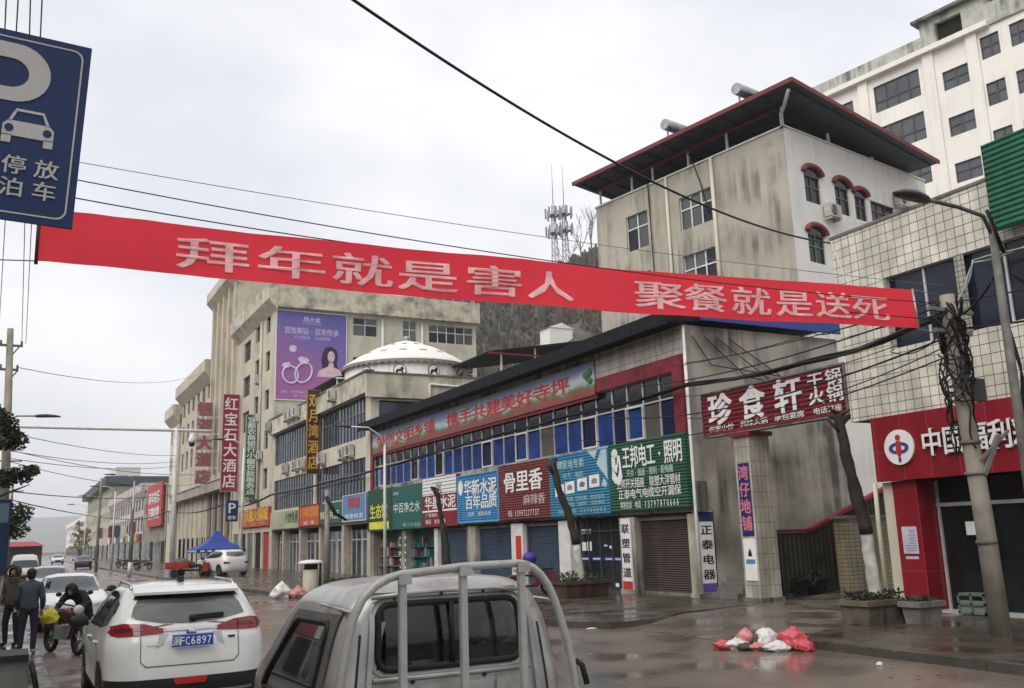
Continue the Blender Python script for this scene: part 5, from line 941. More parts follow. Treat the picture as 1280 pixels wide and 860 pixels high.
mast('taller lattice telecom mast with two rings of antennas on the hill', 114.8, 190, hill_height(114.8,190)-.5, 84); mast('slimmer lattice telecom mast just right of the taller one on the hill', 118.6, 191, hill_height(118.6,191)-.5, 85)
t = T('hillside_hut', 'small white hut with a shallow pointed roof at the foot of the masts', 'hut', (108.6,181,45)); g = MB(); g.box(105.5,111.7,178.5,183,42,48.9); g.build('wall', m_white, t); MB().prism(Fr((0,178.3,0),(1,0,0),(0,0,1),(0,-1,0)), [(105.2,48.9),(112,48.9),(108.7,50.2)], -5, 0).build('roof', m_white, t)
m_bark = mat('grey_bark', (.085,.075,.065), .9, var=.3); m_wbark = mat('whitewashed_bark', (.50,.49,.45), .8, var=.25, vs=5, streak=.3)
def branch(g, p, d, L, r, depth, q, spread=.55):
    n = 3; P = [p]; 
    for k in range(n): d = (d+Vector((q.uniform(-1,1),q.uniform(-1,1),q.uniform(-.3,.7)))*.13).normalized(); P.append(P[-1]+d*(L/n))
    g.tube(P, [r*(1-.35*k/n) for k in range(n+1)], 5 if depth < 2 else 4, cap=False)
    tips = [P[-1]]
    if depth:
        for k in range(q.choice((2,3,3))):
            e = (d+Vector((q.uniform(-1,1),q.uniform(-1,1),q.uniform(-.2,.8)))*spread).normalized(); tips += branch(g, P[q.choice((2,3))], e, L*q.uniform(.55,.8), r*.58, depth-1, q, spread)
    return tips
def bare_tree(label, x, y, z, h, seed, m=None):
    t = T('bare_tree', label, 'tree', (x,y,z)); q = random.Random(seed); g = MB(); tips = []
    MB().tube([(x,y,z-.3),(x+.1,y,z+h*.2),(x,y+.1,z+h*.4)], [h*.018,h*.015,h*.012], 7).build('trunk', m or m_bark, t)
    for k in range(4): branch(g, Vector((x,y,z+h*(.25+.05*k))), Vector((q.uniform(-.5,.5),q.uniform(-.5,.5),1)).normalized(), h*.3, h*.008, 3, q)
    g.build('bare_crown', m or m_bark, t)
for i, (az, r, h) in enumerate(((32.8,284,17),(33.5,290,19),(32.2,288,12),(31.6,292,9))):
    x, y = r*math.sin(R(az)), r*math.cos(R(az)); bare_tree(['tall leafless tree left of the tan house on the ridge','tallest leafless tree touching the tan house outline on the ridge','small leafless tree on the ridge right of the masts','smallest leafless tree close to the masts'][i], x, y, hill_height(x, y), h, i+3)
# ------------------------------------------------------------ street trees
def leafy(label, x, y, h, rad, seed, n, lm, zlo=.35, sz=.16, cone=.8, name='street_tree'):
    t = T(name, label, 'tree', (x,y,0)); q = random.Random(seed); MB().tube([(x,y,-.05),(x+.05,y,h*.25),(x-.05,y+.05,h*.55),(x,y,h*.85)], [.16,.13,.09,.03], 8).build('trunk', m_bark, t); g = MB()
    for k in range(9): a = q.uniform(0,6.28); z = h*q.uniform(.35,.75); g.tube([(x,y,z),(x+.5*rad*math.cos(a),y+.5*rad*math.sin(a),z+.25*rad),(x+.85*rad*math.cos(a),y+.85*rad*math.sin(a),z+.4*rad)], [.05,.035,.012], 5)
    g.build('limb', m_bark, t); g = MB(); cl = []
    for k in range(34):
        a = q.uniform(0,6.28); f = q.random(); z = h*(zlo+(1-zlo)*f); rr_ = rad*(math.sin(math.pi*min(1,.15+.85*f**cone))**.6)*q.uniform(.35,1.02); cl.append((x+rr_*math.cos(a), y+rr_*math.sin(a), z, rad*q.uniform(.14,.32)))
    for k in range(n):
        cx, cy, cz, s = cl[k % len(cl)]; v = Vector((q.gauss(0,1),q.gauss(0,1),q.gauss(0,1))).normalized()*s*q.random()**.4; p = Vector((cx,cy,cz))+Vector((v.x,v.y,v.z*.75))
        e1 = Vector((q.uniform(-1,1),q.uniform(-1,1),q.uniform(-.6,.6))).normalized(); e2 = e1.cross(Vector((q.uniform(-1,1),q.uniform(-1,1),q.uniform(-1,1)))).normalized(); L = sz*q.uniform(.6,1.2)
        g.face([p-e1*L*.5, p+e2*L*.28, p+e1*L*.5, p-e2*L*.28], (k % len(cl)) % len(lm))
    g.build('crown', lm, t)
lv = [mat('leaf_dark', (.022,.034,.018), .6), mat('leaf_mid', (.034,.052,.026), .55), mat('leaf_olive', (.055,.062,.03), .6)]
leafy('dark evergreen tree cut by the left edge of the picture', -.95, 32, 6.3, 1.45, 5, 12000, lv, .4, .15)
ly = [mat('leaf_straw', (.34,.31,.15), .7), mat('leaf_pale_green', (.25,.27,.12), .7), mat('leaf_buff', (.40,.36,.22), .7)]
for i, (x, y, h, r) in enumerate(((9.2,170,6.4,2.0),(10.6,190,5.2,1.7))): leafy(['nearer pale yellow-green tree on the far right-hand pavement','farther pale yellow-green tree on the far right-hand pavement'][i], x, y, h, r, 20+i, 1900, ly, .3, .3, name='street_tree')
def pollard(label, x, y, pts, wz, seed):
    t = T('pollarded_tree', label, 'tree', (x,y,0)); P = [Vector((x,y,-.02))]+[Vector(p) for p in pts]; r0 = .15; n = len(P)
    q = random.Random(seed); F = []; 
    for a, b in zip(P, P[1:]):
        for k in range(5): F.append(a.lerp(b, k/5)+Vector((q.uniform(-.018,.018),q.uniform(-.018,.018),0)))
    F.append(P[-1]); lo = [p for p in F if p.z <= wz]; hi = F[max(0,len(lo)-1):]
    MB().tube(lo, [.14-.02*k/len(lo) for k in range(len(lo))], 12).build('whitewashed_trunk', m_wbark, t)
    MB().tube(hi, [(.125+q.uniform(-.018,.025))*(1-.25*k/len(hi)) for k in range(len(hi))], 10).build('trunk', mat('wet_black_bark', (.036,.031,.025), .8, var=.4, bump=.6, bs=14), t); g = MB(); e = hi[-1]
    for k in range(6): a = q.uniform(0,6.28); g.tube([e-Vector((0,0,.15*k*.5)), e+Vector((.25*math.cos(a),.25*math.sin(a),.1+.1*k*.3-.15*k*.5))], [.05,.025], 6)
    g.build('cut_stub', mat('wet_black_bark', (0,0,0)), t)
pollard('black pollarded tree with a leaning trunk and whitewashed foot before the glass-door shop', 15.92, 25.5, [(15.73,25.5,1.66),(15.5,25.5,2.6),(15.2,25.5,3.3),(14.96,25.5,4.25)], 1.66, 1)
pollard('black pollarded tree with a whitewashed foot in the concrete planter by the red shop', 15.62, 13.75, [(15.55,13.75,1.1),(15.5,13.75,1.95),(15.2,13.75,3.2),(15.05,13.75,4.25)], 1.95, 2)
pollard('slim black pollarded trunk before the red and white cement sign', 16.9, 38, [(16.75,38,1.6),(16.5,38,3.0),(16.3,38,4.1)], .9, 3)
# ------------------------------------------------------------ vehicles: bodies lofted from horizontal outlines
def interp(sl, z):
    for i in range(len(sl)-1):
        if sl[i][0] <= z <= sl[i+1][0]:
            p0, p1, p2, p3 = sl[max(i-1,0)], sl[i], sl[i+1], sl[min(i+2,len(sl)-1)]; h = p2[0]-p1[0]; t = (z-p1[0])/h; o = []
            for k in range(1, 5):
                m1 = (p2[k]-p0[k])/(p2[0]-p0[0])*h; m2 = (p3[k]-p1[k])/(p3[0]-p1[0])*h; lo, hi = min(p1[k],p2[k]), max(p1[k],p2[k])
                v = (2*t**3-3*t*t+1)*p1[k]+(t**3-2*t*t+t)*m1+(-2*t**3+3*t*t)*p2[k]+(t**3-t*t)*m2; e = (hi-lo)*.15; o.append(min(max(v, lo-e), hi+e))
            return o
    return list(sl[-1][1:])
def loft(sl, nz=44, k=10, bow=.05, plan=.05):
    """sl: (z, rear y, front y, half width, corner radius); returns verts, faces, shape tree"""
    zs = [sl[0][0]+(sl[-1][0]-sl[0][0])*i/nz for i in range(nz+1)]; V = []; F = []; n = 0
    for z in zs:
        yr, yf, w_, r = interp(sl, z); r = min(r, w_*.98, (yf-yr)*.48); yc, hl = (yr+yf)/2, (yf-yr)/2; P = []
        cs = [(w_-r, hl-r, 0), (-(w_-r), hl-r, 90), (-(w_-r), -(hl-r), 180), (w_-r, -(hl-r), 270)]
        for ci, (cx, cy, a0) in enumerate(cs):
            for j in range(k+1): a = R(a0+90*j/k); P.append((cx+r*math.cos(a), cy+r*math.sin(a)))
            nx, ny, b0 = cs[(ci+1) % 4]; a = R(a0+90); p = (cx+r*math.cos(a), cy+r*math.sin(a)); b = R(b0); q = (nx+r*math.cos(b), ny+r*math.sin(b)); m = 22 if ci % 2 else 12
            for j in range(1, m): P.append((p[0]+(q[0]-p[0])*j/m, p[1]+(q[1]-p[1])*j/m))
        n = len(P)
        for x, y in P:
            f = y/max(hl, .1); x2 = x*(1-plan*max(0, abs(f)-.35)**2*1.6); y2 = y+yc - (1 if f > 0 else -1)*bow*(x/max(w_, .1))**2*min(1, abs(f)**4); V.append((x2, y2, z))
    for i in range(nz):
        for j in range(n): F.append((i*n+j, i*n+(j+1) % n, (i+1)*n+(j+1) % n, (i+1)*n+j))
    F.append(tuple(range(n))[::-1]); F.append(tuple(range(nz*n, nz*n+n)))
    return V, F, BVHTree.FromPolygons([Vector(v) for v in V], F)
def patch(bv, poly, side, off=.004, step=.06):
    """outline drawn in the view from one side, laid onto the body"""
    bm = bmesh.new(); f = bm.faces.new([bm.verts.new((a, b, 0)) for a, b in poly])
    for ax in (0, 1):
        lo, hi = min(p[ax] for p in poly), max(p[ax] for p in poly); x = lo+step
        while x < hi-.004:
            n = (1,0,0) if ax == 0 else (0,1,0); bmesh.ops.bisect_plane(bm, geom=bm.verts[:]+bm.edges[:]+bm.faces[:], plane_co=tuple(q*x for q in n), plane_no=n); x += step
    bm.verts.index_update(); V = []
    for v in bm.verts:
        a, b = v.co.x, v.co.y
        o, d = {'rear': ((a,-9,b),(0,1,0)), 'front': ((a,20,b),(0,-1,0)), 'left': ((-9,a,b),(1,0,0)), 'right': ((9,a,b),(-1,0,0)), 'top': ((a,b,9),(0,0,-1))}[side]
        d = Vector(d); h = bv.ray_cast(Vector(o), d)
        if h[0] is None: h = bv.find_nearest(Vector(o)+d*9)
        p, nn = h[0], h[1]
        if nn.dot(d) > 0: nn = -nn
        V.append(p+nn*off*.6-d*off*.6)
    F = [tuple(v.index for v in f.verts) for f in bm.faces]; bm.free(); return V, F
def arc(cx, cy, r, a0, a1, n=14, ry=None): return [(cx+r*math.cos(R(a0+(a1-a0)*i/n)), cy+(ry or r)*math.sin(R(a0+(a1-a0)*i/n))) for i in range(n+1)]
m_carglass = glass_mat('car_glass', (.018,.022,.022), .04, var=.5, vs=1.2, spec=.7); m_rglass = glass_mat('rear_glass', (.10,.11,.10), .04, var=.4, vs=1.1, spec=.9); m_tyre = mat('tyre_rubber', (.014,.014,.014), .8, var=.3); m_rim = mat('alloy_rim', (.33,.33,.34), .35, .7)
m_clad = mat('black_cladding', (.02,.02,.021), .6); m_tail = mat('tail_lamp_red', (.22,.008,.012), .12, coat=.6, var=.35, vs=9); m_head = mat('headlamp_clear', (.5,.52,.54), .1, coat=.5, var=.3, vs=8); m_plate = mat('plate_blue', (.02,.06,.36), .4); m_chrome = mat('chrome_trim', (.5,.5,.5), .2, .9)
SUV = [(.24,.14,4.28,.78,.3),(.36,.05,4.42,.88,.35),(.55,.0,4.48,.905,.36),(.8,.02,4.5,.92,.36),(.95,.05,4.44,.925,.36),(1.04,.07,4.2,.915,.38),(1.10,.10,3.7,.90,.38),(1.17,.13,3.3,.875,.36),(1.24,.17,3.1,.85,.34),(1.36,.27,2.86,.80,.32),(1.48,.40,2.58,.745,.3),(1.57,.52,2.3,.69,.28),(1.62,.62,2.05,.635,.25),(1.655,.78,1.8,.54,.22),(1.675,1.0,1.6,.36,.15)]
SED = [(.2,.14,4.2,.74,.3),(.34,.04,4.42,.84,.35),(.55,.0,4.48,.865,.36),(.75,.03,4.46,.875,.36),(.86,.1,4.2,.87,.38),(.92,.3,3.8,.85,.38),(.98,.55,3.3,.82,.36),(1.1,.85,2.95,.76,.32),(1.25,1.15,2.6,.69,.28),(1.36,1.42,2.3,.62,.25),(1.41,1.6,2.1,.5,.2),(1.435,1.75,1.95,.32,.12)]
def wheel(par, x, y, r, side):
    o = MB().lathe([(r*.62,-.1),(r*.9,-.1),(r,-.07),(r,.07),(r*.9,.1),(r*.62,.1)], (x,y,r), 28, 'X').build('wheel', m_tyre, par); k = MB(); e = .1*side
    k.lathe([(r*.64,e*.55),(r*.64,e*.9),(r*.58,e*.92),(r*.55,e*.7),(.06,e*.75),(.05,e*.95),(.01,e)], (x,y,r), 24, 'X')
    for j in range(5):
        a = 2*math.pi*j/5; k.bar((x+e*.85, y+.05*math.cos(a), r+.05*math.sin(a)), (x+e*.85, y+r*.6*math.cos(a), r+r*.6*math.sin(a)), .05, .04, upv=(1,0,0))
    k.build('rim', m_rim, o); return o
def car(name, label, loc, rz, sl, paint, cat='car', detail=2, group=None, suv=True, wb=(.82,3.52), plate=None):
    t = T(name, label, cat, (0,0,0), 0, group); V, F, bv = loft(sl, 44 if detail > 1 else 24, bow=.08); bd = MB()
    for f in F:
        cz = sum(V[i][2] for i in f)/len(f); cy = sum(V[i][1] for i in f)/len(f); bd.add([V[i] for i in f], [tuple(range(len(f)))], 1 if suv and detail > 1 and cz < (.64 if cy < .42 else .42) else 0, True)
    bd.build('body', [paint, m_clad], t)
    def P(nm, poly, side, m, off=.004, par=None): Vp, Fp = patch(bv, poly, side, off); return MB().add(Vp, Fp, 0, True).build(nm, m, par or t)
    H = sl[-1][0]
    wx = .78 if suv else .73; r = .35 if suv else .31
    for y in wb:
        for s, sd in ((-1,'left'),(1,'right')):
            if detail: P('wheel_arch', arc(y, r, r+.09, 0, 180, 16), sd, m_clad, .006)
            wheel(t, s*(wx+.02), y, r, s)
    for sd in ('left','right'):
        if suv: gl = [(.72,1.22),(1.2,1.16),(2.9,1.12),(3.12,1.13),(2.75,1.38),(2.4,1.53),(1.9,1.575),(1.3,1.575),(.95,1.55),(.62,1.46),(.55,1.36)]
        else: gl = [(1.0,1.0),(3.0,.97),(3.05,1.0),(2.6,1.22),(2.3,1.33),(1.6,1.34),(1.3,1.26)]
        o = P('side_window', gl, sd, m_carglass, .005)
        if suv and detail > 1:
            P('window_pillar', [(1.95,1.13),(2.03,1.13),(2.0,1.57),(1.93,1.57)], sd, m_clad, .009, o); P('chrome_strip', [(.86,1.28),(.9,1.28),(.74,1.5),(.71,1.48)], sd, m_chrome, .01, o); P('sill_cladding', [(.3,.26),(4.2,.26),(4.2,.42),(.3,.42)], sd, m_clad, .005)
            P('door_seam', [(2.0,.45),(2.01,.45),(2.01,1.12),(2.0,1.12)], sd, m_clad, .005); P('door_seam', [(1.05,.8),(1.06,.8),(1.2,1.14),(1.19,1.14)], sd, m_clad, .005); P('door_seam', [(3.1,.45),(3.11,.45),(3.11,1.1),(3.1,1.1)], sd, m_clad, .005)
            s = -1 if sd == 'left' else 1
            for y in (1.3, 2.3): MB().tube([(s*.9,y-.1,.98),(s*.945,y-.06,.985),(s*.945,y+.08,.985),(s*.9,y+.12,.98)], .014, 6).build('door_handle', paint, t)
    if suv: P('rear_window', [(-.64,1.30),(-.3,1.235),(.0,1.22),(.3,1.235),(.64,1.30),(.6,1.42),(.53,1.53),(-.53,1.53),(-.6,1.42)], 'rear', m_rglass, .006); P('windscreen', [(-.74,1.14),(.74,1.14),(.62,1.54),(.3,1.57),(-.3,1.57),(-.62,1.54)], 'front', m_carglass, .005)
    else: P('rear_window', [(-.6,1.0),(.6,1.0),(.52,1.3),(-.52,1.3)], 'rear', m_carglass, .006); P('windscreen', [(-.68,.97),(.68,.97),(.58,1.32),(.3,1.36),(-.3,1.36),(-.58,1.32)], 'front', m_carglass, .005)
    for s in (-1, 1):
        g = MB(); my = 3.0 if suv else 2.85; mz = 1.13 if suv else 1.0; g.ell((s*1.03, my, mz), (.13,.07,.09), 12, 0); g.bar((s*.85,my+.02,mz-.05),(s*1.0,my+.02,mz-.03),.05); g.build('wing_mirror', m_clad, t)
    zf = .78 if suv else .66
    if detail:
        for s in (-1, 1): P('headlight', [(s*.86,zf+.12),(s*.5,zf+.03),(s*.48,zf-.04),(s*.8,zf-.02)], 'front', m_head, .006)
        P('grille', [(-.42,zf-.05),(.42,zf-.05),(.36,zf-.2),(-.36,zf-.2)], 'front', m_clad, .006); P('lower_bumper', [(-.8,.25),(.8,.25),(.8,.42),(-.8,.42)], 'front', m_clad, .006)
        if not (suv and detail > 1):
            for s in (-1, 1): P('taillight', [(s*.84,zf+.15),(s*.5,zf+.12),(s*.5,zf),(s*.84,zf)], 'rear', m_tail, .006)
        g = MB(); yq = 4.52; Fq = Fr((.22,yq,.38),(-1,0,0),(0,0,1),(0,1,0)); g.fbox(Fq,0,.44,0,.14,0,.015); g.build('front_plate', m_plate, t)
    if suv and detail > 1:
        for s in (-1, 1):
            o = P('taillight', [(s*.84,1.12),(s*.84,1.215),(s*.72,1.245),(s*.5,1.235),(s*.27,1.165),(s*.3,1.13),(s*.55,1.115),(s*.78,1.105)], 'rear', m_tail, .012)
            P('lamp_lens', [(s*.8,1.15),(s*.8,1.19),(s*.56,1.20),(s*.5,1.165)], 'rear', mat('lamp_lens_dark', (.09,.004,.008), .1, coat=.6), .016, o); P('lamp_seam', [(s*.535,1.12),(s*.545,1.12),(s*.545,1.235),(s*.535,1.235)], 'rear', m_clad, .017, o)
            P('rear_arch_trim', arc(wb[0], .35, .46, 0, 180, 16)+arc(wb[0], .35, .43, 180, 0, 16), 'left' if s < 0 else 'right', m_clad, .012)
            sd = 'left' if s < 0 else 'right'; P('taillight', [(.16,1.115),(.46,1.15),(.36,1.215),(.16,1.22)], sd, m_tail, .012)
        tg = P('tailgate_seam', [(-.545,1.1),(-.535,1.1),(-.535,.83),(-.48,.775),(.48,.775),(.535,.83),(.535,1.1),(.545,1.1),(.545,.825),(.485,.762),(-.485,.762),(-.545,.825)], 'rear', mat('panel_gap', (.12,.12,.12)), .004)
        P('chrome_strip', [(-.3,1.145),(.3,1.145),(.3,1.165),(.1,1.175),(-.1,1.175),(-.3,1.165)], 'rear', m_chrome, .012)
        for poly in ([(-.34,1.115),(-.24,1.115),(-.3,1.0),(-.38,.96)], [(.34,1.115),(.24,1.115),(.3,1.0),(.38,.96)]): P('gate_crease', poly, 'rear', mat('grey_crease', (.42,.42,.42), .4), .003)
        P('rear_reflector', [(-.16,.56),(.16,.56),(.19,.63),(-.19,.63)], 'rear', mat('reflector_red', (.45,.03,.03), .3), .012); P('bumper_lip', [(-.7,.44),(.7,.44),(.72,.47),(-.72,.47)], 'rear', m_rim, .012)
        P('rear_badge', [(-.48,.995),(-.33,.995),(-.33,1.01),(-.48,1.01)], 'rear', m_chrome, .008); P('rear_badge', [(.42,1.03),(.5,1.03),(.5,1.055),(.42,1.055)], 'rear', m_clad, .008)
        g = MB(); g.lathe([(.001,-.008),(.05,-.008),(.058,0),(.05,.008),(.001,.008)], (0,.055,1.125), 20, 'Y'); g.build('rear_emblem', m_chrome, t)
        g = MB(); nx = 14; A = []
        for i in range(nx+1): x = -.6+1.2*i/nx; c = 1-(x/.66)**4*.25; A += [(x,.36+.1*(x/.6)**2,1.555+.03*c), (x,.36+.1*(x/.6)**2,1.53+.025*c), (x,.62,1.57+.03*c), (x,.8,1.6+.045*c), (x,.6,1.6+.04*c)]
        g.add(A, [(i*5+j, i*5+(j+1) % 5, i*5+5+(j+1) % 5, i*5+5+j) for i in range(nx) for j in range(5)]+[(0,1,2,3,4), tuple(range(nx*5, nx*5+5))], 0, False); o = g.build('spoiler', paint, t)
        P('spoiler_shadow_gap', [(-.6,1.50),(.6,1.50),(.57,1.545),(-.57,1.545)], 'rear', m_clad, .012)
        g = MB(); g.bar((.0,.165,1.285),(.38,.20,1.30),.03,.05); g.ell((.03,.16,1.285),(.05,.03,.035),10); g.build('wiper', m_clad, t)
        for s in (-1, 1): MB().tube([(s*.60,.75,1.615),(s*.6,.9,1.665),(s*.6,2.0,1.675),(s*.6,2.25,1.6)], .018, 8).build('roof_rail', m_chrome, t)
        MB().box(-.03,.03,.95,1.15,1.68,1.74).build('roof_fin', m_clad, t); MB().box(-.04,.04,.6,.63,1.6,1.615).build('brake_lamp', m_tail, t)
    if plate:
        Fq = Fr((-.205,-.012,.965),(1,0,0),(0,.12,1),(0,-1,0)); o = MB().fbox(Fq,-.01,.44,0,.145,0,.012).build('number_plate', m_plate, t); g = MB(); put_text(g, Fq, plate, .005, .425, .025, .12, .016, .012, fill=1.2)
        for a in ((.0,.43,.003,.007),(.0,.43,.138,.142)): g.fbox(Fq,*a,.013,.015)
        g.build('lettering', m_wtxt, o)
    place(t, loc, rz); return t
p_white = mat('white_car_paint', (.68,.68,.655), .25, var=.03, grain=.01, coat=.6, stain=(1.3,.35,(.42,.39,.35))); p_silver = mat('silver_car_paint', (.45,.46,.46), .3, .3, var=.03, grain=.01, coat=.5); p_dark = mat('dark_car_paint', (.03,.032,.035), .25, var=.03, grain=.01, coat=.6); p_cream = mat('cream_van_paint', (.58,.57,.53), .3, var=.05, coat=.4)
car('suv', 'white mud-splashed SUV seen from behind with a blue number plate in the left lane', (1.87, 11.52, ROAD), 0, SUV, p_white, detail=2, plate='浙FC6897').scale = (1, 1, .98)
car('parked_car', 'white car facing the viewer behind the motorcycle at the left', (1.42, 31.5, ROAD), math.pi, SED, p_white, detail=1, suv=False)
car('parked_car', 'pale silver car facing the viewer, second behind the motorcycle', (1.35, 47.5, ROAD), math.pi, SED, p_silver, detail=1, suv=False)
car('parked_car', 'white car parked beside the blue canopy and white lamp post', (12.6, 61.5, 0), R(14), SUV, p_white, detail=1)
car('parked_car', 'dark car standing by the far right-hand kerb below the yellowish trees', (6.6, 112, ROAD), R(-3), SED, p_dark, detail=1, suv=False)
car('parked_car', 'white car far down the road left of the yellowish trees', (6.0, 168, ROAD), math.pi, SED, p_white, detail=1, suv=False)
VAN = [(.25,.1,3.7,.7,.2),(.45,.02,3.82,.78,.25),(.9,.0,3.8,.8,.25),(1.1,.02,3.55,.79,.25),(1.4,.05,3.2,.74,.22),(1.7,.1,2.85,.68,.2),(1.84,.2,2.6,.6,.2),(1.9,.5,2.3,.4,.15)]
car('van', 'small cream van at the left edge behind the silver car', (.55, 66, ROAD), math.pi, VAN, p_cream, cat='van', detail=1)
# ------------------------------------------------------------ grey pickup cab with the galvanised rack
TK = T('pickup_truck', 'silver-grey small pickup truck seen from behind with a metal rack over its cab', 'truck', (2.55, 5.66, ROAD))
def TW(p): return (p[0]+2.55, p[1]+5.66, p[2]+ROAD)
CAB = [(0.42,0.02,1.95,0.7596,0.12),(0.7,0.0,2.1,0.8335,0.14),(1.0,0.0,2.12,0.844,0.14),(1.15,0.0,2.02,0.8387,0.15),(1.3,0.01,1.8,0.8071,0.16),(1.5,0.02,1.56,0.7596,0.17),(1.62,0.04,1.42,0.7227,0.19),(1.7,0.06,1.33,0.6805,0.22),(1.76,0.1,1.22,0.6119,0.24),(1.8,0.17,1.08,0.5064,0.24),(1.82,0.3,0.9,0.3165,0.18)]
V, F, bv = loft(CAB, 84, 12, bow=.03, plan=.03); V = [Vector(v) for v in V]
rw = [(-.52,1.31),(-.49,1.285),(.45,1.285),(.48,1.31),(.47,1.63),(.43,1.665),(-.46,1.665),(-.50,1.63)]
sw = [(.34,1.06),(.30,1.52),(.34,1.555),(.98,1.545),(1.06,1.5),(1.6,1.06)]; ws = [(-.68,1.08),(.68,1.08),(.6,1.62),(-.6,1.62)]
def inside(p, poly):
    c = False; n = len(poly)
    for i in range(n):
        (x1, y1), (x2, y2) = poly[i], poly[(i+1) % n]
        if (y1 > p[1]) != (y2 > p[1]) and p[0] < (x2-x1)*(p[1]-y1)/(y2-y1)+x1: c = not c
    return c
keep = []
for f in F:
    c = sum((V[i] for i in f), Vector())/len(f); nrm = (V[f[1]]-V[f[0]]).cross(V[f[-1]]-V[f[0]])
    if len(f) == 4 and ((c.y < .12 and abs(c.x) < .6 and inside((c.x,c.z), rw)) or (abs(c.x) > .62 and .2 < c.y < 1.75 and inside((c.y,c.z), sw)) or (c.y > 1.1 and abs(c.x) < .7 and inside((c.x,c.z), ws))): continue
    keep.append(f)
p_truck = mat('silver_grey_truck_paint', (.38,.375,.36), .36, .3, var=.10, vs=3, coat=.45, spec=.5, stain=(3.2,.65,(.17,.15,.125)))
MB().add([TW(v) for v in V], keep, 0, True).build('cab', p_truck, TK)
m_thin = bpy.data.materials.new('thin_window_glass'); m_thin.use_nodes = True; tt = m_thin.node_tree; tp = tt.nodes.new('ShaderNodeBsdfTransparent'); tp.inputs[0].default_value = (.84,.86,.83,1); gl_ = tt.nodes.new('ShaderNodeBsdfGlossy'); gl_.inputs['Roughness'].default_value = .03; fr_ = tt.nodes.new('ShaderNodeFresnel'); fr_.inputs[0].default_value = 1.6; ms = tt.nodes.new('ShaderNodeMixShader')
tt.links.new(fr_.outputs[0], ms.inputs[0]); tt.links.new(tp.outputs[0], ms.inputs[1]); tt.links.new(gl_.outputs[0], ms.inputs[2]); tt.links.new(ms.outputs[0], tt.nodes['Material Output'].inputs[0])
def TP(nm, poly, side, m, off=.004, par=None): Vp, Fp = patch(bv, poly, side, off); return MB().add([TW(v) for v in Vp], Fp, 0, True).build(nm, m, par or TK)
def seal(poly, side, r, par, nm='rubber_seal', m=None):
    P = []
    for i in range(len(poly)):
        a, b = poly[i], poly[(i+1) % len(poly)]
        n = max(1, int(math.hypot(b[0]-a[0], b[1]-a[1])/.05)); P += [(a[0]+(b[0]-a[0])*k/n, a[1]+(b[1]-a[1])*k/n) for k in range(n)]
    Q = []
    for a, b in P+[P[0]]:
        o, d = {'rear': ((a,-9,b),(0,1,0)), 'left': ((-9,a,b),(1,0,0)), 'right': ((9,a,b),(-1,0,0)), 'front': ((a,20,b),(0,-1,0))}[side]; h = bv.ray_cast(Vector(o), Vector(d)); Q.append(TW(h[0]-Vector(d)*.004))
    MB().tube(Q, r, 8, cap=False).build(nm, m or (m_black if nm == 'rubber_seal' else p_truck), par)
def rounded(poly, r=.06, k=4):
    o = []; n = len(poly)
    for i in range(n):
        p, a, b = Vector((*poly[i],0)), Vector((*poly[i-1],0)), Vector((*poly[(i+1) % n],0)); d1, d2 = (a-p), (b-p); e = min(r, d1.length*.45, d2.length*.45); s, t_ = p+d1.normalized()*e, p+d2.normalized()*e
        for j in range(k+1): f = j/k; q = s*(1-f)**2+p*2*f*(1-f)+t_*f*f; o.append((q.x,q.y))
    return o
rwp = rounded([(-.525,1.28),(.485,1.28),(.475,1.67),(-.505,1.67)], .09); o = TP('rear_window', rwp, 'rear', m_thin, .002); seal(rwp, 'rear', .021, o)
MB().tube([TW((-.02,.0,1.28)),TW((-.02,.02,1.67))], .016, 6).build('window_divider', m_black, o)
for sd in ('left','right'):
    sp = rounded([(.33,1.04),(.29,1.56),(1.02,1.55),(1.62,1.04)], .07); o = TP('side_window', sp, sd, m_thin, .002); seal(sp, sd, .022, o)
    TP('door_frame', rounded([(.2,.62),(.2,1.6),(1.08,1.595),(1.78,1.03),(1.8,.62)], .05)[::-1], sd, mat('dark_grey_door_paint', (.12,.11,.112), .5, var=.15), .003) if False else None
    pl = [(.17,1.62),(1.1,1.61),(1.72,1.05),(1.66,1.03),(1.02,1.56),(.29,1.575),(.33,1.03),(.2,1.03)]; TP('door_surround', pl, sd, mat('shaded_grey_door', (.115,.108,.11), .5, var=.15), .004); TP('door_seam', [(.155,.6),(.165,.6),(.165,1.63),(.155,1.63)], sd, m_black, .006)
    s = -1 if sd == 'left' else 1; MB().tube([TW((s*.79,1.1,.98)),TW((s*.82,1.0,.985)),TW((s*.82,.85,.985)),TW((s*.79,.8,.98))], .014, 6).build('door_handle', m_black, TK); MB().tube([TW((s*.70,.0,1.64)),TW((s*.70,.6,1.66)),TW((s*.67,1.2,1.60)),TW((s*.74,1.6,1.3))], .012, 6).build('rain_gutter', p_truck, TK)
    k = MB(); k.bar(TW((s*.79,1.75,.98)),TW((s*.98,1.8,.95)),.03); k.box(*sorted((2.55+s*.9,2.55+s*1.06)),7.44,7.5,ROAD+.75,ROAD+.98); k.build('wing_mirror', m_black, TK)
wsp = rounded([(-.69,1.06),(.69,1.06),(.6,1.64),(-.6,1.64)], .07); o = TP('windscreen', wsp, 'front', m_thin, .002); seal(wsp, 'front', .022, o)
for a, b in ((-.47,-.33),(-.26,-.08),(.04,.2),(.28,.44)):   # pressed ribs of the rear panel
    TP('pressed_rib', rounded([(a,.8),(b,.8),(b,1.175),(a,1.175)], .03), 'rear', p_truck, .016)
MB().tube([TW((-.56,.0,1.225)),TW((0,-.012,1.225)),TW((.54,.0,1.225))], .016, 8).build('panel_rail', p_truck, TK)
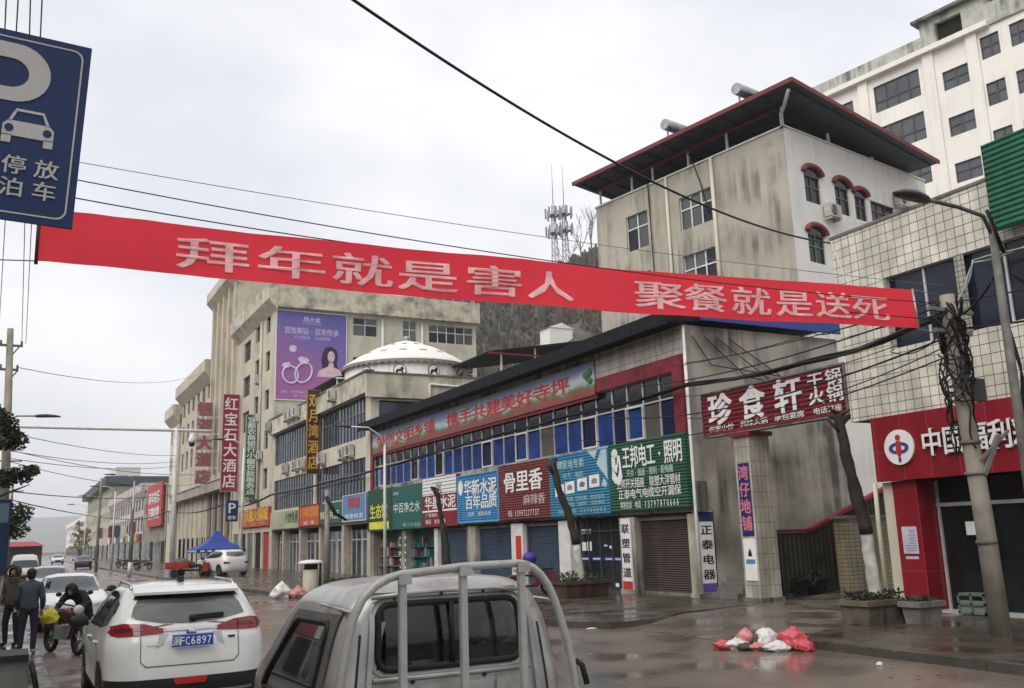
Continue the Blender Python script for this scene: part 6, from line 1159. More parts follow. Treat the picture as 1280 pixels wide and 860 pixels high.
for a, b, c, d in ((-.57,.53,1.205,1.211),(-.55,.5,1.725,1.74)): TP('groove_shade_strip', [(a,c),(b,c),(b,d),(a,d)], 'rear', mat('groove_shade', (.07,.062,.055), .8), .004)  # flat dark strips: groove shade and the shaded roof edge put into the colour
MB().tube([TW((-.55,.055,1.715)),TW((-.3,.035,1.735)),TW((0,.03,1.74)),TW((.3,.035,1.735)),TW((.5,.05,1.718))], .014, 8).build('added_shade_lip', p_truck, TK)  # thin lip added along the roof edge for the shading it gives
for s in (-1, 1): TP('panel_crease', [(s*.60,.8),(s*.635,.8),(s*.565,1.62),(s*.535,1.62)], 'rear', p_truck, .02); TP('panel_crease', [(s*.70,.8),(s*.715,.8),(s*.635,1.5),(s*.62,1.5)], 'rear', m_clad, .004)
q_ = rounded([(-.575,1.245),(.535,1.245),(.52,1.715),(-.55,1.715)], .12)
seal(q_, 'rear', .009, TK, 'panel_crease')
g = MB(); [g.ell(TW((x,-.01,z)),(.014,.01,.014),8) for x, z in ((-.42,1.71),(-.1,1.725),(.2,1.725),(.34,1.715),(-.3,1.2),(.2,1.2))]; g.build('panel_bolt', m_clad, TK)
g = MB()   # seats and dashboard seen through the glass
for x, hb in ((-.36,1.16), (.36,1.36)): g.hexa([TW(p) for p in ((x-.24,.3,.6),(x+.24,.3,.6),(x+.24,.85,.6),(x-.24,.85,.6),(x-.24,.3,.8),(x+.24,.3,.8),(x+.24,.85,.78),(x-.24,.85,.78))]); g.hexa([TW(p) for p in ((x-.23,.22,.75),(x+.23,.22,.75),(x+.23,.36,.78),(x-.23,.36,.78),(x-.2,.13,hb),(x+.2,.13,hb),(x+.2,.22,hb),(x-.2,.22,hb))]); g.ell(TW((x,.15,hb+.1)),(.13,.05,.09),12)
g.build('seat', mat('dark_seat_cloth', (.03,.03,.032), .85), TK); MB().hexa([TW(p) for p in ((-.7,1.5,.5),(.7,1.5,.5),(.7,1.95,.5),(-.7,1.95,.5),(-.7,1.5,1.02),(.7,1.5,1.02),(.7,1.85,1.08),(-.7,1.85,1.08))]).build('dashboard', m_clad, TK)
g = MB(); g.tube([TW((-.36+.18*math.cos(k*.3142),1.38+.09*math.sin(k*.3142),1.08+.155*math.sin(k*.3142))) for k in range(21)], .014, 6, cap=False); g.build('steering_wheel', m_black, TK)
# rack
m_rack = mat('rack_grey_paint', (.40,.40,.385), .45, .25, var=.15, vs=5, stain=(5,.5,(.2,.16,.12))); yb = -.16; g = MB()
hp = [(-.86,.75),(-.85,1.05),(-.82,1.25),(-.78,1.47),(-.74,1.62),(-.68,1.73),(-.60,1.80),(-.52,1.84),(-.43,1.86),(0,1.89),(.38,1.895),(.44,1.885),(.50,1.86),(.555,1.815),(.605,1.75),(.65,1.66),(.69,1.55),(.74,1.38),(.785,1.18),(.805,1.0),(.82,.75)]
g.tube([TW((x,yb,z)) for x, z in hp], .027, 10)
g.build('rack_hoop', m_rack, TK)
for x, zt2 in ((-.43,1.83),(-.02,1.865),(.40,1.87)):
    k = MB(); k.bar(TW((x,yb-.03,.75)), TW((x,yb-.03,zt2)), .042, .008, upv=(0,1,0)); k.bar(TW((x-.02,yb-.012,.75)), TW((x-.02,yb-.012,zt2)), .006, .036, upv=(0,1,0)); k.box(*[q for q in (2.55+x-.035,2.55+x+.05)], 5.66+yb-.05, 5.66+yb-.035, ROAD+zt2-.03, ROAD+zt2+.035); k.build('rack_bar', m_rack, TK)
g = MB(); g.tube([TW((.80,yb,1.25)),TW((.83,yb-.03,1.22)),TW((.85,yb-.05,1.1))], .02, 6); g.build('tie_hook', m_black, TK)
for x0, x1, y0_, y1_, z0, z1, nm in ((-.82,.82,-2.55,-.2,.62,.68,'bed_floor'),(-.84,-.81,-2.55,-.2,.68,1.0,'bed_side'),(.81,.84,-2.55,-.2,.68,1.0,'bed_side'),(-.8,.8,-2.56,-2.52,.68,1.0,'tailboard'),(-.45,.45,-2.5,2.0,.4,.55,'chassis')): MB().box(2.55+x0,2.55+x1,5.66+y0_,5.66+y1_,ROAD+z0,ROAD+z1).build(nm, p_truck if nm != 'chassis' else m_black, TK)
for y in (-1.5, 1.35):
    for s in (-1, 1): k = MB(); k.lathe([(.17,-.09),(.26,-.09),(.28,-.06),(.28,.06),(.26,.09),(.17,.09)], TW((s*.68,y,.28)), 24, 'X'); o = k.build('wheel', m_tyre, TK); MB().lathe([(.18,s*.03),(.17,s*.07),(.06,s*.06),(.05,s*.085),(.01,s*.09)], TW((s*.68,y,.28)), 18, 'X').build('rim', m_steel, o)
# ------------------------------------------------------------ people
def fbody(name, par, sk, mats):
    """one continuous skinned figure; sk: list of (name, parent, position, radius, material)"""
    me = bpy.data.meshes.new(name); idx = {s[0]: i for i, s in enumerate(sk)}
    me.from_pydata([s[2] for s in sk], [(idx[s[1]], i) for i, s in enumerate(sk) if s[1]], [])
    o = bpy.data.objects.new(name, me); col.objects.link(o); md = o.modifiers.new('skin', 'SKIN'); md.use_smooth_shade = True
    for i, s in enumerate(sk): r = s[3]; me.skin_vertices[0].data[i].radius = r if isinstance(r, tuple) else (r, r); me.skin_vertices[0].data[i].use_root = (i == 0)
    o.modifiers.new('sub', 'SUBSURF').levels = 2; dg = bpy.context.evaluated_depsgraph_get(); ev = bpy.data.meshes.new_from_object(o.evaluated_get(dg))
    bpy.data.objects.remove(o); ev.name = name; ev.materials.clear(); [ev.materials.append(m) for m in mats]
    P = [Vector(s[2]) for s in sk]; par_ = [P[idx[s[1]]] if s[1] else P[i] for i, s in enumerate(sk)]
    for f in ev.polygons:
        c = f.center; best = 9; bi = 0
        for i in range(len(sk)):
            a, b = par_[i], P[i]; d = b-a; L = d.length_squared; t = max(.35, min(1, (c-a).dot(d)/L)) if L > 0 else 0; dd = (c-(a+d*t)).length - (sk[i][3] if not isinstance(sk[i][3], tuple) else max(sk[i][3]))*.6
            if dd < best: best = dd; bi = i
        f.material_index = sk[bi][4]; f.use_smooth = True
    b = bpy.data.objects.new(name, ev); col.objects.link(b); b.parent = par; MW[b.name] = Matrix.Identity(4); return b
def hand(sk, nm, wrist, d, pal, m, side):
    d = Vector(d).normalized(); w_ = Vector(wrist); s = Vector(pal).normalized(); n = d.cross(s).normalized()
    sk.append((nm+'palm', nm+'wr', w_+d*.055, (.036,.02), m))
    for k, (o, L) in enumerate(((-.03,.068),(-.01,.078),(.01,.074),(.03,.058))):
        a = w_+d*.085+s*o; sk.append((f'{nm}f{k}a', nm+'palm', a+d*.012, .0095, m)); sk.append((f'{nm}f{k}b', f'{nm}f{k}a', a+d*L*.6+n*.008, .009, m)); sk.append((f'{nm}f{k}c', f'{nm}f{k}b', a+d*L+n*.028, .0075, m))
    a = w_+d*.03-s*.035*side; sk.append((nm+'t1', nm+'palm', a+d*.015-s*.012*side, .011, m)); sk.append((nm+'t2', nm+'t1', a+d*.055-s*.018*side+n*.012, .009, m))
def person(label, loc, rz, mats, pose='stand', seed=0, h=1.0, hood=None, fur=None):
    """local frame: faces -Y; mats: jacket, trousers, shoes, skin, hair"""
    t = T('person', label, 'person', (0,0,0)); q = random.Random(seed); sk = []
    A = lambda n, p, x, y, z, r, m: sk.append((n, p, (x, y, z), r, m))
    if pose == 'stand':
        A('pel', None, 0,0,.95, (.165,.13), 1); A('wst','pel', 0,0,1.08, (.185,.15), 0); A('chs','wst', 0,.01,1.3, (.20,.145), 0); A('shd','chs', 0,.015,1.43, (.15,.11), 0); A('nck','shd', 0,0,1.52, .06, 3); A('jaw','nck', 0,-.02,1.575, (.07,.08), 3); A('hed','jaw', 0,-.01,1.655, (.082,.1), 3); A('top','hed', 0,.0,1.72, (.06,.075), 4)
        for s, n in ((-1,'l'),(1,'r')):
            k = .03*q.uniform(-1,1); A(n+'hip','pel', s*.095,0,.88, .105, 1); A(n+'kne',n+'hip', s*.12,-.03+k,.5, .075, 1); A(n+'ank',n+'kne', s*.125,.02+k,.12, .058, 1); A(n+'hel',n+'ank', s*.127,.03+k,.05, .05, 2); A(n+'toe',n+'hel', s*.14,-.15+k,.035, (.045,.033), 2)
            A(n+'sho','shd', s*.19,.01,1.41, .085, 0); A(n+'elb',n+'sho', s*.255,.03,1.13, .068, 0); A(n+'for',n+'elb', s*.24,-.12,.95, .055, 0); A(n+'wr',n+'for', s*.225,-.15,.9, .03, 3)
            hand(sk, n, (s*.225,-.15,.9), (-s*.1,-.25,-.95), (1,0,0), 3, s)
        head = Vector((0,-.01,1.65)); fwd = Vector((0,-1,0))
    else:       # bent forward over the motorcycle, arms reaching down
        A('pel', None, 0,.28,.93, (.165,.14), 0); A('wst','pel', 0,.14,1.04, (.19,.15), 0); A('chs','wst', 0,-.12,1.17, (.20,.15), 0); A('shd','chs', 0,-.27,1.22, (.15,.12), 0); A('nck','shd', 0,-.36,1.25, .065, 3); A('jaw','nck', 0,-.44,1.22, (.07,.08), 3); A('hed','jaw', 0,-.46,1.30, (.083,.1), 3); A('top','hed', 0,-.43,1.37, (.06,.07), 4)
        for s, n in ((-1,'l'),(1,'r')):
            A(n+'hip','pel', s*.1,.26,.85, .11, 1); A(n+'kne',n+'hip', s*.15,.16,.48, .078, 1); A(n+'ank',n+'kne', s*.15,.3,.11, .058, 1); A(n+'hel',n+'ank', s*.15,.32,.05, .05, 2); A(n+'toe',n+'hel', s*.17,.14,.035, (.045,.033), 2)
            A(n+'sho','shd', s*.2,-.25,1.19, .088, 0); A(n+'elb',n+'sho', s*.3,-.36,.97, .068, 0); A(n+'for',n+'elb', s*.3,-.55,.86, .055, 0); A(n+'wr',n+'for', s*.29,-.6,.84, .03, 3)
            hand(sk, n, (s*.29,-.6,.84), (0,-.9,-.4), (1,0,0), 3, s)
        head = Vector((0,-.46,1.29)); fwd = Vector((0,-.9,-.3)).normalized()
    fbody('body', t, sk, mats)
    g = MB(); sd = Vector((1,0,0)); upv = sd.cross(fwd)*-1
    if upv.z < 0: upv = -upv
    fc = head+fwd*.095
    g.ell(fc+fwd*.012-upv*.012, (.016,.022,.026), 8, 0)
    for s in (-1, 1): g.ell(fc+sd*s*.034+upv*.016-fwd*.006, (.012,.008,.007), 8, 1); g.ell(head+sd*s*.088, (.014,.025,.034), 8, 0)
    g.bar(fc-upv*.055-sd*.024, fc-upv*.055+sd*.024, .01, .008, 2); g.build('face', [mats[3], m_black, mat('lips', (.32,.12,.1))], t)
    g = MB()
    if hood:
        rows = []
        for i in range(9):
            th = math.pi*(.16+.84*i/8)
            for k in range(15): ph = 2*math.pi*k/15; rows.append(head-fwd*(.02-.0)+fwd*.135*math.cos(th)*1.0+(sd*math.cos(ph)*.128+upv*math.sin(ph)*.15+upv*.01)*math.sin(th)**.7*(1.04))
        g.add(rows, [(i*15+k, i*15+(k+1) % 15, i*15+15+(k+1) % 15, i*15+15+k) for i in range(8) for k in range(15)], 0, True); o = g.build('hood', hood, t)
        if fur:
            k = MB(); c = head+fwd*.115; qq = random.Random(1)
            for i in range(120): ph = qq.uniform(0,6.28); b = c+(sd*math.cos(ph)*.105+upv*math.sin(ph)*.125); e = b+(sd*math.cos(ph)+upv*math.sin(ph))*.07+fwd*qq.uniform(0,.06)+Vector((qq.uniform(-1,1),qq.uniform(-1,1),qq.uniform(-1,1)))*.03; w2 = sd*.012; k.face([b-w2,b+w2,e]); k.face([b-upv*.012,b+upv*.012,e])
            k.build('fur_trim', fur, o)
    else:
        g.ell(head-fwd*.02+upv*.035, (.098,.108,.098), 16, 0, noise=.05, seed=3); g.ell(head-fwd*.05-upv*.03, (.088,.07,.085), 14, 0, noise=.05, seed=4); g.build('hair', mats[4], t)
    place(t, loc, rz); t.scale = (h, h, h); return t
mj = lambda n, c: mat(n, c, .85, var=.2, vs=7, bump=.3, bs=16)
m_skin = mat('skin', (.45,.27,.19), .55, var=.06); m_hair = mat('black_hair', (.015,.013,.012), .5, var=.3, vs=20)
j_ol = mj('olive_parka', (.062,.058,.038)); j_gr = mj('slate_jacket', (.055,.065,.078)); j_bk = mj('black_parka', (.014,.018,.018)); tr_n = mj('navy_trousers', (.018,.02,.032)); tr_k = mj('black_trousers', (.015,.015,.017)); m_shoe = mat('dark_shoe', (.02,.02,.02), .5); m_shw = mat('pale_shoe', (.35,.33,.32), .6)
person('person in an olive parka with a fur-trimmed hood at the left edge', (.03,23.0,0), R(-35), [j_ol,tr_k,m_shoe,m_skin,m_hair], seed=1, h=.92, hood=j_ol, fur=mat('brown_fur', (.10,.06,.04), .9))
person('person in a slate grey jacket and navy trousers seen from behind on the left pavement', (.32,20.9,0), R(172), [j_gr,tr_n,m_shw,m_skin,m_hair], seed=2, h=.91)
person('person in a black hooded parka bending over the motorcycle', (1.32,22.75,ROAD), R(-28), [j_bk,tr_k,m_shoe,m_skin,m_hair], 'bend', seed=3, h=.95, hood=j_bk)
# ------------------------------------------------------------ motorcycles, scooter, tricycle
def motorbike(label, loc, rz, paint, seatm, box=None, name='motorcycle', group=None, scoot=False):
    t = T(name, label, name, (0,0,0), 0, group)
    for y, r in ((-.62,.29),(.62,.29)):
        P = [(0,y+ (r-.045)*math.cos(k*.2618), r+(r-.045)*math.sin(k*.2618)) for k in range(25)]; o = MB().tube(P, .05, 8, cap=False).build('wheel', m_tyre, t); k = MB()
        for j in range(10): a = j*.6283; k.bar((0,y,r),(0,y+(r-.06)*math.cos(a),r+(r-.06)*math.sin(a)),.012,.02,upv=(1,0,0))
        k.lathe([(.05,-.05),(.06,-.03),(.06,.03),(.05,.05)],(0,y,r),12,'X'); k.build('rim', m_rim, o); f = MB(); f.tube([(0,y+(r+.06)*math.cos(R(a)),r+(r+.06)*math.sin(R(a))) for a in range(25,156,13)], .055, 8); f.build('mudguard', paint, t)
    g = MB()
    for s in (-1,1): g.tube([(s*.075,-.62,.29),(s*.075,-.46,.68),(s*.07,-.38,.92)],.022,8); g.tube([(s*.09,.62,.29),(s*.1,.3,.36),(s*.09,.05,.34)],.022,8); g.tube([(s*.1,.55,.32),(s*.09,.42,.68)],.025,8)
    g.tube([(0,-.42,.82),(0,-.2,.66),(0,.1,.62),(0,.7,.72)],.03,8); g.tube([(0,-.3,.6),(0,-.2,.32),(0,.15,.3)],.025,8); g.build('frame', m_clad, t)
    if scoot: 
        g = MB(); g.add([(-.2,-.5,.3),(.2,-.5,.3),(.22,-.42,.75),(.12,-.4,.98),(-.12,-.4,.98),(-.22,-.42,.75),(-.18,-.36,.3),(.18,-.36,.3),(.18,-.3,.75),(-.18,-.3,.75)], [(0,1,2,3,4,5),(6,9,8,7),(0,5,9,6),(1,7,8,2),(2,8,3),(5,4,9)]); g.build('leg_shield', paint, t)
        MB().hexa([(-.16,-.4,.28),(.16,-.4,.28),(.17,.2,.28),(-.17,.2,.28),(-.16,-.4,.34),(.16,-.4,.34),(.17,.2,.34),(-.17,.2,.34)]).build('footboard', m_clad, t); MB().hexa([(-.17,.1,.3),(.17,.1,.3),(.15,.8,.45),(-.15,.8,.45),(-.15,.12,.72),(.15,.12,.72),(.13,.82,.74),(-.13,.82,.74)]).build('rear_fairing', paint, t)
    else:
        MB().ell((0,-.12,.78),(.13,.27,.13),16).build('fuel_tank', paint, t); g = MB(); g.box(-.14,.14,-.15,.2,.3,.56); [g.lathe([(.12,x) for x in (.56,.58)],(0,-.1,0),10) for _ in (0,)]; g.build('engine', m_steel, t); MB().tube([(.14,0,.3),(.16,.3,.28),(.17,.75,.36)],[.03,.045,.05],8).build('exhaust', m_chrome, t)
    g = MB(); g.hexa([(-.13,.12,.74),(.13,.12,.74),(.11,.75,.8),(-.11,.75,.8),(-.12,.12,.83),(.12,.12,.83),(.1,.78,.88),(-.1,.78,.88)]); g.build('seat', seatm, t)
    g = MB(); g.tube([(-.36,-.28,1.02),(-.2,-.36,1.0),(0,-.4,.94),(.2,-.36,1.0),(.36,-.28,1.02)],.016,8); g.build('handlebar', m_clad, t); MB().lathe([(.02,-.08),(.09,-.06),(.1,0),(.095,.015),(.01,.03)],(0,-.52,.88),16,'Y').build('headlight', m_head, t)
    for s in (-1,1): g = MB(); g.tube([(s*.25,-.33,1.02),(s*.3,-.32,1.16)],.008,5); g.ell((s*.32,-.32,1.2),(.07,.015,.045),10); g.build('mirror', m_clad, t)
    if box: MB().box(-.17,.17,.72,1.05,.84,1.12).build('rear_box', box, t)
    place(t, loc, rz); return t
motorbike('dark motorcycle standing in the gutter at the left with a yellow bag hung on it', (1.02,21.75,ROAD), R(22), mat('bike_maroon', (.10,.02,.02), .3), m_clad)
motorbike('red and black scooter with its front towards the road beside the brown planter', (15.2,27.6,0), R(-100), mat('scooter_red', (.14,.03,.05), .3), m_clad, name='scooter', scoot=True)
g = MB(); g.ell((15.05,27.35,1.22),(.24,.26,.2),20); g.ell((15.05,27.35,1.08),(.17,.2,.14),16); tag(g.build('handlebar_cover', mat('purple_cloth', (.06,.035,.26), .5, var=.2, bump=.3, bs=8)), 'purple padded weather cover bulging on the scooter handlebar', 'cover')
for i, (x, y, rz, lb) in enumerate(((10.4,92,.9,'nearest dark motorcycle parked by the far right-hand kerb'),(10.0,97,1.1,'middle dark motorcycle of three by the far right-hand kerb'),(9.8,103,.8,'farthest dark motorcycle of three by the far right-hand kerb'))): motorbike(lb, (x,y,0), rz, p_dark, m_clad, group='motorcycles parked along the far kerb')
t = T('cargo_tricycle', 'small red cargo tricycle with a dark load parked near the white car', 'tricycle', (0,0,0)); m_tr = mat('tricycle_red', (.30,.03,.025), .45, var=.2)
MB().box(-.55,.55,.2,1.7,.55,.62).box(-.57,-.53,.2,1.7,.62,.95).box(.53,.57,.2,1.7,.62,.95).box(-.53,.53,1.66,1.7,.62,.95).box(-.53,.53,.2,.24,.62,.95).build('cargo_box', m_tr, t); g = MB(); g.ell((0,.9,.9),(.48,.6,.32),16,noise=.12,seed=9); g.build('load', mat('dark_sack', (.12,.1,.09), .9), t)
g = MB(); g.add([(-.3,-.95,.35),(.3,-.95,.35),(.34,-.85,.9),(-.34,-.85,.9),(-.25,-.6,.35),(.25,-.6,.35),(.28,-.6,.95),(-.28,-.6,.95)], [(0,1,2,3),(4,7,6,5),(0,3,7,4),(1,5,6,2),(3,2,6,7)]); g.build('front_fairing', m_tr, t); MB().box(-.28,.28,-.25,.15,.6,.82).build('seat', m_clad, t); MB().tube([(-.35,-.55,1.0),(0,-.7,1.02),(.35,-.55,1.0)],.018,8).build('handlebar', m_clad, t); MB().box(-.15,.15,-.9,1.2,.38,.5).build('frame', m_clad, t)
for x, y in ((0,-.85),(-.5,1.1),(.5,1.1)): MB().lathe([(.17,-.05),(.25,-.05),(.27,0),(.25,.05),(.17,.05)],(x,y,.27),20,'X').build('wheel', m_tyre, t)
place(t, (10.3,63.5,0), R(60))

# ------------------------------------------------------------ litter, planters, bins, canopy and other street things
def bag(label, c, r, m, seed, name='garbage_bag', group=None, flat=.0):
    from mathutils import noise as no
    bm = bmesh.new(); bmesh.ops.create_icosphere(bm, subdivisions=4, radius=1)
    for v in bm.verts:
        p = v.co.copy(); d = 1+.30*no.fractal(p*1.3+Vector((seed*3.1,0,0)),1,2,3)+.16*abs(no.noise(p*4.2+Vector((0,seed*1.7,0))))+.07*no.noise(p*9+Vector((seed,0,0))); k = max(0, p.z-.55)
        p = Vector((p.x*d*(1-k*1.2), p.y*d*(1-k*1.2), max(p.z*d, -.72)+k*.35)); v.co = (c[0]+p.x*r[0], c[1]+p.y*r[1], c[2]+(p.z+.72)*r[2])
    g = MB(); g.add([v.co for v in bm.verts], [tuple(v.index for v in f.verts) for f in bm.faces], 0, True); bm.free(); return tag(g.build(name, m), label, 'bag', group)
m_bagr = mat('red_plastic', (.52,.07,.085), .22, var=.2, vs=6, spec=.5); m_bagw = mat('white_plastic', (.62,.60,.57), .25, var=.15, vs=6); m_bagp = mat('pinkish_plastic', (.50,.20,.18), .4, var=.3, vs=7); m_bagk = mat('dark_rubbish', (.06,.06,.045), .7, var=.4, vs=8)
for lb, c, r, m, sd in (('large red plastic bag at the right end of the rubbish pile',(12.1,12.55),(.24,.24,.2),m_bagr,1),('smaller red bag slumped in front of the large red one',(12.05,12.25),(.16,.14,.10),m_bagr,2),('white plastic bag standing in the middle of the rubbish pile',(11.85,12.95),(.21,.19,.19),m_bagw,3),('flat white bag at the front of the rubbish pile',(11.72,12.55),(.26,.18,.09),m_bagw,4),('pale pink bag leaning left of the tall white one',(11.6,13.2),(.18,.17,.18),m_bagp,5),('dark rubbish heap between the pink and white bags',(11.72,13.12),(.15,.2,.15),m_bagk,6),('crumpled white bag at the left of the rubbish pile',(11.35,13.2),(.22,.2,.1),m_bagw,7),('red scrap bag at the left end of the rubbish pile',(11.15,13.3),(.17,.16,.09),m_bagr,8),('small dark bag at the left front of the rubbish pile',(11.38,12.98),(.14,.12,.07),m_bagk,9),('small pinkish bag low at the front left of the pile',(11.5,12.85),(.14,.13,.07),m_bagp,10)): bag(lb, (*c,ROAD), r, m, sd)
bag('bright yellow plastic bag hanging on the motorcycle', (.70,21.3,.52), (.16,.14,.16), mat('yellow_plastic', (.50,.47,.03), .35, var=.2), 21, 'plastic_bag')
bag('white crumpled bag lying on the road in front of the litter bin', (9.2,36.6,ROAD), (.4,.35,.3), m_bagw, 11); bag('pale pinkish bag next to the white one on the road near the litter bin', (9.75,36.3,ROAD), (.32,.3,.22), m_bagp, 12)
bag('small white paper scrap on the road before the kerb of the red shop', (11.6,10.3,ROAD), (.05,.04,.03), m_bagw, 13, 'paper_scrap'); bag('tiny white scrap on the wet ground left of the rubbish pile', (11.4,18.0,ROAD), (.12,.06,.02), m_bagw, 14, 'paper_scrap')
def planter(label, x0, x1, y0, y1, h, m, seed, leafm, hl=.3, n=500):
    t = T('planter', label, 'planter', ((x0+x1)/2,(y0+y1)/2,0)); g = MB(); e = .05
    g.add([(x0+e,y0+e,0),(x1-e,y0+e,0),(x1-e,y1-e,0),(x0+e,y1-e,0),(x0,y0,h),(x1,y0,h),(x1,y1,h),(x0,y1,h)], [(0,1,5,4),(1,2,6,5),(2,3,7,6),(3,0,4,7)]); g.box(x0-.04,x1+.04,y0-.04,y0+.08,h-.1,h+.005).box(x0-.04,x1+.04,y1-.08,y1+.04,h-.1,h+.005).box(x0-.04,x0+.08,y0+.08,y1-.08,h-.1,h+.005).box(x1-.08,x1+.04,y0+.08,y1-.08,h-.1,h+.005); g.build('tub', m, t); MB().box(x0+.05,x1-.05,y0+.05,y1-.05,h-.15,h-.06).build('soil', mat('wet_soil', (.03,.022,.016), .9), t)
    q = random.Random(seed); g = MB()
    for i in range(n):
        p = Vector((q.uniform(x0+.05,x1-.05), q.uniform(y0+.05,y1-.05), h-.06+hl*q.random()**1.6)); e1 = Vector((q.uniform(-1,1),q.uniform(-1,1),q.uniform(-.2,.9))).normalized(); e2 = e1.cross(Vector((q.uniform(-1,1),q.uniform(-1,1),.3))).normalized(); L = q.uniform(.06,.13); g.face([p,p+e1*L*.5+e2*L*.25,p+e1*L,p+e1*L*.5-e2*L*.25], q.randrange(len(leafm)))
    g.build('plants', leafm, t); return t
lp = [mat('planter_leaf_dark', (.025,.03,.018), .7), mat('planter_leaf_brown', (.06,.045,.03), .8)]
m_plc = mat('mossy_planter_concrete', (.13,.115,.085), .85, var=.3, vs=3, streak=.4, stain=(2.5,.6,(.05,.045,.03)))
planter('long dark concrete planter with withered plants around the whitewashed tree by the red shop', 14.95,16.1,13.4,14.15,.46, m_plc, 1, lp, .2, 700); planter('small square grey concrete planter at the right of the long dark one', 15.75,16.45,12.85,13.3,.42, mat('grey_planter_concrete', (.19,.18,.155), .85, var=.25, vs=3, streak=.4), 2, lp, .14, 260)
planter('brown planter with green weeds around the black tree by the scooter', 15.0,16.6,25.0,26.1,.52, mat('brown_planter', (.07,.04,.03), .7, var=.3, streak=.3), 3, [mat('weed_green', (.06,.075,.025), .7), lp[0]], .3, 700); planter('low black planter with bare soil on the pavement before the beige block', 11.5,13.3,37.5,38.6,.4, mat('black_planter', (.025,.022,.02), .7), 4, lp, .12, 300)
t = T('litter_bin', 'pale litter bin with a mushroom lid standing at the kerb', 'litter bin', (10.4,36.9,0)); MB().lathe([(.3,.0),(.31,.05),(.3,.85),(.27,.9)],(10.4,36.9,0),18).build('drum', m_cream, t); MB().lathe([(.26,.9),(.25,1.12)],(10.4,36.9,0),18).build('opening', m_black, t); MB().lathe([(.5,1.12),(.52,1.16),(.4,1.24),(.1,1.28)],(10.4,36.9,0),20).build('lid', m_wpaint, t); MB().tube([(10.72,36.7,0),(10.72,36.7,1.12)],.045,8).build('post', m_black, t)
t = T('gazebo', 'blue pop-up canopy with peaked roof and white valance marks beside the white car', 'canopy', (13.1,71.5,0)); c = (13.1,71.5); m_bl = mat('blue_canopy_cloth', (.025,.06,.27), .6, var=.15); g = MB(); z0, z1, hw = 1.72, 3.0, 1.75; cor = [(c[0]+sx*hw, c[1]+sy*hw) for sx, sy in ((-1,-1),(1,-1),(1,1),(-1,1))]
for i in range(4):
    a, b = cor[i], cor[(i+1) % 4]; m0 = lambda p, f, z: (c[0]+(p[0]-c[0])*f, c[1]+(p[1]-c[1])*f, z); g.face([(*a,z0),(*b,z0),m0(b,.45,2.15),m0(a,.45,2.15)]); g.face([m0(a,.45,2.15),m0(b,.45,2.15),m0(b,.05,z1),m0(a,.05,z1)]); g.face([(*a,z0-.28),(*b,z0-.28),(*b,z0),(*a,z0)])
g.build('roof_cloth', m_bl, t); g = MB(); Fv = Fr((c[0]-hw,c[1]-hw,0),(1,0,0),(0,0,1),(0,-1,0)); Fv2 = Fr((c[0]-hw,c[1]+hw,0),(0,-1,0),(0,0,1),(-1,0,0))
for F_2 in (Fv, Fv2):
    for i in range(6): g.fbox(F_2, .3+i*.5, .6+i*.5, z0-.2, z0-.08, .004, .01)
g.build('valance_mark', m_wtxt, t)
for x, y in cor: MB().bar((x,y,0),(x,y,z0),.05).build('pole', m_wpaint, t)
t = T('red_stall', 'roadside stall with a low red roof at the far left end of the street', 'stall', (.8,140,0)); MB().hexa([(-2,136,2.6),(3.4,136,2.6),(3.4,146,2.6),(-2,146,2.6),(-1.2,138,3.2),(2.2,138,3.2),(2.2,144,3.2),(-1.2,144,3.2)]).build('roof', mat('stall_red', (.34,.06,.06), .6), t); MB().box(-1.7,3.1,137,145,0,2.6).build('wall', mat('stall_wall', (.12,.10,.09), .8), t)
t = T('notice_board', 'dark blue upright notice board at the left edge behind the people', 'notice board', (-.35,28,0)); MB().box(-.75,-.17,27.95,28.03,1.35,3.3).build('panel', mat('deep_blue_board', (.012,.03,.075), .5, var=.2), t); MB().box(-.72,-.22,27.94,27.948,2.7,3.2).build('pale_panel', mat('grey_blue_print', (.10,.15,.19)), t)
for x in (-.7,-.25): MB().bar((x,28.06,0),(x,28.06,3.3),.06).build('post', m_steel, t)
t = T('concrete_block', 'low grey concrete block with a dark wet top at the lower left corner', 'barrier', (-.6,14.4,0)); MB().box(-1.8,.27,14.1,14.9,0,.55).build('body', mat('grey_block_concrete', (.20,.195,.185), .75, var=.15), t); MB().box(-1.82,.25,14.05,14.95,.55,.63).build('dark_top', m_clad, t); MB().tube([(.29,14.05,.5),(.33,13.98,.35),(.36,13.98,.2),(.33,14.0,.08)],.035,8).build('rubber_strap', m_black, t)
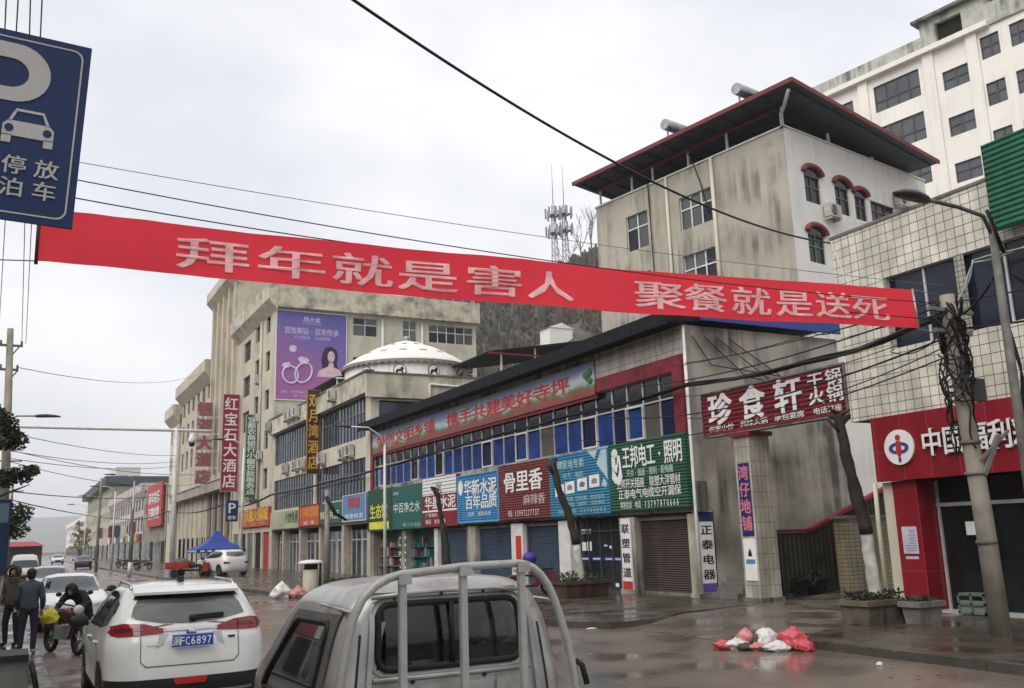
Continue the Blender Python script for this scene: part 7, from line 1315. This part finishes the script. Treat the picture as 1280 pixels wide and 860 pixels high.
def shrub(label, x, y, w_, h, seed, n):
    t = T('shrub', label, 'shrub', (x,y,0)); q = random.Random(seed); g = MB(); [g.tube([(x,y,0),(x+q.uniform(-1,1)*w_*.5,y+q.uniform(-.3,.3),h*.8)],.015,4) for _ in range(8)]; g.build('stem', m_bark, t); g = MB()
    for i in range(n): a = q.uniform(0,6.28); f = q.random()**.5; p = Vector((x+w_*f*math.cos(a),y+.4*f*math.sin(a),h*q.uniform(.05,1)*(1-.4*f))); e1 = Vector((q.uniform(-1,1),q.uniform(-1,1),q.uniform(-.5,.8))).normalized(); e2 = e1.cross(Vector((.3,q.uniform(-1,1),1))).normalized(); L = q.uniform(.08,.18); g.face([p,p+e1*L*.5+e2*L*.3,p+e1*L,p+e1*L*.5-e2*L*.3], q.randrange(2))
    g.build('foliage', [lp[0], mat('leaf_black_green', (.012,.018,.012), .6)], t)
shrub('low dark bush against the mossy stair wall', 20.9, 20.8, .7, .7, 1, 600)
shrub('small dark plant hanging over the canopy beside the green bank sign', 17.2, 79.5, .5, .6, 4, 200); bpy.data.objects['shrub.001'].location.z = 5.3
q = random.Random(77); g = MB()      # wet leaves and scraps washed along the kerbs
for i in range(420):
    if i % 3: y = q.uniform(9, 60); kx = 12.1 if y < 13 else (11.4-.045*(y-18) if y > 18 else 13); x = kx+abs(q.gauss(0,.5))*q.choice((-1,-1,1))-.1; z = ROAD+.006 if x < kx-.02 else .012
    else: x, y = q.uniform(2, 11), q.uniform(8, 45); z = ROAD+.006
    if 12.9 < y < 18.6 and x > 11.3: continue
    a = q.uniform(0,6.28); L = q.uniform(.015,.05); dx, dy = L*math.cos(a), L*math.sin(a); g.face([(x-dx,y-dy,z),(x+dy*.6,y-dx*.6,z+.004),(x+dx,y+dy,z+.002),(x-dy*.6,y+dx*.6,z+.006)], q.choice((0,0,0,1,2)))
tag(g.build('wet_litter', [mat('wet_leaf', (.06,.04,.02), .4), mat('wet_paper', (.4,.38,.35), .5), mat('faded_leaf', (.16,.11,.05), .5)]), kind='stuff')
# ------------------------------------------------------------ air
HZ = 0.00042
g = MB(); g.box(-4500,4500,-3500,6500,-1.2,125); hz = g.build('haze', []) ; tag(hz, kind='stuff'); hm = bpy.data.materials.new('haze_air'); hm.use_nodes = True; ht = hm.node_tree; ht.nodes.remove(ht.nodes['Principled BSDF']); pv = ht.nodes.new('ShaderNodeVolumePrincipled'); pv.inputs['Density'].default_value = HZ; pv.inputs['Color'].default_value = (.93,.94,.96,1); ht.links.new(pv.outputs[0], ht.nodes['Material Output'].inputs['Volume']); hz.data.materials.append(hm)
